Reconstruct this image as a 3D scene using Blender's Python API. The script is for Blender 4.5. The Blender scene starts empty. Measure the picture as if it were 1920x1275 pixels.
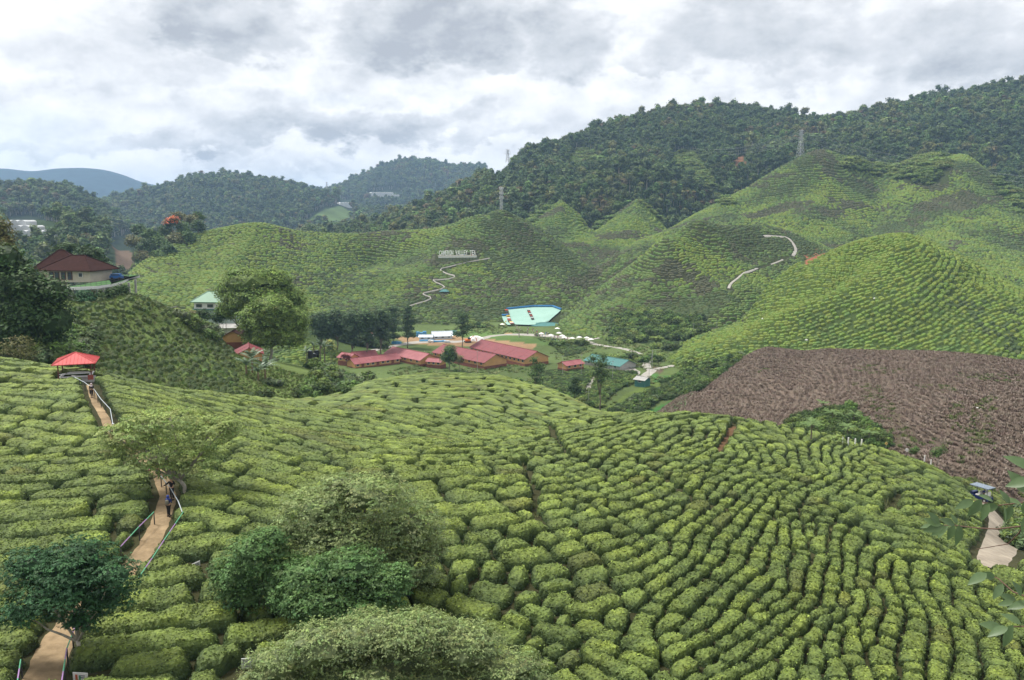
import bpy, bmesh, math, random
import numpy as np
from mathutils import Vector, Matrix, Euler
R = math.radians
rng = np.random.default_rng(7)
random.seed(7)
scene = bpy.context.scene
COL = scene.collection

# ------------------------------------------------------------------ camera
FPX, CX, CY, HOR = 1598.0, 960.0, 637.5, 400.0
PITCH = math.atan((CY - HOR) / FPX)
CAMZ = 100.0
cam_d = bpy.data.cameras.new('camera'); cam = bpy.data.objects.new('camera', cam_d); COL.objects.link(cam)
cam.location = (0, 0, CAMZ); cam.rotation_euler = (R(90) - PITCH, 0, 0)
cam_d.sensor_width = 36; cam_d.lens = 36 * FPX / 1920
cam_d.clip_start = 0.2; cam_d.clip_end = 60000
scene.camera = cam
scene.view_settings.view_transform = 'Standard'; scene.view_settings.look = 'None'
scene.view_settings.gamma = 1; scene.view_settings.use_curve_mapping = False
scene.view_settings.exposure = 0.95
scene.render.engine = 'CYCLES'
scene.cycles.max_bounces = 5; scene.cycles.diffuse_bounces = 3; scene.cycles.volume_bounces = 1
scene.cycles.transparent_max_bounces = 6; scene.cycles.glossy_bounces = 2; scene.cycles.transmission_bounces = 2
scene.cycles.use_denoising = True

def ray(px, py):
    s, t = (px - CX) / FPX, (CY - py) / FPX
    cp, sp = math.cos(PITCH), math.sin(PITCH)
    return s, cp + t * sp, -sp + t * cp
def P(px, py, Y):
    x, y, z = ray(px, py); k = Y / y
    return (x * k, Y, CAMZ + z * k)

# ------------------------------------------------------------------ sky
SUN_EL, SUN_AZ = 60.0, -65.0      # azimuth from +Y towards +X
world = bpy.data.worlds.new('World'); scene.world = world; world.use_nodes = True
nt = world.node_tree; N = nt.nodes; L = nt.links; N.clear()
def nd(tree, t, **kw):
    n = tree.nodes.new(t)
    for k, v in kw.items():
        if k == 'inp':
            for a, b in v.items(): n.inputs[a].default_value = b
        else: setattr(n, k, v)
    return n
def wm(op, a, b=None, c=None, tree=nt):
    n = tree.nodes.new('ShaderNodeMath'); n.operation = op
    for i, v in enumerate((a, b, c)):
        if v is None: continue
        if hasattr(v, 'links') or hasattr(v, 'is_linked'): tree.links.new(v, n.inputs[i])
        else: n.inputs[i].default_value = v
    return n.outputs[0]
out = N.new('ShaderNodeOutputWorld'); bg = N.new('ShaderNodeBackground'); bg.inputs[1].default_value = 0.1
L.new(bg.outputs[0], out.inputs[0])
sky = nd(nt, 'ShaderNodeTexSky', sky_type='NISHITA', sun_disc=False, sun_elevation=R(SUN_EL), sun_rotation=R(SUN_AZ), altitude=1500, dust_density=1.5)
tc = N.new('ShaderNodeTexCoord'); sep = N.new('ShaderNodeSeparateXYZ'); L.new(tc.outputs['Generated'], sep.inputs[0])
def cvec(sx, sz, ox=0.0, oz=0.0):
    c = N.new('ShaderNodeCombineXYZ')
    L.new(wm('MULTIPLY_ADD', sep.outputs[0], sx, ox), c.inputs[0]); L.new(wm('MULTIPLY', sep.outputs[1], sx), c.inputs[1]); L.new(wm('MULTIPLY_ADD', sep.outputs[2], sz, oz), c.inputs[2])
    return c.outputs[0]
def cnoise(vec, scale, detail, rough, dist=0.0, col=False):
    n = nd(nt, 'ShaderNodeTexNoise', noise_dimensions='3D', inp={'Scale': scale, 'Detail': detail, 'Roughness': rough, 'Distortion': dist})
    L.new(vec, n.inputs['Vector']); return n.outputs['Color' if col else 0]
def billow(vec, scale, detail):
    n = cnoise(vec, scale, detail, .55); return wm('MULTIPLY', wm('ABSOLUTE', wm('SUBTRACT', n, 0.5)), 2.0)
v0 = cvec(1.0, 1.75, .37, .11); v1 = cvec(1.0, 1.75, .37 - .012, .11 + .030)     # the second one is the same cloud a little towards the light
nA = cnoise(v0, 5.0, 12, 0.58, 0.1); nB = cnoise(v1, 5.0, 12, 0.58, 0.1)
nC = cnoise(cvec(1.0, 2.6, 4.0, 1.0), 2.2, 4, 0.5, 0.2)
emb = wm('SUBTRACT', nA, nB)
bA = billow(v0, 9.0, 8); bB = billow(v1, 9.0, 8); bil = wm('SUBTRACT', bB, bA)
def ddir(px, py):
    v = Vector(ray(px, py)); v.normalize(); return v
def spl(sock):
    q = N.new('ShaderNodeSeparateColor'); L.new(sock, q.inputs[0]); return q.outputs
w1 = spl(cnoise(v0, 7.0, 3, .5, col=True)); w2 = spl(cnoise(v0, 26.0, 9, .62, col=True))
azn = wm('ARCTAN2', sep.outputs[0], sep.outputs[1]); eln = wm('ARCSINE', sep.outputs[2])
azw = wm('ADD', wm('MULTIPLY_ADD', wm('SUBTRACT', w1[0], 0.5), 0.15, azn), wm('MULTIPLY', wm('SUBTRACT', w2[0], .5), .11))
elw = wm('ADD', wm('MULTIPLY_ADD', wm('SUBTRACT', w1[1], 0.5), 0.10, eln), wm('MULTIPLY', wm('SUBTRACT', w2[1], .5), .09))
# the particular clouds over the valley, by direction: centre, half sizes in the photo, how grey
blobs = [(810, 35, 150, 70, 1.0), (1070, 62, 110, 70, 1.0), (900, 95, 75, 32, .7), (440, 25, 120, 50, .8), (1235, 108, 62, 30, .6),
         (700, 145, 125, 48, .65), (640, 240, 300, 36, 1.0), (450, 205, 150, 45, .65), (880, 262, 120, 22, .6), (330, 90, 150, 45, .35),
         (1400, 60, 150, 60, .7), (1640, 50, 160, 62, .65), (1840, 90, 140, 66, .75), (1500, 140, 170, 28, .4),
         (300, 262, 120, 24, .85), (110, 262, 180, 24, .6), (60, 205, 120, 30, .35), (560, 330, 120, 16, .35), (430, 300, 70, 12, .3), (130, 110, 120, 36, .3), (1000, 205, 150, 28, .25), (1180, 190, 90, 24, .25)]
acc = None
for (bx, by, rx, ry, am) in blobs:
    d = ddir(bx, by); a0 = math.atan2(d.x, d.y); e0 = math.asin(d.z)
    dx = wm('MULTIPLY', wm('SUBTRACT', azw, a0), FPX / rx); dy = wm('MULTIPLY', wm('SUBTRACT', elw, e0), FPX / ry)
    r2 = wm('ADD', wm('MULTIPLY', dx, dx), wm('MULTIPLY', dy, dy))
    # a cloud is thickest and greyest low down; its top fades to white
    g = wm('MULTIPLY', wm('EXPONENT', wm('MULTIPLY', wm('POWER', r2, 2.4), -0.6)), wm('MULTIPLY_ADD', wm('MAXIMUM', wm('MINIMUM', dy, 1.0), -1.0), -.34 * am, am * .80))
    acc = g if acc is None else wm('MAXIMUM', acc, g)
dark = wm('ADD', wm('ADD', wm('MULTIPLY', wm('SUBTRACT', nA, 0.5), 0.7), wm('MULTIPLY', emb, 1.6)), wm('MULTIPLY', acc, 0.74))
dark = wm('ADD', wm('ADD', dark, wm('MULTIPLY', bil, 0.6)), wm('MULTIPLY', wm('SUBTRACT', nC, 0.5), 0.45))
ramp = nd(nt, 'ShaderNodeValToRGB'); L.new(wm('MULTIPLY_ADD', dark, 0.98, 0.18), ramp.inputs[0])
cr = ramp.color_ramp; cr.elements[0].position = 0.06; cr.elements[0].color = (1.0, 1.0, 1.0, 1)
cr.elements[1].position = 1.0; cr.elements[1].color = (0.44, 0.47, 0.52, 1)
for p_, c_ in ((0.30, (0.87, .885, .905, 1)), (0.50, (0.73, .75, .785, 1)), (0.74, (0.60, .63, .67, 1))):
    e = cr.elements.new(p_); e.color = c_
sc_ = nd(nt, 'ShaderNodeVectorMath', operation='SCALE'); L.new(ramp.outputs[0], sc_.inputs[0]); sc_.inputs['Scale'].default_value = 6.0
# thin places let a little blue through
blue = wm('MULTIPLY', wm('SUBTRACT', 0.40, nC), 1.6); 
bl = nd(nt, 'ShaderNodeMath', operation='MULTIPLY', use_clamp=True); L.new(blue, bl.inputs[0]); bl.inputs[1].default_value = 1.0
mx = nd(nt, 'ShaderNodeMix', data_type='RGBA'); L.new(bl.outputs[0], mx.inputs['Factor']); L.new(sc_.outputs[0], mx.inputs['A']); L.new(sky.outputs[0], mx.inputs['B'])
L.new(mx.outputs['Result'], bg.inputs[0])
sun_d = bpy.data.lights.new('sun', 'SUN'); sun_d.energy = 2.6; sun_d.angle = R(12); sun_d.color = (1, .965, .9)
sun = bpy.data.objects.new('sun', sun_d); COL.objects.link(sun); sun.location = (0, -50, 300)
sv = Vector((math.sin(R(SUN_AZ)) * math.cos(R(SUN_EL)), math.cos(R(SUN_AZ)) * math.cos(R(SUN_EL)), math.sin(R(SUN_EL))))
sun.rotation_euler = sv.to_track_quat('Z', 'Y').to_euler()

# ------------------------------------------------------------------ helpers
def tag(o, label=None, cat=None, group=None, kind=None):
    if label: o['label'] = label
    if cat: o['category'] = cat
    if group: o['group'] = group
    if kind: o['kind'] = kind
    return o
def empty(name, loc, rz=0, label=None, cat=None, group=None):
    o = bpy.data.objects.new(name, None); COL.objects.link(o); o.location = loc; o.rotation_euler = (0, 0, rz)
    o.empty_display_size = .5
    return tag(o, label, cat, group)
def npmesh(name, V, F, mats, mi=None, smooth=False, attr=None):
    """V (n,3), F (m,3) or (m,4) numpy; attr: dict name -> (n,) floats or (n,3) colours"""
    me = bpy.data.meshes.new(name); V = np.asarray(V, dtype=np.float32); F = np.asarray(F, dtype=np.int32)
    k = F.shape[1]
    me.vertices.add(len(V)); me.vertices.foreach_set('co', V.ravel())
    me.loops.add(F.size); me.loops.foreach_set('vertex_index', F.ravel())
    me.polygons.add(len(F)); me.polygons.foreach_set('loop_start', np.arange(0, F.size, k, dtype=np.int32))
    if mi is not None: me.polygons.foreach_set('material_index', np.asarray(mi, dtype=np.int32))
    me.polygons.foreach_set('use_smooth', np.full(len(F), smooth))
    if not isinstance(mats, (list, tuple)): mats = [mats]
    for m in mats: me.materials.append(m)
    if attr:
        for an, av in attr.items():
            av = np.asarray(av, dtype=np.float32)
            if av.ndim == 1:
                a = me.attributes.new(an, 'FLOAT', 'POINT'); a.data.foreach_set('value', av)
            else:
                a = me.attributes.new(an, 'FLOAT_VECTOR', 'POINT'); a.data.foreach_set('vector', av.ravel())
    me.update(calc_edges=True)
    return me
def mobj(name, me, parent=None, loc=None):
    o = bpy.data.objects.new(name, me); COL.objects.link(o)
    if parent is not None: o.parent = parent
    if loc is not None: o.location = loc
    return o
def vnoise(x, y, seed=0):
    xi = np.floor(x).astype(np.int64); yi = np.floor(y).astype(np.int64); fx = x - xi; fy = y - yi
    fx = fx * fx * (3 - 2 * fx); fy = fy * fy * (3 - 2 * fy)
    def h(a, b):
        n = (a * 374761393 + b * 668265263 + seed * 1442695041) & 0xffffffff
        n = ((n ^ (n >> 13)) * 1274126177) & 0xffffffff
        return ((n ^ (n >> 16)) & 0xffff) / 65535.0
    return (h(xi, yi) * (1 - fx) + h(xi + 1, yi) * fx) * (1 - fy) + (h(xi, yi + 1) * (1 - fx) + h(xi + 1, yi + 1) * fx) * fy
def fbm(x, y, oct=4, seed=0):
    s = 0; a = .5
    for i in range(oct):
        s = s + a * (vnoise(x * 2 ** i, y * 2 ** i, seed + i * 17) - .5); a *= .5
    return s * 2
class MB:
    """collects shapes as one mesh"""
    def __init__(s): s.V = []; s.F = []; s.n = 0
    def add(s, vs, fs):
        s.V += [tuple(v) for v in vs]; s.F += [tuple(i + s.n for i in f) for f in fs]; s.n += len(vs)
    def box(s, c, size, rz=0, M=None):
        hx, hy, hz = size[0] / 2, size[1] / 2, size[2] / 2
        vs = [Vector((x, y, z)) for x in (-hx, hx) for y in (-hy, hy) for z in (-hz, hz)]
        m = Matrix.Rotation(rz, 3, 'Z') if M is None else M
        s.add([m @ v + Vector(c) for v in vs], [(0, 1, 3, 2), (4, 6, 7, 5), (0, 4, 5, 1), (2, 3, 7, 6), (0, 2, 6, 4), (1, 5, 7, 3)])
    def tube(s, pts, rad, n=6, cap=True):
        pts = [Vector(p) for p in pts]
        if not hasattr(rad, '__len__'): rad = [rad] * len(pts)
        vs = []; up0 = Vector((0, 0, 1))
        for i, p in enumerate(pts):
            t = (pts[min(i + 1, len(pts) - 1)] - pts[max(i - 1, 0)]).normalized()
            ref = up0 if abs(t.z) < .9 else Vector((1, 0, 0))
            a = t.cross(ref).normalized(); b = t.cross(a)
            for k in range(n):
                an = 2 * math.pi * k / n; vs.append(p + (a * math.cos(an) + b * math.sin(an)) * rad[i])
        fs = [(i * n + k, i * n + (k + 1) % n, (i + 1) * n + (k + 1) % n, (i + 1) * n + k) for i in range(len(pts) - 1) for k in range(n)]
        if cap: fs += [tuple(range(n))[::-1], tuple((len(pts) - 1) * n + k for k in range(n))]
        s.add(vs, fs)
    def build(s, name, mat, parent=None, smooth=False):
        me = bpy.data.meshes.new(name); me.from_pydata(s.V, [], s.F); me.materials.append(mat)
        if smooth: me.polygons.foreach_set('use_smooth', [True] * len(me.polygons))
        me.update()
        bm = bmesh.new(); bm.from_mesh(me); bmesh.ops.recalc_face_normals(bm, faces=bm.faces); bm.to_mesh(me); bm.free()
        return mobj(name, me, parent)
# materials
def mat(name, col, rough=.75, var=.25, scale=3.0, bump=0.0, spec=.3, metallic=0, col2=None, objrand=0.0, detail=6, coord='Object', tintattr=None, transl=0.0, bscale=None, scale2=None):
    m = bpy.data.materials.new(name); m.use_nodes = True; t = m.node_tree; n = t.nodes; l = t.links
    b = n['Principled BSDF']; b.inputs['Roughness'].default_value = rough; b.inputs['Specular IOR Level'].default_value = spec; b.inputs['Metallic'].default_value = metallic
    c2 = col2 or tuple(c * (1 - var) for c in col); c1 = col if col2 else tuple(min(1, c * (1 + var)) for c in col)
    tc_ = n.new('ShaderNodeTexCoord')
    no = nd(t, 'ShaderNodeTexNoise', inp={'Scale': scale, 'Detail': detail, 'Roughness': .62}); l.new(tc_.outputs[coord], no.inputs['Vector'])
    mr = nd(t, 'ShaderNodeMapRange', inp={'From Min': .3, 'From Max': .7}); l.new(no.outputs[0], mr.inputs[0])
    mxx = nd(t, 'ShaderNodeMix', data_type='RGBA'); l.new(mr.outputs[0], mxx.inputs['Factor'])
    mxx.inputs['A'].default_value = (*c2, 1); mxx.inputs['B'].default_value = (*c1, 1)
    cur = mxx.outputs['Result']
    if scale2:
        no2 = nd(t, 'ShaderNodeTexNoise', inp={'Scale': scale2, 'Detail': 3}); l.new(tc_.outputs[coord], no2.inputs['Vector'])
        mu = nd(t, 'ShaderNodeMapRange', inp={'From Min': .3, 'From Max': .7, 'To Min': .72, 'To Max': 1.28}); l.new(no2.outputs[0], mu.inputs[0])
        vs_ = nd(t, 'ShaderNodeVectorMath', operation='SCALE'); l.new(cur, vs_.inputs[0]); l.new(mu.outputs[0], vs_.inputs['Scale']); cur = vs_.outputs[0]
    if objrand:
        oi = n.new('ShaderNodeObjectInfo')
        hs = nd(t, 'ShaderNodeHueSaturation'); l.new(cur, hs.inputs['Color'])
        a = nd(t, 'ShaderNodeMapRange', inp={'To Min': .5 - .09 * objrand, 'To Max': .5 + .05 * objrand}); l.new(oi.outputs['Random'], a.inputs[0]); l.new(a.outputs[0], hs.inputs['Hue'])
        m1 = nd(t, 'ShaderNodeMath', operation='MULTIPLY'); l.new(oi.outputs['Random'], m1.inputs[0]); m1.inputs[1].default_value = 7.31
        fr = nd(t, 'ShaderNodeMath', operation='FRACT'); l.new(m1.outputs[0], fr.inputs[0])
        bb = nd(t, 'ShaderNodeMapRange', inp={'To Min': 1 - .5 * objrand, 'To Max': 1 + .5 * objrand}); l.new(fr.outputs[0], bb.inputs[0]); l.new(bb.outputs[0], hs.inputs['Value'])
        cur = hs.outputs[0]
    if tintattr:
        at = nd(t, 'ShaderNodeAttribute', attribute_name=tintattr)
        vm = nd(t, 'ShaderNodeVectorMath', operation='MULTIPLY'); l.new(cur, vm.inputs[0]); l.new(at.outputs['Vector'], vm.inputs[1]); cur = vm.outputs[0]
    l.new(cur, b.inputs['Base Color'])
    if bump:
        nb = nd(t, 'ShaderNodeTexNoise', inp={'Scale': bscale or scale * 2.5, 'Detail': 4}); l.new(tc_.outputs[coord], nb.inputs['Vector'])
        bu = nd(t, 'ShaderNodeBump', inp={'Strength': 1.0, 'Distance': bump}); l.new(nb.outputs[0], bu.inputs['Height']); l.new(bu.outputs[0], b.inputs['Normal'])
    if transl:
        b.inputs['Subsurface Weight'].default_value = 0
        tr = n.new('ShaderNodeBsdfTranslucent'); l.new(cur, tr.inputs[0]); ms = nd(t, 'ShaderNodeMixShader', inp={0: transl})
        l.new(b.outputs[0], ms.inputs[1]); l.new(tr.outputs[0], ms.inputs[2]); l.new(ms.outputs[0], n['Material Output'].inputs[0])
    return m

# ------------------------------------------------------------------ terrain: ladders of surveyed lines, one set per hill
# every line is a list of (px, py, Y); 'd' lines drop behind the crest: (dY, dz)
LAY = {}
LAY['fore'] = ([
  [(-500,1500,20),(2400,1500,20)],
  [(-400,1275,40),(0,1275,40),(900,1275,40),(1500,1275,39),(1920,1275,41),(2300,1275,42)],
  [(-400,1100,50),(0,1100,50),(400,1100,50),(900,1100,50),(1400,1100,50),(1700,1100,52),(1920,1100,60),(2300,1130,62)],
  [(-400,965,60),(0,965,60),(320,970,60),(600,970,60),(900,965,62),(1400,970,65),(1700,1000,66),(1920,1040,76),(2300,1060,80)],
  [(-400,860,75),(0,860,75),(320,850,75),(600,880,73),(900,875,77),(1150,880,80),(1400,885,81),(1600,905,83),(1750,935,83),(1850,975,87),(1920,1010,90),(2300,1040,96)],
  [(-400,770,92),(0,760,92),(170,748,93),(400,790,95),(700,810,106),(1000,820,110),(1150,822,103),(1350,828,99),(1500,850,98),(1640,880,98),(1750,915,95),(1840,950,94),(1920,985,97),(2300,1010,104)],
  [(-400,640,112),(0,680,112),(140,703,106),(300,736,112),(450,751,125),(560,758,138),(640,745,150),(700,722,160),(760,712,166),(850,708,170),(930,712,170),(1000,730,165),(1080,757,152),(1150,786,125),(1220,786,116),(1350,789,112),(1500,815,108),(1640,850,107),(1750,890,103),(1840,932,101),(1920,958,105),(2300,990,112)]],
  [(8,-2.5),(25,-14),(70,-60)])
LAY['sparse'] = ([
  [(-400,690,118),(0,715,122),(150,725,128),(300,752,142),(500,772,160),(650,770,185),(750,760,200)],
  [(-400,640,150),(0,640,150),(150,650,152),(300,688,165),(450,722,180),(600,738,196),(680,750,210),(740,770,220)],
  [(-400,590,175),(0,590,175),(150,600,175),(300,630,185),(420,668,200),(520,690,215),(600,705,222),(680,742,230),(740,770,235)],
  [(-400,545,200),(0,548,200),(130,560,195),(245,556,195),(300,575,200),(350,597,206),(400,630,214),(440,662,220),(500,676,232),(580,690,240),(640,712,245),(700,745,248),(760,780,250)]],
  [(15,-3),(60,-45)])
LAY['spur'] = ([
  [(440,690,350),(560,675,385),(640,662,412),(700,655,430),(760,655,442)],
  [(440,655,385),(560,645,408),(640,648,428),(700,651,440),(760,655,450)],
  [(420,592,425),(560,598,440),(600,616,446),(650,634,452),(700,645,460),(780,655,468)]],
  [(15,-4),(50,-40)])
LAY['sign'] = ([
  [(100,640,430),(400,620,450),(600,625,500),(700,618,520),(800,612,535),(950,606,550),(1060,612,535),(1130,600,545)],
  [(150,580,480),(400,570,510),(600,560,560),(820,570,580),(900,575,575),(960,575,580),(1060,585,570),(1125,575,580)],
  [(180,555,510),(350,520,560),(600,510,620),(820,520,640),(880,512,636),(960,520,640),(1060,550,615),(1125,560,615)],
  [(200,540,530),(300,500,590),(420,470,640),(490,460,650),(600,475,660),(700,480,690),(800,470,695),(870,468,680),(940,462,700),(1000,490,690),(1080,535,650),(1130,556,640)],
  [(160,580,560),(210,545,575),(250,505,600),(300,468,640),(380,436,680),(490,423,700),(560,433,720),(650,437,740),(780,426,745),(850,429,742),(897,427,745),(940,405,760),(990,418,765),(1040,448,755),(1090,495,710),(1130,538,670),(1160,580,640)]],
  [(20,-4),(90,-45),(200,-80)])
LAY['middle'] = ([
  [(1020,640,470),(1100,636,475),(1200,642,462),(1300,628,478),(1390,604,500),(1450,570,540),(1560,550,560),(1620,560,560)],
  [(1050,612,510),(1130,590,525),(1200,575,530),(1300,560,540),(1380,548,560),(1450,525,580),(1560,510,610),(1620,520,610)],
  [(1060,600,540),(1130,560,560),(1200,530,575),(1300,500,590),(1380,500,600),(1450,485,620),(1560,480,640),(1620,500,640)],
  [(1020,640,550),(1060,606,565),(1090,580,575),(1130,540,590),(1200,490,610),(1260,450,630),(1310,427,640),(1370,430,650),(1440,440,670),(1490,446,680),(1560,470,690),(1620,510,690)]],
  [(15,-4),(70,-45),(150,-60)])
LAY['bright'] = ([
  [(1220,700,385),(1300,700,370),(1500,712,340),(1920,740,315),(2300,740,315)],
  [(1240,680,400),(1300,650,398),(1450,630,378),(1700,635,355),(1920,635,345),(2300,640,345)],
  [(1250,676,425),(1300,640,420),(1390,615,415),(1450,590,405),(1550,560,392),(1700,570,372),(1850,580,370),(2300,620,370)],
  [(1255,680,440),(1300,636,436),(1390,606,430),(1440,560,430),(1550,500,425),(1700,500,405),(1850,540,395),(2300,610,395)],
  [(1230,700,450),(1290,636,446),(1390,602,446),(1430,550,450),(1500,493,450),(1560,470,450),(1620,450,446),(1690,441,440),(1740,454,436),(1800,481,430),(1860,511,425),(1920,546,420),(2000,580,420),(2300,640,420)]],
  [(12,-3),(60,-30),(140,-60)])
LAY['brown'] = ([
  [(1180,830,190),(1350,815,165),(1500,840,148),(1640,880,132),(1750,915,120),(1840,955,112),(1920,985,114),(2300,1010,120)],
  [(1180,815,220),(1300,775,205),(1500,770,185),(1700,800,155),(1850,850,137),(1920,870,134),(2300,880,135)],
  [(1190,812,245),(1300,745,235),(1420,710,232),(1560,710,220),(1700,720,200),(1850,740,185),(1920,750,180),(2300,760,180)],
  [(1190,815,262),(1222,784,258),(1280,742,262),(1340,710,266),(1400,668,270),(1440,653,270),(1500,659,266),(1560,656,260),(1650,659,255),(1750,661,246),(1850,669,236),(1920,679,230),(2300,700,225)]],
  [(10,-3),(50,-30),(120,-50)])
LAY['big'] = ([
  [(1180,460,700),(1400,480,700),(1600,520,640),(1800,560,560),(2000,600,530),(2300,640,500)],
  [(1200,452,760),(1400,445,770),(1600,460,710),(1800,490,640),(1920,520,600),(2300,580,570)],
  [(1200,450,800),(1280,425,820),(1400,395,850),(1540,370,860),(1700,385,830),(1850,410,780),(1950,440,740),(2300,520,680)],
  [(1180,465,860),(1260,427,880),(1300,404,900),(1400,352,930),(1480,306,940),(1545,281,950),(1590,294,960),(1680,313,985),(1740,293,965),(1800,290,945),(1860,329,905),(1920,371,865),(2000,420,830),(2300,500,780)]],
  [(25,-4),(90,-15),(200,-60)])
LAY['pyramid'] = ([
  [(930,450,800),(1050,450,800),(1110,452,800),(1190,450,800),(1260,455,800),(1300,460,800)],
  [(960,436,850),(1000,416,855),(1050,406,850),(1100,434,850),(1120,436,850),(1190,405,850),(1245,436,850),(1280,450,850)],
  [(950,440,900),(980,432,900),(1010,404,900),(1052,374,900),(1085,400,900),(1105,428,900),(1120,428,900),(1150,404,900),(1192,373,900),(1225,400,900),(1255,436,900),(1290,455,900)]],
  [(20,-3),(80,-30)])
LAY['forest'] = ([
  [(450,500,1000),(700,470,960),(900,452,900),(1050,445,910),(1200,438,940),(1400,410,1030),(1600,345,1060),(1800,345,1040),(2000,400,960),(2300,430,900)],
  [(500,470,1100),(700,445,1080),(850,420,1020),(950,395,1000),(1050,375,1000),(1200,350,1030),(1350,340,1080),(1500,310,1120),(1700,300,1120),(1900,330,1080),(2100,340,1040),(2300,350,1000)],
  [(560,455,1250),(700,436,1220),(820,395,1200),(900,355,1190),(1000,330,1180),(1100,318,1180),(1250,300,1200),(1400,285,1230),(1550,275,1260),(1700,250,1260),(1920,230,1240),(2300,220,1200)],
  [(560,470,1420),(640,446,1400),(740,418,1380),(850,372,1370),(900,345,1360),(955,326,1360),(985,302,1380),(1050,284,1400),(1085,272,1420),(1110,256,1440),(1160,243,1460),(1250,222,1480),(1310,216,1500),(1390,216,1520),(1450,226,1530),(1520,237,1540),(1570,238,1540),(1620,226,1540),(1700,209,1530),(1800,190,1520),(1920,170,1500),(2100,150,1480),(2300,140,1460)]],
  [(60,-8),(250,-90),(500,-200)])
LAY['lefthill'] = ([
  [(-400,520,620),(0,520,640),(120,520,660),(240,530,690),(330,520,720)],
  [(-400,440,800),(0,450,800),(60,452,800),(140,462,800),(215,480,780),(245,500,760),(330,500,780),(400,500,800)],
  [(-400,410,950),(0,420,940),(60,412,950),(130,418,950),(190,440,930),(225,470,900),(300,470,900),(400,480,900)]],
  [(40,-6),(150,-60),(300,-120)])
LAY['leftforest'] = ([
  [(-400,470,1250),(0,470,1250),(150,470,1250),(240,470,1300),(330,460,1400)],
  [(-400,400,1450),(0,405,1450),(150,415,1450),(220,440,1420),(260,455,1450),(330,460,1500)],
  [(-400,375,1650),(0,363,1650),(60,358,1650),(110,362,1640),(150,372,1640),(195,400,1620),(230,425,1600),(280,445,1600),(350,460,1600)]],
  [(60,-10),(250,-100),(500,-200)])
LAY['farforest'] = ([
  [(100,470,1700),(300,465,1700),(600,465,1700),(900,460,1800)],
  [(150,430,1950),(300,415,1950),(420,400,1950),(560,410,1950),(700,425,2000),(900,440,2000)],
  [(100,400,2350),(190,388,2350),(245,376,2350),(300,363,2350),(380,341,2350),(430,338,2350),(480,344,2350),(560,358,2350),(620,378,2300),(680,398,2250),(760,412,2250),(900,440,2250)]],
  [(80,-12),(300,-120),(600,-250)])
LAY['blueforest'] = ([
  [(400,430,2600),(600,420,2600),(720,415,2600),(900,410,2700),(1200,400,2700)],
  [(450,400,3000),(600,385,3000),(650,380,2900),(700,372,2900),(760,365,2950),(900,360,3000),(1200,360,3000)],
  [(450,395,3500),(600,368,3500),(650,352,3500),(690,336,3500),(730,317,3500),(765,308,3500),(800,310,3500),(840,318,3500),(900,322,3500),(1000,335,3500),(1200,350,3500)]],
  [(120,-20),(500,-200),(900,-400)])
LAY['mountain'] = ([
  [(-500,420,4100),(500,420,4100)],
  [(-500,350,4700),(0,350,4700),(150,345,4700),(300,370,4700),(500,395,4700)],
  [(-500,320,5200),(-200,330,5200),(0,316,5200),(60,321,5200),(110,316,5200),(150,315,5200),(190,318,5200),(230,328,5200),(265,341,5200),(310,351,5200),(400,375,5200),(500,400,5200)]],
  [(300,-60),(1500,-500)])
NAMES = list(LAY)
def pchip(xs, ys, x):
    xs = np.asarray(xs, float); ys = np.asarray(ys, float)
    h = np.diff(xs); dl = np.diff(ys) / h; d = np.zeros(len(xs))
    if len(xs) > 2:
        w1 = 2 * h[1:] + h[:-1]; w2 = h[1:] + 2 * h[:-1]; ok = dl[:-1] * dl[1:] > 0
        with np.errstate(divide='ignore', invalid='ignore'):
            dm = (w1 + w2) / (w1 / dl[:-1] + w2 / dl[1:])
        d[1:-1] = np.where(ok, dm, 0)
    d[0] = dl[0]; d[-1] = dl[-1]
    i = np.clip(np.searchsorted(xs, x) - 1, 0, len(xs) - 2); t = np.clip((x - xs[i]) / h[i], 0, 1)
    return ys[i] * (2*t**3 - 3*t**2 + 1) + h[i] * d[i] * (t**3 - 2*t**2 + t) + ys[i+1] * (-2*t**3 + 3*t**2) + h[i] * d[i+1] * (t**3 - t**2)
NA, NR = 560, 600
A_MIN, A_MAX, Y_MIN, Y_MAX = -0.80, 0.80, 16.0, 7500.0
AA = np.linspace(A_MIN, A_MAX, NA); LY = np.linspace(math.log(Y_MIN), math.log(Y_MAX), NR); YY = np.exp(LY)
XG = AA[:, None] * YY[None, :]; YG = np.broadcast_to(YY[None, :], XG.shape).copy()
FLOOR = 30.0
HG = np.full(XG.shape, FLOOR) + fbm(XG / 60, YG / 60, 3, 5) * 2.5
HG = np.where(YG > 620, FLOOR - (YG - 620) * .03, HG); HG = np.maximum(HG, -60)
IDG = np.full(XG.shape, -1)
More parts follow.
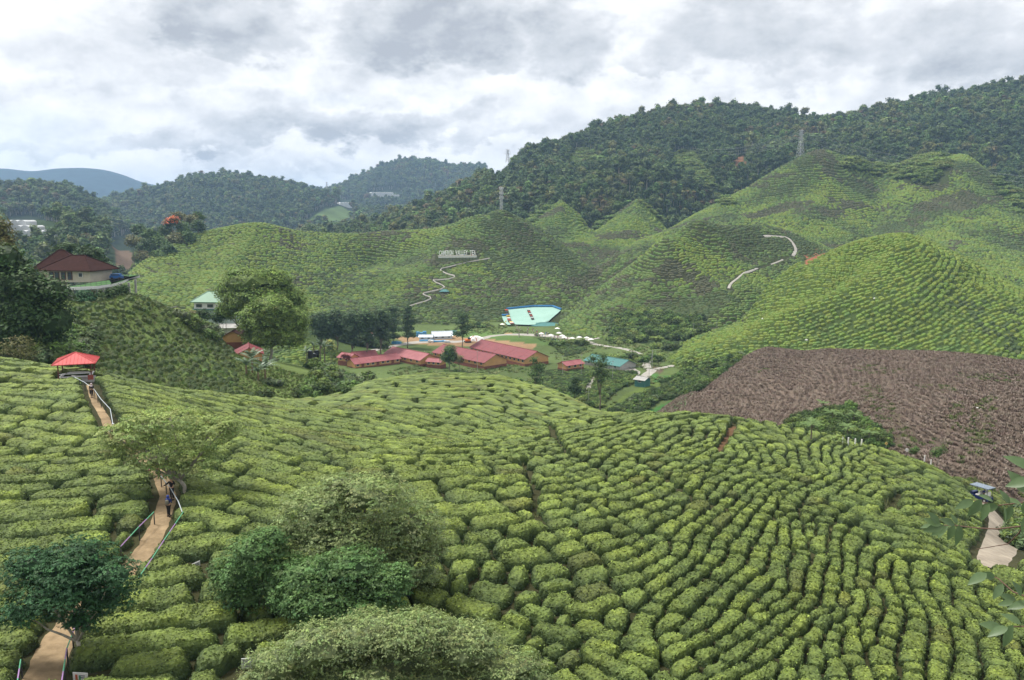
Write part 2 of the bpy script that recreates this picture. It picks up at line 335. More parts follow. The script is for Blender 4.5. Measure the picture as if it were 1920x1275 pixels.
for li, nm in enumerate(NAMES):
    lines, drops = LAY[nm]
    cols = []; amin, amax = -9, 9
    for ln in lines:
        pts = np.array([P(*p) for p in ln]); a = pts[:, 0] / pts[:, 1]
        amin = max(amin, a[0]); amax = min(amax, a[-1])
        ac = np.clip(AA, a[0], a[-1]); ip = (lambda q: np.interp(ac, a, q)) if nm == 'pyramid' else (lambda q: pchip(a, q, ac))
        cols.append((ip(pts[:, 1]), ip(pts[:, 2])))
    H = np.full(XG.shape, -1e4)
    nz = (fbm(XG / 45 + 3, YG / 45, 3, 11) * 2.2) if nm not in ('fore',) else fbm(XG / 14, YG / 14, 2, 3) * .7
    for j, a in enumerate(AA):
        over = max(amin - a, a - amax, 0)
        if over > .16: continue
        ys = [c[0][j] for c in cols]; zs = [c[1][j] for c in cols]
        y0, z0 = ys[-1], zs[-1]
        for dY, dz in drops: ys.append(y0 + dY); zs.append(z0 + dz)
        ys = [ys[0] - max(30, ys[0] * .15)] + ys if nm != 'fore' else ys
        if len(ys) != len(zs): zs = [zs[0] - 25] + zs
        m = (YY >= ys[0]) & (YY <= ys[-1])
        H[j, m] = (pchip(ys, zs, YY[m]) if nm != 'pyramid' else np.interp(YY[m], ys, zs)) - np.minimum(over * YY[m], 400) * .55
        if nm != 'fore':   # relief fades out at the crest line so silhouettes stay surveyed
            fade = np.clip(np.abs(YY[m] - y0) / (y0 * .04), 0, 1)
            H[j, m] += nz[j, m] * fade * min(1, y0 / 500) * (1.6 if nm in ('big', 'sign', 'middle', 'forest') else 1)
        else:
            H[j, m] += nz[j, m] * np.clip(np.abs(YY[m] - y0) / 6, 0, 1)
    up = H > HG
    HG = np.where(up, H, HG); IDG = np.where(up, li, IDG)
def _idx(x, y):
    y = np.maximum(y, 1.0)
    fa = (x / y - A_MIN) / (A_MAX - A_MIN) * (NA - 1); fr = (np.log(y) - LY[0]) / (LY[-1] - LY[0]) * (NR - 1)
    return np.clip(fa, 0, NA - 1.001), np.clip(fr, 0, NR - 1.001)
def hgt(x, y):
    fa, fr = _idx(np.asarray(x, float), np.asarray(y, float)); i = fa.astype(int); j = fr.astype(int); u = fa - i; v = fr - j
    return (HG[i, j] * (1-u) + HG[i+1, j] * u) * (1-v) + (HG[i, j+1] * (1-u) + HG[i+1, j+1] * u) * v
def lid(x, y):
    fa, fr = _idx(np.asarray(x, float), np.asarray(y, float)); return IDG[np.rint(fa).astype(int), np.rint(fr).astype(int)]
# spurs and gullies drawn along the slopes: (points in the photo, height, width)
def ground(px, py, ymin=20, layer=None):
    """the first place of the terrain that this pixel looks at"""
    x, y, z = ray(px, py); ys = YY[(YY >= ymin)]
    zz_ = CAMZ + z / y * ys; hh = hgt(x / y * ys, ys)
    ok = hh >= zz_
    if layer is not None: ok &= lid(x / y * ys, ys) == NAMES.index(layer)
    k = np.argmax(ok)
    if not ok[k]: return None
    if k == 0 or layer is not None and not (hh[k-1] < zz_[k-1]): Yh = ys[k]
    else:
        d0 = zz_[k-1] - hh[k-1]; d1 = hh[k] - zz_[k]; Yh = ys[k-1] + (ys[k] - ys[k-1]) * d0 / max(1e-6, d0 + d1)
    X = x / y * Yh
    return Vector((X, Yh, float(hgt(X, Yh))))
SPURS = [([(897,430),(930,460),(965,490),(1010,520),(1060,562)], 9, 16), ([(948,418),(1000,450),(1050,485),(1100,520)], 8, 15),
         ([(488,440),(470,470),(440,520),(420,560)], 8, 20), ([(700,470),(640,500),(600,560)], -8, 22), ([(780,428),(700,470)], -4, 20), ([(870,430),(830,470),(780,530),(740,580)], 5, 20),
         ([(1316,440),(1350,470),(1390,520),(1400,560)], 9, 16), ([(1250,470),(1300,520),(1350,570),(1370,600)], 7, 16), ([(1265,485),(1220,540),(1160,590)], 5, 14),
         ([(1548,320),(1560,360),(1500,420),(1430,440)], 7, 26), ([(1640,335),(1650,380),(1620,440)], -11, 28), ([(1775,330),(1800,370),(1840,410),(1900,440)], 9, 24), ([(1720,330),(1700,380)], 6, 20),
         ([(1700,380),(1760,400),(1800,430)], 6, 18), ([(1688,480),(1640,520),(1560,570),(1450,610)], 4, 14), ([(1750,490),(1800,530),(1880,565)], 3, 14), ([(1620,480),(1590,520),(1540,560)], -2.5, 9), ([(1820,520),(1790,560)], -2, 9)]
_spw = []
for pts, h, w in SPURS:
    g = [ground(a, b, 300) for a, b in pts]; g = [q for q in g if q is not None]
    if len(g) > 1: _spw.append((g, h, w))
for g, h, w in _spw:
    D = np.full(XG.shape, 1e9)
    for a, b in zip(g[:-1], g[1:]):
        dx, dy = b.x - a.x, b.y - a.y; LL = dx * dx + dy * dy + 1e-9
        t = np.clip(((XG - a.x) * dx + (YG - a.y) * dy) / LL, 0, 1)
        D = np.minimum(D, np.hypot(XG - a.x - t * dx, YG - a.y - t * dy))
    HG += h * np.exp(-D / w) * np.clip(1.2 - D / (4 * w), 0, 1)
# horizon profile, for leaving out what no camera near here could see
EL = (HG - CAMZ) / YG
RUN = np.maximum.accumulate(EL, axis=1)
def visible(x, y, z, marg=0.004):
    fa, fr = _idx(x, y); j = np.maximum(fr.astype(int) - 1, 0)
    return ((z - CAMZ) / y + marg) >= RUN[fa.astype(int), j]
def inframe(x, y, z, mx=140, my=100):
    cp, sp = math.cos(PITCH), math.sin(PITCH); dz = z - CAMZ
    f = y * cp - dz * sp; u = y * sp + dz * cp
    px = CX + FPX * x / f; py = CY - FPX * u / f
    return (px > -mx) & (px < 1920 + mx) & (py < 1275 + my) & (py > -300)
def proj(x, y, z):
    cp, sp = math.cos(PITCH), math.sin(PITCH); dz = z - CAMZ
    f = y * cp - dz * sp; u = y * sp + dz * cp
    return CX + FPX * x / f, CY - FPX * u / f
# ------------------------------------------------------------------ ground cover colours (real colours of earth, grass, litter; painted haze blue on the mountain)
PXG, PYG = proj(XG, YG, HG)
def inpoly(px, py, poly):
    r = np.zeros(px.shape, bool); n = len(poly)
    for i in range(n):
        x1, y1 = poly[i]; x2, y2 = poly[(i + 1) % n]
        with np.errstate(divide='ignore', invalid='ignore'):
            c = ((y1 > py) != (y2 > py)) & (px < (x2 - x1) * (py - y1) / (y2 - y1 + 1e-12) + x1)
        r ^= c
    return r
COLG = np.zeros(XG.shape + (3,))
soil_and_haze = dict(fore=(.050,.050,.022), sparse=(.135,.185,.055), spur=(.06,.09,.025), sign=(.040,.052,.018), middle=(.042,.048,.020), bright=(.06,.09,.026),
            brown=(.13,.098,.075), big=(.045,.058,.022), pyramid=(.07,.11,.03), forest=(.03,.055,.02), lefthill=(.03,.055,.02), leftforest=(.02,.035,.016),
            farforest=(.02,.035,.016), blueforest=(.02,.035,.016), mountain=(.022,.050,.062))  # mountain: blue of distance haze put into its ground colour
COLG[:] = (.10, .14, .045)
for i, nm in enumerate(NAMES): COLG[IDG == i] = soil_and_haze[nm]
def paint(poly, col, ylo, yhi, k=1.0):
    m = inpoly(PXG, PYG, poly) & (YG > ylo) & (YG < yhi); COLG[m] = COLG[m] * (1 - k) + np.array(col) * k
for q_ in ([(1055,330),(1075,285),(1110,280),(1125,300),(1110,325)], [(1250,330),(1262,288),(1300,285),(1330,330),(1365,385),(1330,378),(1280,330)]): paint(q_, (.13,.19,.06), 850, 1600)
paint([(1150,598),(1310,598),(1340,645),(1140,645)], (.04,.06,.02), 440, 640)
paint([(1130,770),(1180,735),(1290,690),(1300,700),(1200,745),(1150,785)], (.12,.17,.04), 230, 420)
paint([(1140,800),(1300,735),(1290,760),(1230,790),(1200,800)], (.06,.16,.04), 200, 420)
paint([(1215,700),(1270,708),(1275,722),(1225,715)], (.07,.17,.04), 250, 420)
paint([(740,632),(960,625),(1010,640),(1000,655),(760,645)], (.34,.22,.12), 380, 560)
paint([(860,615),(1060,640),(1060,652),(960,640),(860,632)], (.09,.15,.04), 380, 560)
paint([(212,458),(243,452),(250,505),(218,505)], (.14,.098,.068), 500, 1000)
paint([(225,440),(250,432),(246,450),(215,455)], (.45,.40,.33), 600, 1200)
paint([(560,425),(600,395),(640,385),(660,400),(650,432)], (.09,.14,.045), 1500, 2700)
paint([(1540,455),(1548,452),(1546,478),(1528,488),(1512,500),(1508,480),(1522,478)], (.28,.11,.06), 380, 800)
paint([(1375,298),(1395,292),(1398,318),(1385,320)], (.24,.12,.07), 900, 1500)
paint([(1370,800),(1385,800),(1345,855),(1325,850)], (.13,.075,.04), 80, 125)
paint([(1160,850),(1185,850),(1178,868),(1165,868)], (.13,.075,.04), 80, 125)
paint([(1200,683),(1245,690),(1240,700),(1215,698)], (.12,.09,.06), 250, 450)
paint([(1600,730),(1660,740),(1720,830),(1690,850)], (.09,.085,.04), 130, 260, .5)
paint([(1820,760),(1860,740),(1850,850),(1830,860)], (.08,.09,.03), 110, 260, .6)
me = npmesh('terrain', np.stack([XG, YG, HG], -1).reshape(-1, 3),
            (lambda I: np.stack([I[:-1, :-1].ravel(), I[1:, :-1].ravel(), I[1:, 1:].ravel(), I[:-1, 1:].ravel()], -1))(np.arange(NA * NR).reshape(NA, NR)),
            mat('terrain_ground', (1, 1, 1), rough=.95, var=.28, scale=.35, bump=.25, bscale=1.2, spec=.1, tintattr='cover', coord='Object', scale2=.02, detail=8), smooth=True, attr={'cover': COLG.reshape(-1, 3)})
terrain = mobj('terrain', me); tag(terrain, kind='structure')
fl = MB(); fl.box((0, 0, -72), (60000, 60000, 2))
o = fl.build('ground', mat('valley_ground', (.03, .05, .02), var=.3, scale=.01)); tag(o, kind='structure')
# ------------------------------------------------------------------ haze
hz = bpy.data.materials.new('haze_air'); hz.use_nodes = True; t = hz.node_tree; t.nodes.clear()
ho = t.nodes.new('ShaderNodeOutputMaterial'); pv = t.nodes.new('ShaderNodeVolumePrincipled'); t.links.new(pv.outputs[0], ho.inputs['Volume'])
pv.inputs['Density'].default_value = 1.0e-4; pv.inputs['Color'].default_value = (.47, .68, 1.0, 1); pv.inputs['Anisotropy'].default_value = 0.1
hb = MB(); hb.box((0, 4500, 160), (16000, 12000, 470)); haze = hb.build('haze', hz); tag(haze, kind='stuff')
haze.display_type = 'WIRE'
# ------------------------------------------------------------------ scattering by geometry nodes (uncountable growth)
PROTO = {}
def protos(name, meshes):
    c = bpy.data.collections.new(name)
    for i, m_ in enumerate(meshes):
        o = bpy.data.objects.new(name + '_%02d' % i, m_); c.objects.link(o)
    PROTO[name] = c; return c
def scatter(name, coll, pos, rot, scl, var, kind='stuff', label=None, cat=None, group=None):
    me = bpy.data.meshes.new(name); n = len(pos); me.vertices.add(n); me.vertices.foreach_set('co', np.asarray(pos, np.float32).ravel())
    for an, av in (('rot', rot), ('scl', scl)):
        a = me.attributes.new(an, 'FLOAT_VECTOR', 'POINT'); a.data.foreach_set('vector', np.asarray(av, np.float32).ravel())
    a = me.attributes.new('var', 'INT', 'POINT'); a.data.foreach_set('value', np.asarray(var, np.int32))
    o = mobj(name, me); g = bpy.data.node_groups.new(name + '_nodes', 'GeometryNodeTree')
    g.interface.new_socket('Geometry', in_out='INPUT', socket_type='NodeSocketGeometry'); g.interface.new_socket('Geometry', in_out='OUTPUT', socket_type='NodeSocketGeometry')
    gi = g.nodes.new('NodeGroupInput'); go = g.nodes.new('NodeGroupOutput'); ip = g.nodes.new('GeometryNodeInstanceOnPoints')
    ci = g.nodes.new('GeometryNodeCollectionInfo'); ci.inputs[0].default_value = coll; ci.inputs['Separate Children'].default_value = True; ci.inputs['Reset Children'].default_value = True
    g.links.new(gi.outputs[0], ip.inputs['Points']); g.links.new(ci.outputs[0], ip.inputs['Instance']); ip.inputs['Pick Instance'].default_value = True
    for an, so, dt in (('var', 'Instance Index', 'INT'), ('rot', 'Rotation', 'FLOAT_VECTOR'), ('scl', 'Scale', 'FLOAT_VECTOR')):
        na_ = g.nodes.new('GeometryNodeInputNamedAttribute'); na_.data_type = dt; na_.inputs['Name'].default_value = an
        g.links.new(na_.outputs[0], ip.inputs[so])
    g.links.new(ip.outputs[0], go.inputs[0])
    md = o.modifiers.new('grow', 'NODES'); md.node_group = g
    return tag(o, label, cat, group, kind)
def slope_rot(x, y, ang, keep=1.0, e=1.5):
    gx = (hgt(x + e, y) - hgt(x - e, y)) / (2 * e) * keep; gy = (hgt(x, y + e) - hgt(x, y - e)) / (2 * e) * keep
    cx, sx = np.cos(ang), np.sin(ang)
    # local x along the row, pitched and rolled with the ground; XYZ euler
    ts = gx * cx + gy * sx; tp = -gx * sx + gy * cx
    return np.stack([np.arctan(tp), -np.arctan(ts), ang], -1)

# ------------------------------------------------------------------ tea rows as evenly spaced lines over the slopes
def streamlines(x0, y0, x1, y1, res, dirs, spc, mask, maxlen, step, minlen, seedn=6, k=.80, rnd=random):
    nx, ny = int((x1 - x0) / res) + 1, int((y1 - y0) / res) + 1
    occ = ~mask; lines = []; W = occ.tolist() if False else occ
    DX, DY = dirs; from collections import deque
    discs = {}
    def disc(r):
        q = max(1, int(round(r / res * 2)))
        if q not in discs:
            rr = q / 2; k_ = int(rr) + 1; yy, xx = np.mgrid[-k_:k_+1, -k_:k_+1]; sel = (xx ** 2 + yy ** 2) <= rr * rr + .3
            discs[q] = (xx[sel], yy[sel])
        return discs[q]
    free = np.argwhere(mask); perm = rng.permutation(len(free)); free = free[perm]
    fi = 0; Q = deque()
    def trace(x, y, sg):
        pts = []; ox, oy = None, None; L = 0
        while L < maxlen:
            i = int((x - x0) / res); j = int((y - y0) / res)
            if i < 0 or j < 0 or i >= nx or j >= ny or occ[i, j]: break
            pts.append((x, y)); dx, dy = DX[i, j], DY[i, j]
            if ox is None: dx, dy = dx * sg, dy * sg
            elif dx * ox + dy * oy < 0: dx, dy = -dx, -dy
            if ox is not None and dx * ox + dy * oy < .5: break
            x += dx * step; y += dy * step; ox, oy = dx, dy; L += step
        return pts
    while True:
        if Q: x, y = Q.popleft(); first = False
        else:
            while fi < len(free) and occ[free[fi][0], free[fi][1]]: fi += 1
            if fi >= len(free): break
            x, y = x0 + free[fi][0] * res, y0 + free[fi][1] * res; fi += 1
        i = int((x - x0) / res); j = int((y - y0) / res)
        if i < 0 or j < 0 or i >= nx or j >= ny or occ[i, j]: continue
        a = trace(x, y, 1); b = trace(x, y, -1); pts = b[::-1][:-1] + a
        if len(pts) * step < minlen:
            occ[i, j] = True; continue
        lines.append(np.array(pts)); 
        ii = ((lines[-1][:, 0] - x0) / res).astype(int); jj = ((lines[-1][:, 1] - y0) / res).astype(int)
        sp = spc[ii, jj]
        q = np.unique(np.round(sp * k / res * 2).astype(int))
        for u in q:
            s_ = np.round(sp * k / res * 2).astype(int) == u; dxs, dys = disc(u * res / 2)
            I = np.clip(ii[s_][:, None] + dxs, 0, nx - 1); J = np.clip(jj[s_][:, None] + dys, 0, ny - 1); occ[I, J] = True
        for n_ in range(0, len(pts), seedn):
            px_, py_ = pts[n_]; d = spc[ii[n_], jj[n_]]; ux, uy = DX[ii[n_], jj[n_]], DY[ii[n_], jj[n_]]
            Q.append((px_ - uy * d, py_ + ux * d)); Q.append((px_ + uy * d, py_ - ux * d))
    return lines
def near_line(x, y, pts, w):
    D = np.full(np.shape(x), 1e9)
    for a, b in zip(pts[:-1], pts[1:]):
        dx, dy = b[0] - a[0], b[1] - a[1]; t = np.clip(((x - a[0]) * dx + (y - a[1]) * dy) / (dx * dx + dy * dy + 1e-9), 0, 1)
        D = np.minimum(D, np.hypot(x - a[0] - t * dx, y - a[1] - t * dy))
    return D < w
G = lambda pts, **k: [q for q in (ground(a, b, **k) for a, b in pts) if q is not None]
PATH_L = G([(168,722),(176,748),(190,772),(204,800),(222,826),(255,852),(292,880),(306,905),(314,935),(302,975),(280,1020),(235,1075),(170,1130),(125,1180),(92,1235),(70,1300)])
ROAD_R = G([(1838,938),(1862,962),(1880,990),(1878,1020),(1864,1045),(1856,1066)])
PATH_R = G([(1758,884),(1775,898),(1800,914),(1822,928),(1838,938)])
GAPS = [(G([(982,872),(1000,930),(1002,990),(1004,1030),(1020,1050)]), .12), (G([(1378,800),(1345,850)]), .45), (G([(1690,930),(1660,960),(1700,960)]), .35), (G([(1150,905),(1060,855),(1030,800)]), .3),
        (G([(1190,870),(1300,945),(1500,985),(1640,1010)]), .25)]
BUILD_OUT = []   # filled below: places kept clear
# --- foreground
STK = [(80,715,1,.08,13),(80,800,1,.1,27),(100,900,1,-.05,38),(100,1000,1,-.1,52),(330,1100,1,-.2,66),(300,1200,1,-.12,72),(100,1200,1,-.1,72),(400,880,1,.25,30),(450,960,1,.2,42),
       (300,760,1,.3,15),(500,800,1,.28,15),(600,850,1,.3,18),(700,770,1,.15,10),(850,740,1,0,9),(1000,780,1,.2,10),(1060,762,1,.4,10),(800,830,1,.2,13),(950,850,1,-.02,15),(850,930,1,-.1,30),(900,1020,1,-.1,40),
       (920,1130,1,.3,44),(1100,960,1,-.35,30),(1050,1000,1,-.45,38),(1100,860,1,-.3,18),(1250,830,1,-.7,22),(1330,822,.6,-1,24),(1200,930,1,-.5,28),(1400,900,1,-.7,28),(1480,860,1,-.8,24),(1560,850,1,-1,22),
       (1640,900,1,-.9,24),(1710,900,1,.4,14),(1750,930,1,.25,14),(1790,980,1,.2,14),(1650,980,1,.35,22),(1400,960,1,-.6,30),(1300,1050,1,-.9,38),(1500,1010,1,-.9,32),(1550,1100,.35,-1,42),(1750,1040,1,.3,20),
       (1850,1080,1,.35,24),(1800,1130,.3,1,46),(1650,1150,.1,1,46),(1450,1150,.5,-1,48),(1250,1150,1,-.8,50),(1100,1100,1,-.3,48),(1000,1190,1,.5,46),(1150,1250,1,.6,48),(1400,1240,1,-.9,50),(1600,1240,.4,1,50),(1850,1230,.4,1,50),
       (1430,830,1,.5,16),(1250,800,1,-.15,12)]
sa, sl, sc2, ss2, ssp = [], [], [], [], []
for (x, y, dx, dy, sp) in STK:
    n = math.hypot(dx, dy); dx /= n; dy /= n
    g0, g1 = ground(x - dx * 8, y - dy * 8), ground(x + dx * 8, y + dy * 8); q0, q1 = ground(x + dy * sp / 2, y - dx * sp / 2), ground(x - dy * sp / 2, y + dx * sp / 2)
    if None in (g0, g1, q0, q1): continue
    th = math.atan2(g1.y - g0.y, g1.x - g0.x); e = q1 - q0; w = abs(e.x * -math.sin(th) + e.y * math.cos(th)); c = (g0 + g1) / 2
    sa.append(c.x / c.y); sl.append(math.log(c.y)); sc2.append(math.cos(2 * th)); ss2.append(math.sin(2 * th)); ssp.append(min(2.2, max(.72, w * (.70 if x < 620 else .57 if y < 850 else .60))))
sa, sl, sc2, ss2, ssp = map(np.array, (sa, sl, sc2, ss2, ssp))
def fieldf(x, y):
    a = x / y; l = np.log(y); C = 0; S = 0; D = 0; W = 0
    for i in range(len(sa)):
        w = 1 / (((a - sa[i]) * 1.0) ** 2 + ((l - sl[i]) * .75) ** 2 + .0006) ** 1.8
        C = C + w * sc2[i]; S = S + w * ss2[i]; D = D + w * ssp[i]; W = W + w
    th = np.arctan2(S, C) / 2 + (fbm(x / 5, y / 5, 2, 31) * .55 + fbm(x / 1.9, y / 1.9, 1, 37) * .25) * (.35 + .65 * np.clip((x + 14) / 12, 0, 1))
    return th, D / W * (1 + .12 * fbm(x / 6, y / 6, 2, 77))
FX0, FY0, FX1, FY1, FR = -112.0, 34.0, 112.0, 182.0, 0.25
gx, gy = np.meshgrid(np.arange(FX0, FX1 + FR, FR), np.arange(FY0, FY1 + FR, FR), indexing='ij'); gx = gx[:int((FX1-FX0)/FR)+1, :int((FY1-FY0)/FR)+1]; gy = gy[:gx.shape[0], :gx.shape[1]]
TH, SP = fieldf(gx, gy); gz = hgt(gx, gy)
mk = (lid(gx, gy) == 0) & visible(gx, gy, gz + 1, .02) & inframe(gx, gy, gz, 160, 120)
for pts, w in [(PATH_L, 1.0), (ROAD_R, 1.7), (PATH_R, .8)] + GAPS: mk &= ~near_line(gx, gy, [(p.x, p.y) for p in pts], w)
pxm, pym = proj(gx, gy, gz)
mk &= ~inpoly(pxm, pym, [(1905,1000),(1870,1060),(2300,1090),(2300,960),(1900,950)])   # grown-over bank beyond the road
pav = ground(148, 712)
mk &= np.hypot(gx - pav.x, gy - pav.y) > 2.6
for bx_, by_, br_, bY in ((470,1243,1.5,40.2),(368,1063,.8,51.6),(151,1270,1.2,39)): q_ = P(bx_, by_, bY); mk &= np.hypot(gx - q_[0], gy - q_[1]) > br_
# bare worn places among the bushes
mk &= ~((fbm(gx / 3.5, gy / 3.5, 2, 91) > .60) & (gx > 0))
FL = streamlines(FX0, FY0, FX1, FY1, FR, (np.cos(TH), np.sin(TH)), SP, mk, 60, .25, .9, 8, .80)
# spacing to neighbours decides the width: distance to the nearest other row, on a grid
print('rows', len(FL), sum(len(l) for l in FL))
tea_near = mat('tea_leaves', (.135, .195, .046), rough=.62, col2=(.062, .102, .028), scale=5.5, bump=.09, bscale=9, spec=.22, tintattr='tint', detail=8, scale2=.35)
leaf_size = .13
class Acc:
    def __init__(s): s.V = []; s.T = []; s.F = []; s.n = 0
bushes = []
for l in FL:
    n = len(l); i = 0; c = l[n // 2]; right = c[0] > -.02 * c[1] and c[1] < 100
    while i < n - 2:
        Lm = random.uniform(1.0, 3.4) if right else random.uniform(3.5, 13)
        k_ = max(4, int(Lm / .25)); seg = l[i:i + k_]
        if n - (i + k_) < 4: seg = l[i:]; i = n
        else: i += k_ + (1 if right or random.random() < .6 else 0)
        if len(seg) >= 3: bushes.append(seg)
# which bush each spot belongs to (jump flooding), so that neighbours grow until they nearly touch
OW = np.full(gx.shape, -1); SX = np.zeros(gx.shape); SY = np.zeros(gx.shape)
for bi, seg in enumerate(bushes):
    i_ = np.clip(((seg[:, 0] - FX0) / FR).round().astype(int), 0, gx.shape[0] - 1); j_ = np.clip(((seg[:, 1] - FY0) / FR).round().astype(int), 0, gx.shape[1] - 1)
    OW[i_, j_] = bi; SX[i_, j_] = i_; SY[i_, j_] = j_
II, JJ = np.meshgrid(np.arange(gx.shape[0]), np.arange(gx.shape[1]), indexing='ij')
DD = np.where(OW >= 0, (II - SX) ** 2 + (JJ - SY) ** 2, 1e9)
for stp_ in (16, 8, 4, 2, 1, 1):
    for du_ in (-stp_, 0, stp_):
        for dv_ in (-stp_, 0, stp_):
            if du_ == 0 and dv_ == 0: continue
            o2 = np.roll(OW, (du_, dv_), (0, 1)); x2 = np.roll(SX, (du_, dv_), (0, 1)); y2 = np.roll(SY, (du_, dv_), (0, 1))
            d2 = np.where(o2 >= 0, (II - x2) ** 2 + (JJ - y2) ** 2, 1e9); b_ = d2 < DD
            OW = np.where(b_, o2, OW); SX = np.where(b_, x2, SX); SY = np.where(b_, y2, SY); DD = np.where(b_, d2, DD)
OW = np.where(mk, OW, -2)
for pts, w in [(PATH_L, .8), (ROAD_R, 1.5), (PATH_R, .6)] + GAPS: OW[near_line(gx, gy, [(p.x, p.y) for p in pts], w)] = -2
def own(x, y):
    return OW[np.clip(((x - FX0) / FR).round().astype(int), 0, OW.shape[0] - 1), np.clip(((y - FY0) / FR).round().astype(int), 0, OW.shape[1] - 1)]
def reach(x, y, nx_, ny_, me_, cap):
    r = np.zeros(len(x)); alive = np.ones(len(x), bool); t = 0.0
    while t < cap.max() and alive.any():
        t += .1; ok = (own(x + nx_ * t, y + ny_ * t) == me_) & (t <= cap); alive &= ok; r[alive] = t
    return r
def leaf_tris(Vc, Nn, size, T):
    m_ = len(Vc); d = rng.normal(size=(m_, 3)) * .55 + Nn; d /= np.linalg.norm(d, axis=1)[:, None]
    a = rng.normal(size=(m_, 3)); a -= (a * d).sum(1)[:, None] * d; a /= np.linalg.norm(a, axis=1)[:, None]; b = np.cross(d, a)
    s_ = size * rng.uniform(.6, 1.3, (m_, 1)); p0 = Vc + a * s_; p1 = Vc - a * s_ * .45 + b * s_ * .5; p2 = Vc - a * s_ * .45 - b * s_ * .5
    V = np.stack([p0, p1, p2], 1).reshape(-1, 3); F = np.arange(m_ * 3).reshape(-1, 3); Tt = np.repeat(T, 3, axis=0)
    return V, F, Tt
def bush_mesh(seg, near, me_):
    t0 = seg[1] - seg[0]; t0 /= np.hypot(*t0) + 1e-9; t1 = seg[-1] - seg[-2]; t1 /= np.hypot(*t1) + 1e-9
    c1 = np.array([1.2])
    e0 = reach(seg[:1, 0], seg[:1, 1], -t0[0], -t0[1], me_, c1)[0]; e1 = reach(seg[-1:, 0], seg[-1:, 1], t1[0], t1[1], me_, c1)[0]
    seg = np.concatenate([[seg[0] - t0 * e0], seg, [seg[-1] + t1 * e1]])
    L = np.concatenate([[0], np.cumsum(np.hypot(*(np.diff(seg, axis=0).T)))]); tot = L[-1]; Y = seg[:, 1].mean()
    st = min(.6, max(.17, Y * .0036)); na = max(5, int(tot / st) + 1); m = 13 if Y < 62 else 11 if Y < 85 else 9 if Y < 120 else 7
    s = np.linspace(0, tot, na); cx = np.interp(s, L, seg[:, 0]); cy = np.interp(s, L, seg[:, 1])
    tx = np.gradient(cx, s); ty = np.gradient(cy, s); nn = np.hypot(tx, ty) + 1e-9; tx /= nn; ty /= nn
    ii = int((cx[na // 2] - FX0) / FR); jj = int((cy[na // 2] - FY0) / FR); d = float(SP[min(ii, SP.shape[0]-1), min(jj, SP.shape[1]-1)]); w = d
    cap = np.full(na, d * 1.0)
    wl = reach(cx, cy, -ty, tx, me_, cap); wr = reach(cx, cy, ty, -tx, me_, cap)
    for _ in range(2):
        wl = np.convolve(np.pad(wl, 1, 'edge'), [.25, .5, .25], 'valid'); wr = np.convolve(np.pad(wr, 1, 'edge'), [.25, .5, .25], 'valid')
    e = np.minimum(s, tot - s); q = np.clip(e / (w * .26), 0, 1); tap = np.sqrt(np.clip(1 - (1 - q) ** 2.4, 0, 1)) * .93 + .07
    tap = tap * (1 + .08 * fbm(cx / 1.1, cy / 1.1, 2, 51))
    wl = np.maximum(wl - .02, .22) * tap; wr = np.maximum(wr - .02, .22) * tap
    hh = random.uniform(.86, 1.12) * min(1.1, .38 + .36 * d)
    v = np.sin(np.linspace(-1, 1, m) * math.pi / 2 * .999)
    off = np.where(v[None, :] > 0, v[None, :] * wl[:, None], v[None, :] * wr[:, None]); w = 2 * float((wl + wr).mean() / 2)
    X = cx[:, None] - ty[:, None] * off; Yc = cy[:, None] + tx[:, None] * off
    X += tx[:, None] * (rng.uniform(-.3, .3, X.shape)) * st * .8; Yc += ty[:, None] * rng.uniform(-.3, .3, X.shape) * st * .8
    prof = (1 - np.abs(v) ** 6.5) ** .6
    pz = prof[None, :] * (np.clip(q, 0, 1) ** .5 * .9 + .1)[:, None]
    lump = 1 + .26 * fbm(X / 1.25, Yc / 1.25, 3, 61)
    Z = hgt(X, Yc) + hh * pz * lump - .16 + rng.normal(size=X.shape) * (.035 if Y < 90 else .03) * (pz > .2)
    V = np.stack([X, Yc, Z], -1).reshape(-1, 3)
    I = np.arange(na * m).reshape(na, m); F = np.stack([I[:-1, :-1].ravel(), I[1:, :-1].ravel(), I[1:, 1:].ravel(), I[:-1, 1:].ravel()], -1)
    F = np.concatenate([F[:, [0, 1, 2]], F[:, [0, 2, 3]]])
    # young flush on the plucked top, old leaves plus painted-in shade darken the sides; patches of fresher growth
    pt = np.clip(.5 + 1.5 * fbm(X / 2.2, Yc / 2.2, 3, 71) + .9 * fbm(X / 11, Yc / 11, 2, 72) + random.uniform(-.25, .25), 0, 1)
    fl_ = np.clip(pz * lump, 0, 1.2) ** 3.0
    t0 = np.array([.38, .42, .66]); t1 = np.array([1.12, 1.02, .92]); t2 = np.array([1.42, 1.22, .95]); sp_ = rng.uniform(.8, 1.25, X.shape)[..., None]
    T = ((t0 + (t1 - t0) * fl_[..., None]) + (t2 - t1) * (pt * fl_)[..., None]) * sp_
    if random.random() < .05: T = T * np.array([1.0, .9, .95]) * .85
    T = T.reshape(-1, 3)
    if near:
        dens = 62 if Y < 58 else 42 if Y < 75 else 24 if Y < 95 else 12
        k_ = int(tot * w * 1.5 * dens)
        a = rng.uniform(0, na - 1.001, k_); b = rng.uniform(0, m - 1.001, k_); ai = a.astype(int); bi = b.astype(int); fa = (a - ai)[:, None]; fb = (b - bi)[:, None]
        g_ = V.reshape(na, m, 3); pc = (g_[ai, bi] * (1 - fa) + g_[ai + 1, bi] * fa) * (1 - fb) + (g_[ai, bi + 1] * (1 - fa) + g_[ai + 1, bi + 1] * fa) * fb
        du = g_[ai + 1, bi] - g_[ai, bi]; dv = g_[ai, bi + 1] - g_[ai, bi]; nr = np.cross(du, dv); nr /= np.linalg.norm(nr, axis=1)[:, None] + 1e-9
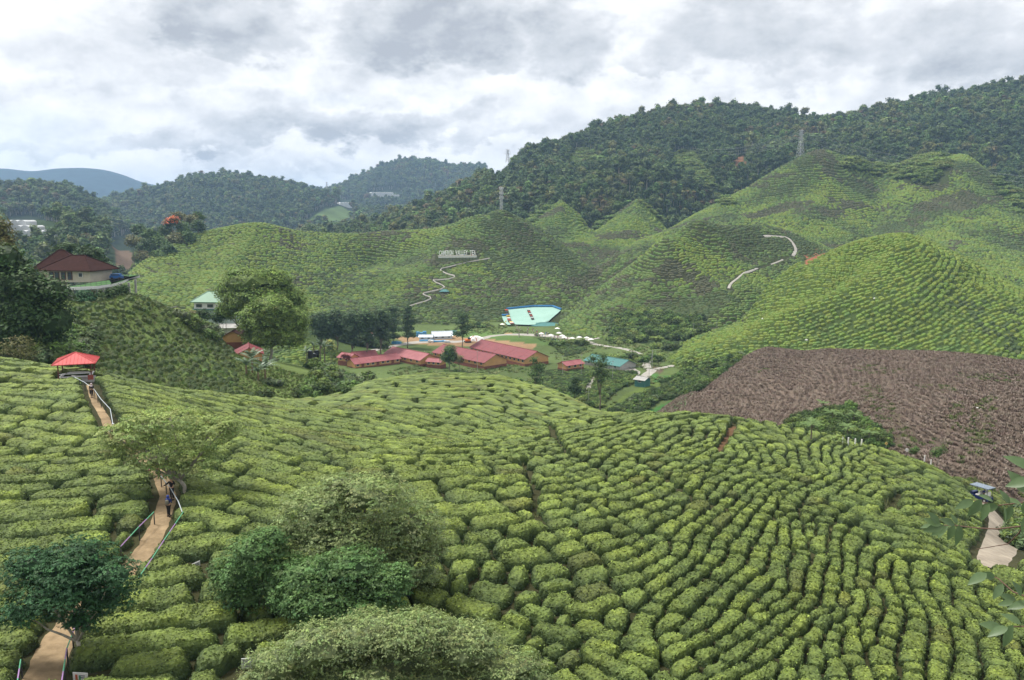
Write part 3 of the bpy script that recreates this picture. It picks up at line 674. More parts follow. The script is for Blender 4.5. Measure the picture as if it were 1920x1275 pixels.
        nr *= np.sign(nr[:, 2:3] + 1e-9); pc = pc + nr * rng.uniform(.0, .07, (k_, 1))
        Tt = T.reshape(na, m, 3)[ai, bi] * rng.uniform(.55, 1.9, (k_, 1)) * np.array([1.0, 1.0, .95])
        V2, F2, T2 = leaf_tris(pc, nr * 1.2, .075 + Y * .0006, Tt)
        F = np.concatenate([F, F2 + len(V)]); V = np.concatenate([V, V2]); T = np.concatenate([T, T2])
    return V, F, T
def size_seen(seg):
    L = np.hypot(*(seg[-1] - seg[0])); Y = seg[:, 1].mean(); px, py = proj(seg[len(seg)//2][0], Y, float(hgt(seg[len(seg)//2][0], Y)))
    return (0 if px < -60 or px > 1980 or py > 1330 else 1) * (L + .8) / Y ** 2
bush_order = sorted(enumerate(bushes), key=lambda q: size_seen(q[1]), reverse=True)
print('bushes', len(bushes))
def zone_of(px, py, side, Y, ln, pale):
    size = 'short' if ln < 2.3 else 'long' if ln > 5 else 'middle sized'; tone = 'olive tinted' if pale else 'fresh green'
    if side < -.5: z = 'among the hedges left of the sandy footpath' if py < 1000 else 'left of the footpath beside the blue green tree'
    elif px < 560 and py > 1000: z = 'between the lower footpath and the feathery trees'
    elif px < 560: z = 'right of the upper footpath behind the crooked tree'
    elif px < 1010: z = 'between the near trees and the narrow dirt track'
    elif py > 1180: z = 'along the bottom edge right of the pale shrub' if px < 1450 else 'along the bottom edge in the right corner'
    elif px > 1700: z = 'on the flank facing the pale dirt road'
    elif px < 1300: z = 'just right of the narrow dirt track'
    else: z = 'in steep rows between dirt track and road'
    return '%s %s clipped tea bush %s' % (size, tone, z), 'clipped tea bushes ' + z
zones = [('clipped tea hedge left of the sandy footpath', lambda x, y, p: p < 0), ('clipped tea hedge between the sandy footpath and the grey green trees', lambda x, y, p: x < 560),
         ('rounded clipped tea bush at the lower right of the near slope', lambda x, y, p: x > 1250), ('rounded clipped tea bush in the lower middle of the near slope', lambda x, y, p: True)]
pl = np.array([(p.x, p.y) for p in PATH_L])
rest = Acc()
for bi, (me_, seg) in enumerate(bush_order):
    V, F, T = bush_mesh(seg, seg[:, 1].mean() < 125, me_)
    if bi < 300:
        c = V.mean(0); c[2] = V[:, 2].min()
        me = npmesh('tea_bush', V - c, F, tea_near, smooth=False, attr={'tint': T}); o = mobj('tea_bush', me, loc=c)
        px, py = proj(c[0], c[1], c[2]); side = c[0] - np.interp(c[1], pl[::-1, 1], pl[::-1, 0])
        zl, zg = zone_of(px, py, side, c[1], float(np.hypot(*(seg[-1] - seg[0]))), T[:, 0].mean() / T[:, 1].mean() > 1.09)
        tag(o, zl, 'tea bush', zg)
    else:
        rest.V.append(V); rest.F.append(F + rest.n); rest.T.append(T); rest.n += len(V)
if rest.V:
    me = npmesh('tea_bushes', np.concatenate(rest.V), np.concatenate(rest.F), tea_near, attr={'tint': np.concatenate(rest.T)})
    tag(mobj('tea_bushes', me), kind='stuff'); print('rest tris', sum(len(f) for f in rest.F))
# --- far slopes
def mound(seed, nx=5, ny=4):
    r = np.random.default_rng(seed); u = np.linspace(-1, 1, nx + 1); v = np.linspace(-1, 1, ny + 1); U, W = np.meshgrid(u, v, indexing='ij')
    X = U * .5 + r.normal(size=U.shape) * .03; Y_ = W * .5 * np.sqrt(np.clip(1.02 - np.abs(U) ** 3 * .7, .1, 1)) + r.normal(size=U.shape) * .03
    Z = (np.clip(1 - np.abs(U) ** 4, 0, 1) ** .5) * (np.clip(1 - np.abs(W) ** 3, 0, 1) ** .5) * r.uniform(.8, 1.1, U.shape) - .08
    I = np.arange(U.size).reshape(U.shape); F = np.stack([I[:-1, :-1].ravel(), I[1:, :-1].ravel(), I[1:, 1:].ravel(), I[:-1, 1:].ravel()], -1)
    return np.stack([X, Y_, Z], -1).reshape(-1, 3), F
def tea_far(nm, c1, c2):
    return mat(nm, c1, rough=.7, col2=c2, scale=1.4, spec=.15, objrand=.28, scale2=None, detail=3)
m_a = tea_far('tea_slope_green', (.130, .190, .048), (.070, .115, .030)); m_b = tea_far('tea_slope_bright', (.175, .235, .042), (.095, .150, .030))
m_c = tea_far('tea_slope_dark', (.080, .112, .038), (.048, .072, .026)); m_d = tea_far('tea_slope_brownish', (.085, .088, .045), (.060, .065, .032))
ms = [npmesh('tea_clump', *mound(i), mm) for mm in (m_a, m_b, m_c, m_d) for i in range(3)]
CT = protos('tea_clumps', ms)
def far_tea(name, layers, x0, y0, x1, y1, res, sp, pick, gap=.12, lenr=(2.5, 6), hgt_=1.0, rotn=.35, coll=None, wf=1.18, excl=(), step=None, maxlen=80, poly=None, wid=None, rotbase=0.0, jit=.15, esm=12.0):
    coll = coll or CT
    gx, gy = np.meshgrid(np.arange(int((x1 - x0) / res) + 1) * res + x0, np.arange(int((y1 - y0) / res) + 1) * res + y0, indexing='ij'); gz = hgt(gx, gy)
    mk = np.isin(lid(gx, gy), [NAMES.index(l) for l in layers]) & visible(gx, gy, gz + 1.5, .004) & inframe(gx, gy, gz, 90, 60)
    px, py = proj(gx, gy, gz)
    for e in excl: mk &= ~e(gx, gy, px, py)
    if poly is not None: mk &= inpoly(px, py, poly)
    e = esm; hx = hgt(gx + e, gy) - hgt(gx - e, gy); hy = hgt(gx, gy + e) - hgt(gx, gy - e)
    th = np.arctan2(hx, -hy) + rotn * 2 * fbm(gx / 55, gy / 55, 2, 8) + rotbase; spc = np.full(gx.shape, sp) * (1 + .15 * fbm(gx / 30, gy / 30, 2, 3))
    ls = streamlines(x0, y0, x1, y1, res, (np.cos(th), np.sin(th)), spc, mk, maxlen, step or sp * .5, sp * .8, 6, .8)
    B = []
    for l in ls:
        d = np.diff(l, axis=0); stp = np.hypot(d[0][0], d[0][1]) if len(d) else 1; i = 0
        while i < len(l) - 1:
            k_ = max(1, int(random.uniform(*lenr) / stp)); j = min(i + k_, len(l) - 1); a, b = l[i], l[j]
            B.append(((a[0] + b[0]) / 2, (a[1] + b[1]) / 2, math.atan2(b[1] - a[1], b[0] - a[0]), math.hypot(b[0] - a[0], b[1] - a[1]))); i = j if random.random() > gap else j + 1
    B = np.array(B); x, y, an, ln = B.T; n = len(B); x = x + rng.normal(size=n) * jit; y = y + rng.normal(size=n) * jit; z = hgt(x, y); an = an + rng.normal(size=n) * .12
    px, py = proj(x, y, z)
    var = pick(x, y, px, py) * 3 + rng.integers(0, 3, n)
    scl = np.stack([ln + .5, np.full(n, (wid or sp) * wf) * rng.uniform(.85, 1.1, n), hgt_ * rng.uniform(.8, 1.15, n)], -1)
    o = scatter(name, coll, np.stack([x, y, z - .05], -1), slope_rot(x, y, an), scl, var)
    print(name, n); return B
def pk(pb, pc, pd, seed, thr=0.0):
    def f(x, y, px, py):
        n = fbm(x / 40, y / 40, 3, seed) + fbm(x / 9, y / 9, 2, seed + 5) * .3; m2 = fbm(x / 30 + 40, y / 30, 3, seed + 9); r = rng.uniform(-.12, .12, x.shape)
        v = np.zeros(x.shape, int); v[n + r > pb] = 1; v[n + r < pc] = 2; v[m2 + r > pd] = 3; return v
    return f
ROADM3 = [[(1432,443),(1450,443),(1474,445),(1486,455),(1492,468),(1486,480)],[(1468,487),(1456,492),(1445,496)],[(1420,503),(1397,511),(1385,520),(1372,530),(1366,541)]]
roadM = G([(1432,443),(1450,443),(1474,445),(1486,455),(1492,468),(1487,480),(1468,487),(1452,494),(1437,499),(1418,505),(1398,511),(1385,520),(1372,530),(1366,540),(1370,545)], ymin=480)
SIGNPATH = G([(822,486),(812,490)], ymin=450) ; ZIG = [(918,485),(880,492),(828,504),(836,513),(853,520),(812,526),(834,539),(800,549),(794,553),(808,561),(765,576)]
ZIGW = G(ZIG, ymin=450)
rd = lambda pts, w: (lambda x, y, px, py: near_line(x, y, [(p.x, p.y) for p in pts], w))
npoly = lambda poly: (lambda x, y, px, py: inpoly(px, py, poly))
def thr_sign(x, y, px, py):
    v = pk(.25, -.30, .30, 3)(x, y, px, py); r = rng.uniform(0, 1, x.shape)
    left = (px < 620); v[r < .75 * np.clip((760 - px) / 300, 0, 1)] = 1; v[(px > 700) & (py > 520) & (px > 760) & (r < .38)] = 3; v[(py > 560) & (px > 600) & (r < .45)] = 2; v[(px > 905) & (py < 520) & (r < .65)] = 2
    return v
far_tea('sign_hill_tea_rows', ['sign'], -300, 440, 110, 790, .6, 2.1, thr_sign, excl=[rd(ZIGW, 1.3), npoly([(945,612),(948,582),(1050,570),(1052,612)]), npoly([(818,492),(818,478),(896,478),(896,492)])])
far_tea('middle_hill_tea_rows', ['middle'], 10, 460, 330, 720, .6, 2.1, pk(.32, -.08, .34, 23), excl=[rd(roadM, 1.3), npoly([(1150,640),(1150,600),(1200,585),(1310,600),(1310,640)])])
far_tea('bright_hill_tea_rows', ['bright'], 50, 320, 340, 465, .5, 1.95, (lambda x, y, px, py: (lambda v, r: np.where((px > 1500) & (py < 560) & (r < .9) | (r < .55), 1, v))(pk(.1, -.45, .7, 43)(x, y, px, py), rng.uniform(0, 1, x.shape))), lenr=(1.6, 3.8), hgt_=1.0, rotbase=.5, jit=.28, excl=[npoly([(1500,500),(1500,450),(1556,445),(1560,470)])], rotn=.6)
far_tea('big_hill_tea_rows', ['big', 'pyramid'], 20, 460, 620, 1000, .9, 2.8, pk(.12, -.22, .22, 63), lenr=(2.2, 4.5), hgt_=1.2, rotn=.7, excl=[npoly([(1680,330),(1720,310),(1780,320),(1775,345),(1700,345)]), npoly([(1600,300),(1620,285),(1760,285),(1760,300),(1680,322)])])
def light(x, y, px, py):
    v = pk(-.3, -.6, .9, 83)(x, y, px, py); return v
# sparse old bushes on the grassy slope below the bungalow
far_tea('sparse_slope_tea_bushes', ['sparse'], -150, 112, -15, 260, .4, 1.9, (lambda x, y, px, py: np.where(rng.uniform(0, 1, x.shape) < .93, 2, 0)), gap=.95, lenr=(.6, 1.5), hgt_=.8, wid=1.1, excl=[npoly([(-200,800),(-200,500),(150,500),(160,600),(100,660),(90,700)]), npoly([(470,760),(440,700),(440,640),(560,640),(620,720),(600,770)])], step=.8, jit=.8, rotn=1.0)
far_tea('spur_tea_rows', ['spur'], -140, 280, 0, 410, .5, 2.0, pk(-.1, -.4, .9, 13), lenr=(2, 6))
# the pruned brown hillside: bare twiggy stumps in rows
def stump(seed, n=26):
    r = np.random.default_rng(seed); V = []; F = []
    for i in range(n):
        a = r.uniform(0, 2 * math.pi); t = r.uniform(.15, 1.0); b0 = np.array([r.normal() * .16, r.normal() * .16, 0]); b1 = b0 + np.array([math.cos(a) * t * .45, math.sin(a) * t * .45, r.uniform(.5, 1.0)])
        s = np.array([-math.sin(a), math.cos(a), 0]) * r.uniform(.03, .07); k = len(V); V += [b0 - s, b0 + s, b1 + s * .8, b1 - s * .8]; F.append((k, k + 1, k + 2, k + 3))
    return V, F
st_m = [mat('pruned_twigs_%s' % n_, c, rough=.9, var=.25, scale=2, objrand=.25, spec=.1) for n_, c in (('brown', (.215, .168, .130)), ('grey', (.27, .222, .178)), ('dark', (.150, .116, .090)), ('green', (.10, .13, .045)))]
CS = protos('pruned_stumps', [npmesh('pruned_stump', *stump(s_ + 10), mm) for mm in st_m for s_ in range(3)])
def pkb(x, y, px, py):
    r = rng.uniform(0, 1, x.shape); v = np.where(r < .45, 0, np.where(r < .75, 1, 2)); g_ = (fbm(x / 12, y / 12, 3, 15) > .34) | inpoly(px, py, [(1770,760),(1870,740),(1860,850),(1800,870)]) | inpoly(px, py, [(1600,720),(1650,720),(1720,830),(1690,850)])
    return np.where(g_ & (rng.uniform(0, 1, x.shape) < .28), 3, v)
far_tea('pruned_tea_stumps', ['brown'], 25, 108, 180, 275, .3, 1.15, pkb, gap=.3, lenr=(.7, 1.0), hgt_=.55, coll=CS, wf=1.15, step=.4, rotn=.25, maxlen=14, jit=.20, esm=35.0)
# ------------------------------------------------------------------ trees
def ico(sub=1):
    bm = bmesh.new(); bmesh.ops.create_icosphere(bm, subdivisions=sub, radius=1); V = np.array([v.co[:] for v in bm.verts]); F = np.array([[v.index for v in f.verts] for f in bm.faces]); bm.free(); return V, F
ICO1, ICO2 = ico(1), ico(2)
def crown(lobes, nclump, per, sig, leaf, flat=.6, seed=0, core=.72, sub=1, droop=0.0, upbias=.35, out=.9, tintvar=.25, pinn=0, highlight=1.0):
    """foliage: leaves in clumps round the shells of several lobes. lobes (m,6) x y z rx ry rz"""
    r = np.random.default_rng(seed); lb = np.asarray(lobes, float); Vs, Fs, Ts = [], [], []; n = 0
    if core:
        IV, IF = ICO2 if sub == 2 else ICO1
        for q in lb:
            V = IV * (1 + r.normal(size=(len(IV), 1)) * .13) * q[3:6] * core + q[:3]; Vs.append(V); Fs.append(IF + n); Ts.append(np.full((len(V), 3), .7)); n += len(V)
    w = lb[:, 3] * lb[:, 5] + .01; w /= w.sum(); k = r.choice(len(lb), nclump, p=w)
    d = r.normal(size=(nclump, 3)); d[:, 2] += upbias; d /= np.linalg.norm(d, axis=1)[:, None]
    c = lb[k, :3] + d * lb[k, 3:6] * (r.uniform(.68, 1.06, (nclump, 1)))
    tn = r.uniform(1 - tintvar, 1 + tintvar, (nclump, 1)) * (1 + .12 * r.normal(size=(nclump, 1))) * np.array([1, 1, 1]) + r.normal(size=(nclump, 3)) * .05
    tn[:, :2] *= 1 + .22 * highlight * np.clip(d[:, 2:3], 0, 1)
    kk = np.repeat(np.arange(nclump), per); m = len(kk)
    if pinn:   # feathery fronds: leaflets lined up on a few directions per clump
        fr = r.integers(0, pinn, m); az = r.uniform(0, 2 * math.pi, (nclump, pinn))[kk, fr]; t = r.uniform(0, 1, m)
        el = r.uniform(-.25, .35, (nclump, pinn))[kk, fr]
        p = c[kk] + np.stack([np.cos(az) * np.cos(el), np.sin(az) * np.cos(el), np.sin(el) - droop * t], -1) * (t * sig * 2.2)[:, None] + r.normal(size=(m, 3)) * sig * .10
    else:
        p = c[kk] + r.normal(size=(m, 3)) * sig * np.array([1, 1, flat]) ; p[:, 2] -= droop * np.abs(r.normal(size=m)) * sig
    nr = d[kk] * out + np.array([0, 0, .6]) + r.normal(size=(m, 3)) * .45
    nr /= np.linalg.norm(nr, axis=1)[:, None]; a = r.normal(size=(m, 3)); a -= (a * nr).sum(1)[:, None] * nr; a /= np.linalg.norm(a, axis=1)[:, None]; b = np.cross(nr, a)
    s = leaf * r.uniform(.6, 1.35, (m, 1)); p0 = p + a * s; p1 = p - a * s * .5 + b * s * .5; p2 = p - a * s * .5 - b * s * .5
    Vs.append(np.stack([p0, p1, p2], 1).reshape(-1, 3)); Fs.append(np.arange(m * 3).reshape(-1, 3) + n)
    Ts.append(np.repeat(tn[kk] * r.uniform(.75, 1.25, (m, 1)), 3, axis=0))
    return np.concatenate(Vs), np.concatenate(Fs), np.concatenate(Ts)
def leafmat(nm, c, c2=None, objrand=0.0, rough=.6, transl=.18): return mat(nm, c, rough=rough, col2=c2 or tuple(x * .6 for x in c), scale=.8, spec=.22, tintattr='tint', objrand=objrand, detail=3, transl=transl)
M_FOR = [leafmat('forest_leaves_%s' % n_, c, objrand=.35) for n_, c in (('deep', (0.078, 0.132, 0.046)), ('mid', (0.109, 0.171, 0.056)), ('olive', (0.155, 0.183, 0.062)), ('brown', (0.194, 0.163, 0.078)), ('bright', (0.155, 0.248, 0.070)))]
M_BARK = mat('bark', (.16, .13, .10), rough=.9, var=.3, scale=6, bump=.02)
M_BARKL = mat('pale_bark', (.34, .31, .26), rough=.9, var=.25, scale=5, bump=.02)
def far_tree(seed, m_, tall=1.0, nl=6, per=8, ncl=42, leaf=.95):
    r = np.random.default_rng(seed); L = []
    for i in range(nl):
        a = r.uniform(0, 2 * math.pi); q = r.uniform(0, 2.6); L.append((math.cos(a) * q, math.sin(a) * q, (9.5 + r.uniform(-2.8, 2.2)) * tall, r.uniform(1.7, 2.7), r.uniform(1.7, 2.7), r.uniform(1.4, 2.3)))
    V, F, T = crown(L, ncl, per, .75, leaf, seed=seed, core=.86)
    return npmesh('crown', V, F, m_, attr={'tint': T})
def trunk_mesh(h, r0, mt, seed=0, nm='trunk', n=6):
    r = random.Random(seed); mb = MB(); pts = [(r.uniform(-.03, .03) * h * t, r.uniform(-.03, .03) * h * t, h * t - .4 * (t == 0)) for t in (0, .25, .5, .75, 1)]
    mb.tube(pts, [r0 * (1.25, 1, .85, .7, .5)[i] for i in range(5)], n=n)
    me = bpy.data.meshes.new(nm); me.from_pydata(mb.V, [], mb.F); me.materials.append(mt); return me
FT = []; kinds = [0, 0, 1, 1, 1, 0, 2, 2, 3, 4, 1, 0]
for i, k_ in enumerate(kinds): FT.append(far_tree(200 + i, M_FOR[k_], tall=1.0 if i % 3 else 1.2))
TRK = [trunk_mesh(10, .28, M_BARKL, i) for i in range(3)]
# stuff prototypes carry the trunk in the same mesh
def joined(me1, me2, nm):
    bm = bmesh.new(); bm.from_mesh(me1); n0 = len(bm.faces); bm.from_mesh(me2); bm.faces.ensure_lookup_table()
    for f in bm.faces[n0:]: f.material_index = 1
    me = bpy.data.meshes.new(nm); bm.to_mesh(me); bm.free(); me.materials.append(me1.materials[0]); me.materials.append(me2.materials[0]); return me
CF = protos('forest_trees', [joined(FT[i], TRK[i % 3], 'forest_tree') for i in range(len(FT))])
def tree_spots(layers, x0, x1, y0, y1, sp, seed, excl=()):
    r = np.random.default_rng(seed); gx, gy = np.meshgrid(np.arange(x0, x1, sp), np.arange(y0, y1, sp), indexing='ij')
    x = gx.ravel() + r.uniform(-.48, .48, gx.size) * sp; y = gy.ravel() + r.uniform(-.48, .48, gx.size) * sp; z = hgt(x, y)
    k = np.isin(lid(x, y), [NAMES.index(l) for l in layers]) & visible(x, y, z + 14, .003) & inframe(x, y, z, 60, 20)
    px, py = proj(x, y, z)
    for e in excl: k &= ~e(x, y, px, py)
    return x[k], y[k], z[k], px[k], py[k]
clear = [npoly([(1055,330),(1075,285),(1110,280),(1125,300),(1110,325)]), npoly([(1250,330),(1262,288),(1300,285),(1330,330),(1365,385),(1330,378),(1280,330)]), npoly([(905,330),(920,315),(970,325),(930,345)]),
         npoly([(560,425),(600,392),(650,380),(665,400),(650,432)]), npoly([(1375,325),(1375,295),(1400,290),(1402,322)]), npoly([(8,468),(8,408),(65,404),(112,425),(112,470)]), npoly([(205,535),(204,456),(250,430),(258,520)]),
         npoly([(690,375),(688,360),(745,355),(760,370),(720,382)]), npoly([(636,388),(636,378),(660,372),(662,386)])]
SP_ = []
for lay, x0, x1, y0, y1, sp, sc in ((['forest'], -380, 1150, 880, 1560, 7.2, 1.05), (['lefthill'], -640, -130, 600, 980, 7.5, .95), (['leftforest'], -1100, -280, 1200, 1700, 9.5, 1.25), (['farforest'], -1400, -150, 1650, 2450, 11, 1.35), (['blueforest'], -1300, 300, 2600, 3600, 15, 1.7)):
    a = tree_spots(lay, x0, x1, y0, y1, sp, len(SP_) + 5, clear); n = len(a[0]); kind = fbm(a[0] / 60, a[1] / 60, 3, 9) + rng.uniform(-.5, .5, n)
    vk = np.select([kind < -.15, kind < .3, kind < .42], [0, 1, 2], 3)
    tab = {0: [0, 1, 5, 11], 1: [2, 3, 4, 10], 2: [6, 7, 9, 10], 3: [8, 6, 9, 7]}
    var = np.array([tab[q][rng.integers(0, 4)] for q in vk])
    s = sc * rng.uniform(.6, 1.3, n) * (1 + .4 * (rng.uniform(0, 1, n) < .09))
    SP_.append(np.stack([a[0], a[1], a[2], s, var, a[3], a[4]], -1))
ALLT = np.concatenate(SP_); order = np.argsort(ALLT[:, 1] / ALLT[:, 3]); ALLT = ALLT[order]
seen = (ALLT[:, 5] > 0) & (ALLT[:, 5] < 1920) & visible(ALLT[:, 0], ALLT[:, 1], ALLT[:, 2] + 7, 0)
ind = np.flatnonzero(seen)[:285]; m_ = np.zeros(len(ALLT), bool); m_[ind] = True
kindname = lambda v: 'brownish' if v == 8 else 'olive green' if v in (6, 7) else 'bright green' if v == 9 else 'dark green' if v in (0, 1, 5, 11) else 'mid green'
for x, y, z, s, v, px, py in ALLT[m_]:
    v = int(v); left = px < 420
    where = ('top of the wooded hill left of the bungalow roof' if px < 75 else 'slope right behind the bungalow roof' if px < 215 else 'wooded slope right of the cleared strip') if left else 'forest edge behind the left small pyramid hill' if 960 < px < 1100 else 'forest edge behind the right small pyramid hill' if 1100 <= px < 1300 else 'forest foot above the big tea hill' if px >= 1300 else 'wooded ridge left of the cell tower' if px < 935 else 'wooded ridge behind the cell tower'
    where_ = 'wooded hill behind the brown roofed bungalow' if left else 'forest edge behind the two small pyramid hills' if px > 1000 else 'wooded ridge behind the letter sign hill'
    o = empty('forest_tree', (x, y, z), random.uniform(0, 6.28), '%s forest tree on the %s' % (kindname(v), where), 'tree', 'trees on the ' + where); o.scale = (s, s, s * random.uniform(.9, 1.15))
    mobj('crown', FT[v], o); mobj('trunk', TRK[v % 3], o)
Rr = ALLT[~m_]; n = len(Rr); print('far trees', n)
scatter('forest', CF, Rr[:, :3], np.stack([np.zeros(n), np.zeros(n), rng.uniform(0, 6.28, n)], -1), np.stack([Rr[:, 3], Rr[:, 3], Rr[:, 3] * rng.uniform(.85, 1.2, n)], -1), Rr[:, 4])

# shrubs and rank growth nobody could count
M_SH = [leafmat('shrub_leaves_%s' % n_, c, objrand=.3) for n_, c in (('dark', (0.068, 0.115, 0.034)), ('mid', (0.115, 0.189, 0.047)), ('light', (0.189, 0.270, 0.074)), ('grey', (0.149, 0.203, 0.101)))]
def shrub(seed, m_):
    r = np.random.default_rng(seed); L = [(r.uniform(-.5, .5), r.uniform(-.5, .5), r.uniform(.3, .7), r.uniform(.4, .7), r.uniform(.4, .7), r.uniform(.35, .6)) for i in range(4)]
    V, F, T = crown(L, 60, 9, .13, .15, seed=seed, core=.8); return npmesh('shrub', V, F, m_, attr={'tint': T})
CSH = protos('shrubs', [shrub(300 + i, M_SH[i // 2]) for i in range(8)])
def tuft(seed, m_):
    r = np.random.default_rng(seed); V = []; F = []
    for i in range(34):
        a = r.uniform(0, 6.28); q = r.uniform(0, .5); b = np.array([math.cos(a) * q, math.sin(a) * q, 0]); a2 = r.uniform(0, 6.28); h = r.uniform(.5, 1.1); s = np.array([math.cos(a2), math.sin(a2), 0]) * .06; k = len(V)
        V += [b - s, b + s, b + np.array([math.cos(a) * .35, math.sin(a) * .35, h])]; F.append((k, k + 1, k + 2))
    return npmesh('grass_tuft', V, F, m_)
M_GR = [mat('long_grass_%s' % n_, c, rough=.8, var=.25, scale=1, objrand=.3, spec=.15) for n_, c in (('green', (.13, .20, .05)), ('pale', (.24, .26, .12)), ('dull', (.13, .155, .06)))]
CGR = protos('grass_tufts', [tuft(330 + i, M_GR[i // 2]) for i in range(6)])
def patch(name, coll, polys, ylo, yhi, sp, smin, smax, var, hz=(.7, 1.2), lays=None, dens=1.0, seed=1, noise=None, excl=()):
    r = np.random.default_rng(seed); P3 = []
    A = np.array([P(px, py, 1.0)[0] for poly in polys for px, py in poly])
    Ys = np.arange(ylo, yhi, sp); X = []; Yv = []
    for y in Ys:
        xs = np.arange(A.min() * y * 1.02 - 5, A.max() * y * 1.02 + 5, sp); X.append(xs); Yv.append(np.full(len(xs), y))
    x = np.concatenate(X); y = np.concatenate(Yv); x = x + r.uniform(-.5, .5, len(x)) * sp; y = y + r.uniform(-.5, .5, len(x)) * sp; z = hgt(x, y); px, py = proj(x, y, z)
    k = np.zeros(len(x), bool)
    for poly in polys: k |= inpoly(px, py, poly)
    k &= visible(x, y, z + smax, .004) & (r.uniform(0, 1, len(x)) < dens)
    if lays: k &= np.isin(lid(x, y), [NAMES.index(l) if l else -1 for l in lays])
    if noise: k &= fbm(x / noise[0], y / noise[0], 3, noise[2]) > noise[1]
    for e in excl: k &= ~e(x, y, px, py)
    x, y, z = x[k], y[k], z[k]; n = len(x)
    if not n: print('EMPTY', name); return
    s = r.uniform(smin, smax, n)
    scatter(name, coll, np.stack([x, y, z - .05], -1), np.stack([np.zeros(n), np.zeros(n), r.uniform(0, 6.28, n)], -1), np.stack([s, s, s * r.uniform(*hz, n)], -1), r.choice(var, n))
    print(name, n)

def at(px, py, Y): return Vector(P(px, py, Y))
def tree(name, label, cat, base, Y, lobes, mt, nclump, per, sig, leaf, trunk=.2, flat=.6, seed=1, core=.72, droop=0, group=None, pinn=0, bark=None, stems=1, limbs=True, upbias=.35, depth=.85, out=.9, tintvar=.25, sub=1, extra=None, highlight=1.0):
    """lobes in photo pixels (px, py, rx, ry[, dY]) at the distance Y"""
    r = random.Random(seed); bx = at(base[0], base[1], Y).x; bz = float(hgt(bx, Y)); B = Vector((bx, Y, bz)); k = Y / FPX * 1.01
    L = []
    for q in lobes:
        dY = q[4] if len(q) > 4 else r.uniform(-.3, .3) * q[2] * k
        c = at(q[0], q[1], Y + dY) - B; L.append((c.x, c.y, c.z, q[2] * k, q[2] * k * depth, q[3] * k))
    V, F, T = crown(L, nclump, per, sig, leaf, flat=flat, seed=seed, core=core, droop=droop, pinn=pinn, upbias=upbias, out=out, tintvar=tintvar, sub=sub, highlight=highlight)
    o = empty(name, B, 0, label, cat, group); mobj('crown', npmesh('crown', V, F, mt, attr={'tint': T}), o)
    if extra:
        V, F, T = crown([L[i] for i in extra[0]], extra[1], per, sig, leaf, flat=flat, seed=seed + 5, core=0, upbias=.8); mobj('blossom', npmesh('blossom', V, F, extra[2], attr={'tint': T}), o)
    bk = bark or M_BARK; zc = min(q[2] for q in L); top = Vector((sum(q[0] for q in L) / len(L), sum(q[1] for q in L) / len(L), max(.6, zc + .1 * L[0][5])))
    fork = Vector((top.x * .35, top.y * .35, max(.35, top.z * .55)))
    for s_ in range(stems):
        mb = MB(); off = Vector((r.uniform(-1, 1), r.uniform(-1, 1), 0)) * (trunk * 3 if stems > 1 else 0)
        f2 = fork + off * 1.5; mb.tube([off * .6 + Vector((0, 0, -.5)), off * .6 + f2 * .3, off + f2 * .62 + Vector((r.uniform(-.5, .5) * trunk * 3, 0, 0)), f2], [trunk * 1.25, trunk, trunk * .88, trunk * .8], n=8)
        mb.build('trunk', bk, o, smooth=True)
    if limbs:
        for q in L:
            mb = MB(); e = Vector(q[:3]); e.z += q[5] * .25; m1 = fork.lerp(e, .5) + Vector((r.uniform(-.15, .15), r.uniform(-.15, .15), -.12)) * q[3]
            mb.tube([fork * .93, fork.lerp(m1, .5) , m1, e], [trunk * .62, trunk * .5, trunk * .36, trunk * .12], n=6)
            for j in range(4):
                a = Vector((r.uniform(-1, 1), r.uniform(-1, 1), r.uniform(-.2, .8))); a.normalize(); st = m1.lerp(e, r.uniform(.1, .8)); en = Vector(q[:3]) + Vector((a.x * q[3], a.y * q[4], a.z * q[5])) * .85
                mb.tube([st, st.lerp(en, .5) + Vector((0, 0, .06 * q[3])), en], [trunk * .22, trunk * .15, trunk * .05], n=5)
            mb.build('limb', bk, o, smooth=True)
    return o
M_FEA = leafmat('feathery_leaves_blue_green', (.052, .125, .052), (.027, .075, .032), transl=.15)
M_LIG = leafmat('feathery_leaves_light', (.34, .41, .16), (.22, .29, .105), transl=.3)
M_GRG = leafmat('leaves_grey_green', (.29, .355, .165), (.175, .23, .10), transl=.3)
M_FE2 = leafmat('feathery_leaves_green', (.14, .245, .09), (.08, .15, .055), transl=.25)
M_YG = leafmat('leaves_yellow_green', (.185, .26, .060), (.11, .17, .042))
M_DK = leafmat('leaves_dark', (.065, .115, .038), (.038, .072, .024)); M_DK2 = leafmat('leaves_dark_blueish', (.065, .110, .045), (.036, .068, .028))
M_MID = leafmat('leaves_mid', (.105, .175, .050), (.06, .105, .03)); M_BRN = leafmat('leaves_olive_brown', (.17, .17, .07), (.10, .10, .04))
M_ORG = leafmat('blossom_orange', (.62, .17, .07), (.45, .10, .04)); M_YEL = leafmat('blossom_yellow', (.62, .60, .20), (.45, .45, .14)); M_RED = leafmat('leaves_red', (.20, .03, .03), (.12, .02, .02))
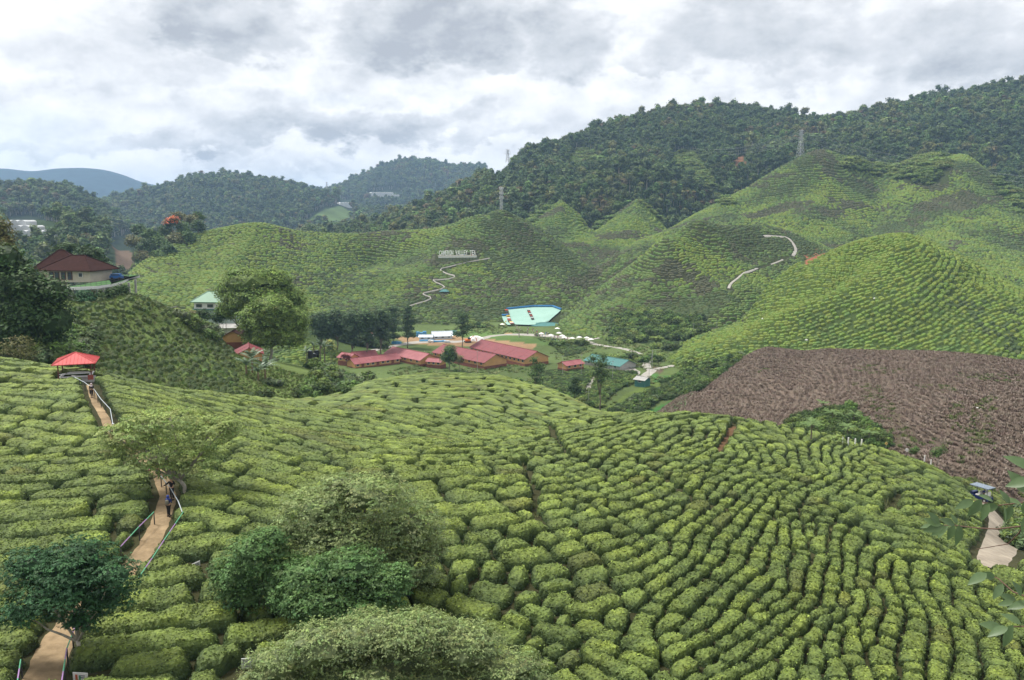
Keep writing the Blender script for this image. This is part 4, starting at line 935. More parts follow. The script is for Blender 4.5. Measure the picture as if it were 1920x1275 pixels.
if True:
    tree('feathery_tree', 'dark blue green feathery tree overhanging the footpath at the bottom left', 'tree', (155, 1262), 41, [(60,1065,62,42),(150,1050,72,46),(215,1080,52,36),(90,1120,85,38),(190,1125,62,32),(40,1150,50,26),(150,1165,40,22),(130,1085,70,50)], M_FEA, 1500, 22, .16, .085, trunk=.12, flat=.35, seed=2, core=.55, droop=.25, pinn=5, bark=M_BARKL, sub=2)
    tree('feathery_tree', 'airy pale green tree with a crooked grey trunk beside the footpath railing', 'tree', (352, 938), 64, [(240,818,56,26),(320,788,70,26),(395,812,44,34),(300,845,74,28),(215,842,38,14),(370,862,50,26),(310,878,40,16),(200,808,26,10),(428,798,24,18),(270,790,40,14)], M_LIG, 1300, 24, .26, .105, trunk=.17, flat=.35, seed=3, core=0, droop=.2, pinn=4, bark=M_BARKL, tintvar=.15)
    tree('grey_green_tree', 'broad grey green tree with fine leaves standing highest among the near tree group', 'tree', (655, 1150), 49, [(600,960,80,48),(690,932,86,44),(765,985,72,50),(650,1010,100,54),(560,1000,56,40),(750,1050,78,44),(805,1025,38,28),(640,905,44,18),(720,1090,60,36),(790,1085,40,24)], M_GRG, 3200, 20, .21, .082, trunk=.16, flat=.5, seed=4, core=.45, pinn=4, sub=2, tintvar=.15)
    tree('feathery_tree', 'bushy feathery green tree with many thin stems left of the near tree group', 'tree', (508, 1190), 46, [(480,1035,56,40),(445,1070,52,38),(520,1070,60,42),(505,1010,36,22),(460,1115,52,32),(540,1110,52,36),(430,1095,36,24)], M_FE2, 1300, 22, .19, .085, trunk=.045, flat=.4, seed=5, core=.6, droop=.2, pinn=5, stems=9, sub=2, tintvar=.18)
    tree('feathery_tree', 'deep green spreading tree in the middle of the near tree group', 'tree', (650, 1215), 43.5, [(590,1080,62,38),(660,1065,70,42),(715,1105,56,44),(605,1130,74,46),(680,1150,70,40),(555,1120,46,32),(745,1080,32,24),(600,1165,60,26)], M_FE2, 1600, 22, .19, .085, trunk=.12, flat=.4, seed=6, core=.6, droop=.15, pinn=5, sub=2, tintvar=.18)
    tree('grey_green_shrub', 'wide pale grey green shrub spreading along the bottom edge of the view', 'shrub', (720, 1330), 37.5, [(520,1248,66,38),(600,1212,72,46),(690,1192,80,48),(780,1192,80,48),(700,1265,140,54),(870,1212,80,50),(950,1258,76,40),(560,1290,100,40),(850,1290,110,40),(475,1285,44,24),(1000,1290,50,24)], M_GRG, 4600, 18, .17, .066, trunk=.08, flat=.6, seed=7, core=.75, pinn=4, stems=5, limbs=False, sub=2, tintvar=.15)
    # left background
    tree('shade_tree', 'big dark green broadleaf tree below the brown roofed bungalow on the left edge', 'tree', (60, 700), 140, [(45,535,42,34),(15,520,45,45),(105,548,26,24),(50,590,66,48),(100,600,34,38),(10,620,55,45),(70,640,45,34),(10,485,30,26)], M_DK, 1100, 13, .62, .42, trunk=.5, seed=8, core=.85, sub=2, tintvar=.35)
    tree('shade_tree', 'olive brown tree crown cut by the left edge above the bungalow', 'tree', (-5, 640), 152, [(-5,430,24,26),(5,470,26,28),(-20,500,30,30),(12,452,14,16)], M_BRN, 260, 10, .5, .38, trunk=.4, seed=9, core=.8)
    tree('small_tree', 'pale half bare tree at the left edge above the near tea hedges', 'tree', (40, 690), 128, [(35,650,26,20),(20,665,22,14),(52,668,16,14)], M_BRN, 170, 8, .3, .2, trunk=.13, seed=10, core=0, bark=M_BARKL)
    tree('pine_tree', 'dark conifer behind the right end of the bungalow roof', 'tree', (172, 520), 226, [(168,475,22,10),(175,487,24,10),(160,492,22,8),(185,498,14,8),(160,466,12,6)], M_DK2, 260, 11, .6, .4, trunk=.35, flat=.25, seed=11, core=.8)
    tree('pine_tree', 'dark conifer behind the middle of the bungalow roof', 'tree', (120, 520), 232, [(118,468,18,8),(128,462,16,7),(110,478,18,7)], M_DK2, 160, 11, .6, .4, trunk=.35, flat=.25, seed=12, core=.8)
    tree('shade_tree', 'large rounded yellow green tree right behind the green roofed house', 'tree', (470, 655), 262, [(470,530,52,26),(510,525,40,20),(435,545,30,24),(540,560,32,26),(480,560,60,30),(555,590,22,24),(430,580,26,18),(450,512,30,10)], M_YG, 1700, 14, .6, .40, trunk=.6, seed=13, core=.8, sub=2, tintvar=.3)
    tree('shade_tree', 'large dome shaped tree in front of the orange gabled house', 'tree', (508, 700), 232, [(510,580,40,26),(478,600,34,28),(545,602,34,28),(510,610,60,34),(490,632,36,20),(540,632,36,20),(512,562,24,10)], M_YG, 1900, 14, .5, .34, trunk=.42, seed=14, core=.8, bark=M_BARKL, sub=2, tintvar=.3)
    k_ = 0
    for (x_, y_, rx, ry, by, Y, lab) in ((602,602,22,20,650,405,'dark tree at the left end of the row behind the grassy spur'), (632,598,22,19,650,410,'dark tree second from the left in the row behind the grassy spur'), (660,606,20,24,652,405,'dark rounded tree in the middle of the row behind the grassy spur'),
                                 (688,604,20,24,652,402,'dark tree just left of the small red roofed hut among the tree row'), (714,600,18,22,655,410,'dark tree right behind the small red roofed hut')):
        k_ += 1; tree('shade_tree', lab, 'tree', (x_, by), Y, [(x_ - rx * .4, y_, rx * .7, ry * .8), (x_ + rx * .4, y_ + 3, rx * .7, ry * .75), (x_, y_ - ry * .4, rx * .6, ry * .5), (x_, y_ + ry * .5, rx * .7, ry * .4), (x_ - 3, y_ + ry * 1.05, rx * .8, ry * .45), (x_ + 5, y_ + ry * 1.4, rx * .6, ry * .35)], M_DK2, 300, 10, .9, .6, trunk=.35, seed=20 + k_, core=.85, group='row of dark trees behind the grassy spur')
    tree('tall_tree', 'tall dark layered tree left of the slim tall one near the white sheds', 'tree', (737, 650), 455, [(737,580,10,6),(737,592,14,6),(735,605,16,6),(739,618,17,6),(736,630,14,5)], M_DK2, 260, 9, .9, .55, trunk=.3, flat=.3, seed=30, core=.75)
    tree('tall_tree', 'tall slim dark tree with a bare trunk standing above the red roofed quarters', 'tree', (764, 655), 440, [(764,580,9,7),(762,592,13,6),(767,604,14,6),(760,616,15,6),(768,628,12,5)], M_DK2, 250, 9, .9, .55, trunk=.3, flat=.3, seed=31, core=.72)
    tree('tall_tree', 'tall tree with a bare lower trunk rising between the two factory roofs', 'tree', (868, 652), 432, [(868,593,8,7),(866,604,13,6),(871,615,15,6),(864,626,14,5)], M_DK, 190, 9, .8, .5, trunk=.28, flat=.35, seed=32, core=.68)
    tree('round_tree', 'round dark tree in front of the left factory roof', 'tree', (842, 686), 380, [(843,658,13,12),(836,670,12,10),(850,670,12,10)], M_MID, 230, 9, .6, .4, trunk=.25, seed=33, core=.85)
    tree('small_tree', 'brownish small tree right of the round dark tree at the factory', 'tree', (861, 688), 378, [(862,674,9,8)], M_BRN, 90, 8, .4, .3, trunk=.1, seed=34, core=.6)
    tree('tall_tree', 'tall thin tree with a long bare trunk beside the concrete road', 'tree', (1125, 770), 300, [(1112,672,10,8),(1132,668,9,8),(1126,684,16,10),(1118,700,14,9),(1134,703,12,9),(1126,715,11,7)], M_MID, 230, 8, .55, .34, trunk=.24, seed=35, core=.55, tintvar=.35)
    tree('tall_tree', 'ragged tree left of the concrete road above the near tea crest', 'tree', (1004, 744), 312, [(1003,676,9,7),(1010,690,14,9),(1000,700,12,8),(1006,712,10,8)], M_MID, 190, 8, .55, .34, trunk=.22, seed=36, core=.55)
    tree('small_tree', 'short dark tree standing at the lower end of the concrete road', 'tree', (1077, 752), 306, [(1078,714,10,9),(1074,728,13,10),(1083,733,11,9)], M_DK, 190, 8, .5, .34, trunk=.16, seed=37, core=.75)
    tree('flowering_tree', 'small tree covered in pale yellow blossom at the end of the grassy spur', 'tree', (620, 668), 372, [(617,645,8,8),(623,652,8,8)], M_MID, 110, 8, .4, .3, trunk=.12, seed=38, core=.7, extra=([0, 1], 90, M_YEL))
    tree('red_shrub', 'dark red leaved shrub beside the small red roofed house', 'shrub', (649, 676), 385, [(645,668,6,5),(653,670,6,5)], M_RED, 80, 8, .35, .28, trunk=.08, seed=39, core=.8)
    # wood above the left end of the tea hill
    cl = [(262,432,16,12,0),(283,440,15,12,1),(250,452,14,12,2),(275,462,18,13,0),(300,455,17,14,1),(318,470,16,12,0),(330,448,16,13,2),(345,430,15,14,1),(360,412,15,11,2),(372,424,12,12,0),(355,445,14,12,1),(310,432,13,10,0),(296,478,14,9,1),(268,480,13,9,2),(335,405,14,7,2),(372,405,9,7,1)]
    for i, (x_, y_, rx, ry, mk_) in enumerate(cl):
        Y = 690 - (y_ - 400) * .9
        tree('wood_tree', '%s tree in the wood at the left end of the long tea hill' % ('dark', 'mid green', 'olive')[mk_], 'tree', (x_, y_ + 30), Y, [(x_ - rx * .35, y_, rx * .65, ry * .8), (x_ + rx * .35, y_ + 2, rx * .65, ry * .7), (x_, y_ - ry * .45, rx * .5, ry * .5)], (M_DK, M_MID, M_BRN)[mk_], 90, 8, 1.2, .95, trunk=.35, seed=50 + i, core=.9, group='wood at the left end of the long tea hill')
    tree('flowering_tree', 'tree with bright orange blossom at the top of the wood on the tea hill', 'tree', (322, 440), 660, [(318,418,10,8),(326,412,8,5),(336,422,7,6)], M_DK, 60, 8, 1.1, .9, trunk=.35, seed=70, core=.85, extra=([0, 1], 60, M_ORG))
# saplings along the right hand path
def sapling(px, pyb, r_, top, lab, Y=None, m__=None):
    g = ground(px, pyb) ; Y = Y or g.y; return tree('sapling', lab, 'tree', (px, pyb), Y, [(px, top + r_ * .8, r_, r_ * .7), (px + r_ * .4, top + r_ * .5, r_ * .6, r_ * .5), (px - r_ * .5, top + r_ * 1.1, r_ * .6, r_ * .45)], m__ or M_MID, 70, 9, .16, .14, trunk=.045, seed=int(px), core=.5, bark=M_BARKL)
sapling(1759, 884, 15, 836, 'sapling with a round crown at the top of the pale path below the brown hillside')
sapling(1715, 862, 8, 838, 'smallest sapling left of the round crowned one below the brown hillside')
sapling(1632, 843, 9, 820, 'young tree in front of the tree ferns')
sapling(1570, 835, 12, 815, 'pale green young tree left of the one before the tree ferns', m__=M_LIG)
sapling(1843, 812, 0.1, 790, 'x', Y=150) if False else None
# tree ferns and banana: long arching leaves, each leaf a part
def frond_mesh(Ln, wd, arch, seed, pinnae=9, nm='frond'):
    r = np.random.default_rng(seed); V = []; F = []; n = pinnae
    for i in range(n):
        t0 = i / n; t1 = (i + .82) / n
        for s in (-1, 1):
            w0 = wd * math.sin(math.pi * min(.98, t0 * .85 + .12)); c = []
            for t, w in ((t0, 0), (t1, 0), (t1 + .04, w0), (t0 + .10, w0)): c.append((Ln * t * (1 - .12 * t), s * w * r.uniform(.9, 1.1), arch * Ln * (t - 1.25 * t * t) - abs(w) * .35))
            k = len(V); V += c; F.append((k, k + 1, k + 2, k + 3) if s > 0 else (k + 3, k + 2, k + 1, k))
    return V, F
M_FERN = mat('fern_fronds', (.17, .25, .075), rough=.6, col2=(.08, .14, .04), scale=1, spec=.25); M_BAN = mat('banana_leaves', (.150, .215, .125), rough=.45, col2=(.075, .125, .06), scale=.8, spec=.4)
M_DEAD = mat('dead_leaves', (.22, .16, .10), rough=.9, var=.3, scale=3)
fr_me = []
for i in range(4):
    V, F = frond_mesh(1.0, .17, .34, i); fr_me.append(npmesh('frond', V, F, M_FERN))
bn_me = []
for i in range(4):
    V, F = frond_mesh(1.0, .14, .42, 20 + i, pinnae=7); bn_me.append(npmesh('leaf', V, F, M_BAN))
def rosette(name, label, cat, px, py, Y, n, Ln, trunk_h, meshes, nm, r0=.09, group=None, el=(.1, .9), base=None, bark=None):
    p = at(px, py, Y); gz_ = float(hgt(p.x, Y)); th = max(trunk_h, p.z - gz_) if base is None else trunk_h
    if name == 'tree_fern': p = ground(px, py + 26); Y = p.y; gz_ = p.z; th = 2.5
    o = empty(name, (p.x, Y, gz_), 0, label, cat, group); mb = MB(); mb.tube([(0, 0, -.4), (.03, 0, th * .5), (0, 0, th)], [r0 * 1.2, r0, r0 * .8], n=7); mb.build('trunk', bark or M_BARK, o)
    for i in range(n):
        f = mobj(nm, meshes[i % 4], o); f.location = (0, 0, th); s = Ln * random.uniform(.8, 1.15); f.scale = (s, s, s); f.rotation_euler = (random.uniform(-.2, .2), -random.uniform(*el), i * 2.4 + random.uniform(-.2, .2))
    return o
for i, (px, py, Y, L_, lb) in enumerate([(1560,772,150,2.3,'tallest tree fern at the top of the thicket on the brown hillside'),(1588,800,143,2.0,'tree fern in the middle of the thicket on the brown hillside'),(1525,788,147,1.9,'tree fern at the upper left of the thicket on the brown hillside'),
      (1628,812,131,2.3,'spreading tree fern at the lower right of the thicket'),(1520,806,141,1.8,'pale tree fern at the lower left of the thicket'),(1542,752,160,1.7,'tree fern with light fronds at the upper edge of the thicket'),(1600,775,150,1.7,'tree fern at the right edge of the thicket top')]):
    rosette('tree_fern', lb, 'tree fern', px, py, Y, 13, L_, .8, fr_me, 'frond', group='tree ferns on the brown hillside', el=(-.1, .5))
for i, (px, py, Y, L_, th, lb) in enumerate([(473,690,196,4.0,3.2,'tallest banana plant below the orange gabled house'),(497,698,194,3.8,2.8,'banana plant at the right of the clump below the orange house'),(462,700,192,3.4,2.2,'banana plant at the left of the clump below the orange house'),(484,704,191,3.2,2.0,'low banana plant in front of the clump')]):
    o = rosette('banana_plant', lb, 'banana plant', px, py, Y, 12, L_, th, bn_me, 'leaf', r0=.22, group='banana clump below the orange house', el=(.15, 1.0), bark=M_DEAD)
for i, (px, py) in enumerate([(600,648),(588,650),(608,652),(575,660)]):
    rosette('banana_plant', 'small dark banana plant beside the water tanks', 'banana plant', px, py, 262 + i, 9, 3.0, 2.0, bn_me, 'leaf', r0=.2, group='banana plants beside the water tanks', el=(.1, 1.0))
# ------------------------------------------------------------------ rank growth
bank = lambda *p: list(p)
patch('thicket_growth', CSH, [bank((1495,790),(1530,750),(1575,745),(1600,770),(1612,800),(1650,810),(1668,845),(1600,838),(1500,812),(1470,800))], 118, 175, .95, .8, 1.8, [0, 0, 0, 1, 1, 2], seed=2)
patch('roadside_scrub', CSH, [bank((1905,985),(1898,1010),(1885,1050),(1890,1075),(1940,1095),(2300,1095),(2300,950),(1905,960)), ], 80, 110, .75, .7, 1.5, [2, 4, 5, 6, 7], seed=3)
patch('bank_scrub', CSH, [bank((640,750),(660,712),(760,701),(1010,702),(1090,725),(1100,760),(1000,735),(930,720),(760,720),(700,730))], 200, 345, 2.0, 1.5, 3.0, [0, 1, 2, 3, 4, 5], seed=4, noise=(25, -.25, 4), excl=[npoly([(1000,700),(1085,690),(1120,700),(1060,745),(1010,735)])])
patch('roadside_growth', CSH, [bank((1080,735),(1105,700),(1190,700),(1195,715),(1150,735),(1130,765),(1090,765))], 255, 385, 1.3, .9, 1.9, [0, 1, 2, 3, 4], seed=5, excl=[npoly([(1085,745),(1110,705),(1125,700),(1100,750)])])
patch('stream_bank_growth', CSH, [bank((1135,782),(1180,750),(1280,715),(1310,725),(1290,740),(1230,755),(1175,790)), bank((1240,722),(1300,690),(1400,660),(1385,680),(1310,735),(1270,742))], 225, 430, 1.5, .9, 2.2, [0, 0, 1, 2, 3, 6], seed=6, noise=(12, -.3, 3))
patch('valley_growth', CSH, [bank((1150,640),(1330,650),(1290,690),(1240,690),(1160,670)), bank((960,655),(1100,640),(1160,668),(1190,690),(1080,660)), bank((1150,640),(1150,598),(1200,582),(1310,598),(1330,640)), bank((560,600),(700,630),(800,600),(930,600),(930,612),(760,628),(600,625))], 330, 560, 3.2, 1.6, 3.4, [0, 1, 2, 3, 4, 5], seed=7, noise=(20, .08, 9))
patch('left_slope_growth', CSH, [bank((560,640),(640,660),(700,720),(650,745),(560,740),(590,700)), bank((130,700),(60,680),(110,640),(140,590),(180,640),(150,700)), bank((345,600),(420,630),(400,640),(345,608)), bank((480,720),(560,745),(600,752),(520,755)), bank((440,745),(500,705),(520,720),(560,756))], 125, 330, 1.6, 1.2, 2.6, [0, 1, 2, 3, 7], seed=8, noise=(9, -.15, 5))
patch('forest_edge_growth', CSH, [bank((1100,340),(1055,330),(1075,280),(1120,285),(1130,310)), bank((1240,335),(1262,285),(1310,285),(1340,330),(1380,385),(1320,380)), bank((1560,312),(1620,284),(1770,284),(1780,315),(1700,340),(1600,320)), bank((1860,330),(1920,370),(2000,420),(1960,440),(1880,370)), bank((940,430),(1010,405),(1060,370),(1110,420),(1200,365),(1260,430),(1240,420),(1190,372),(1120,432),(1052,374),(990,425)), bank((555,430),(600,388),(650,378),(670,402),(655,436))], 760, 1500, 7, 5, 9, [4, 5], hz=(.4, .7), seed=9, lays=['forest', 'big', 'pyramid'], noise=(30, -.3, 2))
patch('tree_row_undergrowth', CSH, [bank((583,612),(720,622),(722,655),(590,650))], 440, 520, 2.4, 2.2, 4.2, [0, 1], seed=21)
patch('gully_growth', CSH, [bank((1150,598),(1200,585),(1310,598),(1335,640),(1145,640))], 440, 640, 2.6, 2.0, 4.0, [0, 1, 2, 3, 4], seed=22)
patch('spur_growth', CSH, [bank((1712,345),(1718,322),(1760,322),(1768,342),(1740,348))], 780, 1000, 4, 3, 5, [1, 2, 4], seed=10)
patch('sparse_slope_grass', CGR, [bank((100,680),(140,560),(250,545),(350,590),(440,650),(520,690),(700,740),(700,760),(560,765),(300,745),(130,715))], 122, 250, .85, .35, .7, [0, 0, 1, 4, 5, 2], seed=11, lays=['sparse'])
patch('near_gap_grass', CGR, [bank((960,860),(1040,860),(1060,1060),(960,1060)), bank((1180,1000),(1300,1040),(1700,930),(1700,980),(1300,1120))], 55, 95, .8, .35, .6, [2, 3, 4], seed=12, noise=(4, .1, 6))
patch('path_edge_grass', CGR, [bank((1750,875),(1840,925),(1860,935),(1880,930),(1760,860),(1680,850))], 92, 125, .5, .35, .8, [0, 1, 4], seed=13)
patch('valley_grass', CGR, [bank((700,655),(900,600),(1060,640),(1300,650),(1320,700),(1290,760),(1130,790),(1000,740),(700,700))], 250, 560, 3.2, 1.2, 2.6, [0, 1, 2, 4, 5], hz=(.3, .6), seed=14, lays=[None, 'middle', 'brown'], noise=(16, -.1, 2), excl=[npoly([(740,660),(745,630),(1000,625),(1010,660)]), npoly([(1130,775),(1185,730),(1300,700),(1300,760),(1200,800)])])
patch('valley_tea_bushes', CSH, [bank((1030,640),(1100,655),(1080,665),(1060,668)), bank((1010,725),(1015,697),(1080,690),(1115,695),(1075,735)), bank((1125,742),(1130,722),(1160,700),(1185,705),(1150,735))], 290, 470, 1.6, 1.2, 1.7, [0, 1, 2], hz=(.45, .65), seed=15)
# ------------------------------------------------------------------ paths and roads: ribbons laid on the ground
def ribbon(name, pts, w, mt, lift=.06, sub=6, wob=.12, kind='structure', side=1.0):
    pts = [Vector((p.x, p.y, 0)) for p in pts]; C = []
    for i in range(len(pts) - 1):
        p0 = pts[max(i - 1, 0)]; p1 = pts[i]; p2 = pts[i + 1]; p3 = pts[min(i + 2, len(pts) - 1)]
        for k_ in range(sub):
            t = k_ / sub; C.append(.5 * ((2 * p1) + (p2 - p0) * t + (2 * p0 - 5 * p1 + 4 * p2 - p3) * t * t + (3 * p1 - p0 - 3 * p2 + p3) * t ** 3))
    C.append(pts[-1]); V = []; F = []; m = 5
    W = w if hasattr(w, '__len__') else [w, w]
    for i, c in enumerate(C):
        tn = (C[min(i + 1, len(C) - 1)] - C[max(i - 1, 0)]).normalized(); nn = Vector((-tn.y, tn.x, 0)); t = i / (len(C) - 1); ww = np.interp(t, np.linspace(0, 1, len(W)), W)
        e0, e1 = ww / 2 * (1 + random.uniform(-wob, wob)), ww / 2 * (1 + random.uniform(-wob, wob))
        for j in range(m):
            q = c + nn * np.interp(j, [0, m - 1], [-e0, e1]); V.append((q.x, q.y, float(hgt(q.x, q.y)) + lift * (1 if 0 < j < m - 1 else .2)))
    n_ = len(C); F = [(i * m + j, i * m + j + 1, (i + 1) * m + j + 1, (i + 1) * m + j) for i in range(n_ - 1) for j in range(m - 1)]
    o = mobj(name, npmesh(name, V, F, mt, smooth=True)); return tag(o, kind=kind)
M_DIRT = mat('sandy_path', (.32, .235, .14), rough=.95, col2=(.175, .125, .072), scale=1.1, bump=.05, bscale=5, spec=.1, scale2=.35); M_CONC = mat('pale_road', (.36, .31, .24), rough=.9, col2=(.25, .21, .165), scale=1.2, bump=.015, bscale=8, spec=.15, scale2=.2)
M_CONCV = mat('concrete_road', (.38, .36, .32), rough=.9, col2=(.27, .25, .22), scale=.4, spec=.15)
ribbon('footpath', PATH_L, [.7, .8, .9, 1.1, 1.35, 1.5, 1.7, 1.8], M_DIRT, lift=.07)
ribbon('dirt_road', ROAD_R, [1.5, 2.2, 2.9, 2.7, 2.4, 1.8], M_CONC, lift=.08, wob=.05)
ribbon('hill_path', PATH_R, [.7, .9, 1.0], M_CONC, lift=.08)
ribbon('stair_path', ZIGW, .9, M_CONCV, lift=.7, sub=3, wob=.05)
for q_, w_ in zip(ROADM3, (2.3, 1.3, 1.7)): ribbon('hill_road', G(q_, ymin=480), w_, M_CONCV, lift=.25, sub=4, wob=.1)
r1 = [ground(a, b, 200) for a, b in [(1125,632),(1098,637),(1110,643),(1130,648),(1165,653),(1190,660),(1215,668),(1218,674),(1212,682),(1214,690),(1222,695),(1216,700),(1205,708)]]
ribbon('valley_road', r1, [3.5, 4, 4, 3, 3, 4, 4, 4.5], M_CONCV, lift=.12, sub=4, wob=.04)
r2 = [ground(a, b, 200) for a, b in [(1160,688),(1175,692),(1184,699),(1172,704)]]; ribbon('yard', r2, 8, M_CONCV, lift=.15, sub=3)
r3 = [ground(a, b, 200) for a, b in [(1128,700),(1112,706),(1100,722),(1085,738),(1066,750)]]; ribbon('lane', r3, 5.5, M_CONCV, lift=.15, sub=3, wob=.04)
r4 = [ground(a, b, 200) for a, b in [(1222,695),(1240,690),(1262,685)]]; ribbon('side_lane', r4, 3, M_CONCV, lift=.14, sub=3)
r5 = [ground(a, b, 200) for a, b in [(700,657),(740,648),(800,640),(870,640),(940,628),(1000,628),(1080,636),(1098,637)]]; ribbon('village_lane', r5, [4, 6, 9, 6, 5, 9, 6, 4], M_CONCV, lift=.12, sub=4)
# ------------------------------------------------------------------ buildings
M_ROOF = mat('red_roof_sheet', (.215, .048, .052), rough=.6, col2=(.16, .035, .040), scale=.5, spec=.3); M_ROOFP = mat('faded_red_roof', (.33, .115, .12), rough=.65, col2=(.23, .065, .07), scale=.35, spec=.3)
M_ORW = mat('orange_wall', (.52, .29, .12), rough=.85, var=.1, scale=.6); M_ORD = mat('red_brown_plinth', (.20, .07, .05), rough=.85, var=.2, scale=1)
M_WIN = mat('window_glass', (.035, .045, .055), rough=.15, var=.2, scale=1, spec=.6); M_WHT = mat('white_paint', (.62, .62, .60), rough=.6, var=.06, scale=1); M_GRY = mat('grey_concrete', (.36, .35, .33), rough=.9, var=.2, scale=.6)
M_GRNR = mat('green_roof', (.085, .20, .115), rough=.5, var=.1, scale=.4, spec=.35); M_TEAL = mat('teal_roof', (.055, .17, .155), rough=.55, var=.12, scale=.4); M_BRWN = mat('brown_roof_tiles', (.040, .018, .015), rough=.95, spec=.08, var=.25, scale=1.4)
M_WOOD = mat('red_brown_timber', (.13, .05, .035), rough=.7, var=.2, scale=2); M_PINKR = mat('coral_red_roof', (.55, .095, .09), rough=.6, col2=(.45, .07, .07), scale=1.2); M_STEEL = mat('galvanised_steel', (.42, .43, .44), rough=.5, metallic=.4, var=.1, scale=2)
M_CREAM = mat('cream_wall', (.44, .40, .33), rough=.85, var=.1, scale=.5); M_MINT = mat('mint_net', (.30, .46, .39), rough=.8, col2=(.25, .40, .335), scale=.12, spec=.1); M_BLUE = mat('blue_net', (.035, .16, .34), rough=.8, var=.25, scale=.3)
M_BLK = mat('black_plastic', (.02, .02, .022), rough=.5, var=.2); M_LAWN = mat('lawn', (.045, .12, .03), rough=.95, var=.2, scale=1); M_IRON = mat('dark_iron', (.05, .05, .05), rough=.6)
M_PGRY = mat('pale_roof_sheet', (.55, .60, .64), rough=.5, var=.12, scale=.5); M_TARP = mat('blue_tarpaulin', (.08, .28, .50), rough=.6, var=.15)
def local(parent_mb): pass
def gable(o, L, W, H, rh, ov=.6, roofm=None, wallm=None, ridge=True, ax='x', wins=0, sheets=0, plinth=True, doors=0):
    """a house along its local x: walls, roof in sheets, windows on both long sides"""
    wallm = wallm or M_ORW; roofm = roofm or M_ROOF
    mb = MB(); hx, hy = L / 2, W / 2; z0 = -1.5
    mb.add([(-hx,-hy,z0),(hx,-hy,z0),(hx,hy,z0),(-hx,hy,z0),(-hx,-hy,H),(hx,-hy,H),(hx,hy,H),(-hx,hy,H),(-hx,0,H+rh),(hx,0,H+rh)],
           [(0,1,5,4),(2,3,7,6),(1,2,6,9,5),(3,0,4,8,7)]); mb.build('wall', wallm, o)
    if plinth:
        mb = MB(); mb.box((0, 0, z0 / 2 + .35), (L + .12, W + .12, -z0 + .7)); mb.build('plinth', M_ORD, o)
    n = sheets or max(2, int(L / 6)); sl = rh / hy
    for s in (-1, 1):
        for i in range(n):
            mb = MB(); a = -hx - ov + (L + 2 * ov) * i / n; b = -hx - ov + (L + 2 * ov) * (i + 1) / n - .06; e = hy + ov; t = .14 + .03 * (i % 2); zt = H + rh + t; ze = H - ov * sl + t
            q = [(a, s * .0, zt), (b, s * .0, zt), (b, s * e, ze), (a, s * e, ze), (a, 0, zt - .12), (b, 0, zt - .12), (b, s * e, ze - .12), (a, s * e, ze - .12)]
            mb.add(q, [(0,1,2,3),(7,6,5,4),(0,4,5,1),(1,5,6,2),(2,6,7,3),(3,7,4,0)]); mb.build('roof_sheet', roofm, o)
    mb = MB(); mb.tube([(-hx - ov, 0, H + rh + .2), (hx + ov, 0, H + rh + .2)], .16, n=5); mb.build('ridge_cap', roofm, o)
    for s in (-1, 1):
        for i in range(wins):
            x = -hx + L * (i + .5) / wins
            isd = doors and i % doors == 1
            f = MB(); hgt_w = 1.9 if isd else 1.1; zc = .7 + .95 if isd else H * .55 + .35
            f.box((x, s * (hy + .03), zc), (min(1.5, L / wins * .55), .10, hgt_w)); fo = f.build('door' if isd else 'window', M_ORD if isd else M_WHT, o)
            if not isd:
                f = MB(); f.box((x, s * (hy + .07), zc), (min(1.5, L / wins * .55) - .2, .08, hgt_w - .2)); f.build('pane', M_WIN, fo)
def orient(p, q):   # place a thing's x axis from p towards q on the ground
    return math.atan2(q.y - p.y, q.x - p.x)
def house(name, label, pa, pb, W, H, rh, Ya=None, Yb=None, off=0, **k):
    """pa, pb: photo pixels of the two ends of the near wall's foot"""
    a = at(*pa, Ya) if Ya else ground(*pa, ymin=250); b = at(*pb, Yb) if Yb else ground(*pb, ymin=250)
    L = math.hypot(b.x - a.x, b.y - a.y); rz = orient(a, b); c = (a + b) / 2 + Vector((-math.sin(rz), math.cos(rz), 0)) * (W / 2 + off); c.z = (a.z + b.z) / 2
    o = empty(name, c, rz, label, 'building'); gable(o, L, W, H, rh, **k); return o
f0, f1 = P(888, 672, 392), P(1000, 682, 372)
# factory halls: long roofs running away to the left
house('factory_hall', 'long factory hall with the largest dark red roof and orange end wall', (882, 662), (984, 685), 14, 3.0, 3.0, Ya=428, Yb=391, wins=14, roofm=M_ROOF, sheets=9)
house('factory_hall', 'factory hall with a dark red roof left of the largest one', (812, 670), (908, 690), 13.5, 2.6, 3.0, Ya=414, Yb=384, wins=9, roofm=M_ROOF, sheets=8)
house('workers_quarters', 'long low orange quarters under faded red roofs at the left of the village', (666, 692), (750, 682), 7.5, 2.5, 1.9, Ya=381, Yb=396, wins=9, roofm=M_ROOFP, doors=3, sheets=7)
house('workers_quarters', 'low faded red roof behind the left quarters', (666, 680), (708, 678), 7, 2.7, 2.0, Ya=396, Yb=402, wins=5, roofm=M_ROOFP, sheets=5)
house('workers_quarters', 'orange quarters with a wide pink red roof between the left quarters and the halls', (722, 672), (788, 686), 10, 2.7, 2.4, Ya=410, Yb=389, wins=6, roofm=M_ROOFP, sheets=6)
house('annex', 'small orange annex with red roof at the foot of the middle quarters', (800, 686), (826, 688), 5, 2.2, 1.0, Ya=388, Yb=385, wins=3, roofm=M_ROOFP)
house('small_house', 'little house with pink red roof beside the red shrub', (634, 678), (655, 682), 6, 2.4, 1.6, Ya=392, Yb=388, wins=2, roofm=M_ROOFP)
house('small_hut', 'small pink roofed hut among the dark trees behind the grassy spur', (680, 632), (700, 632), 5, 2.0, 1.3, Ya=462, Yb=462, wins=2, roofm=M_ROOFP, wallm=M_WHT, plinth=False)
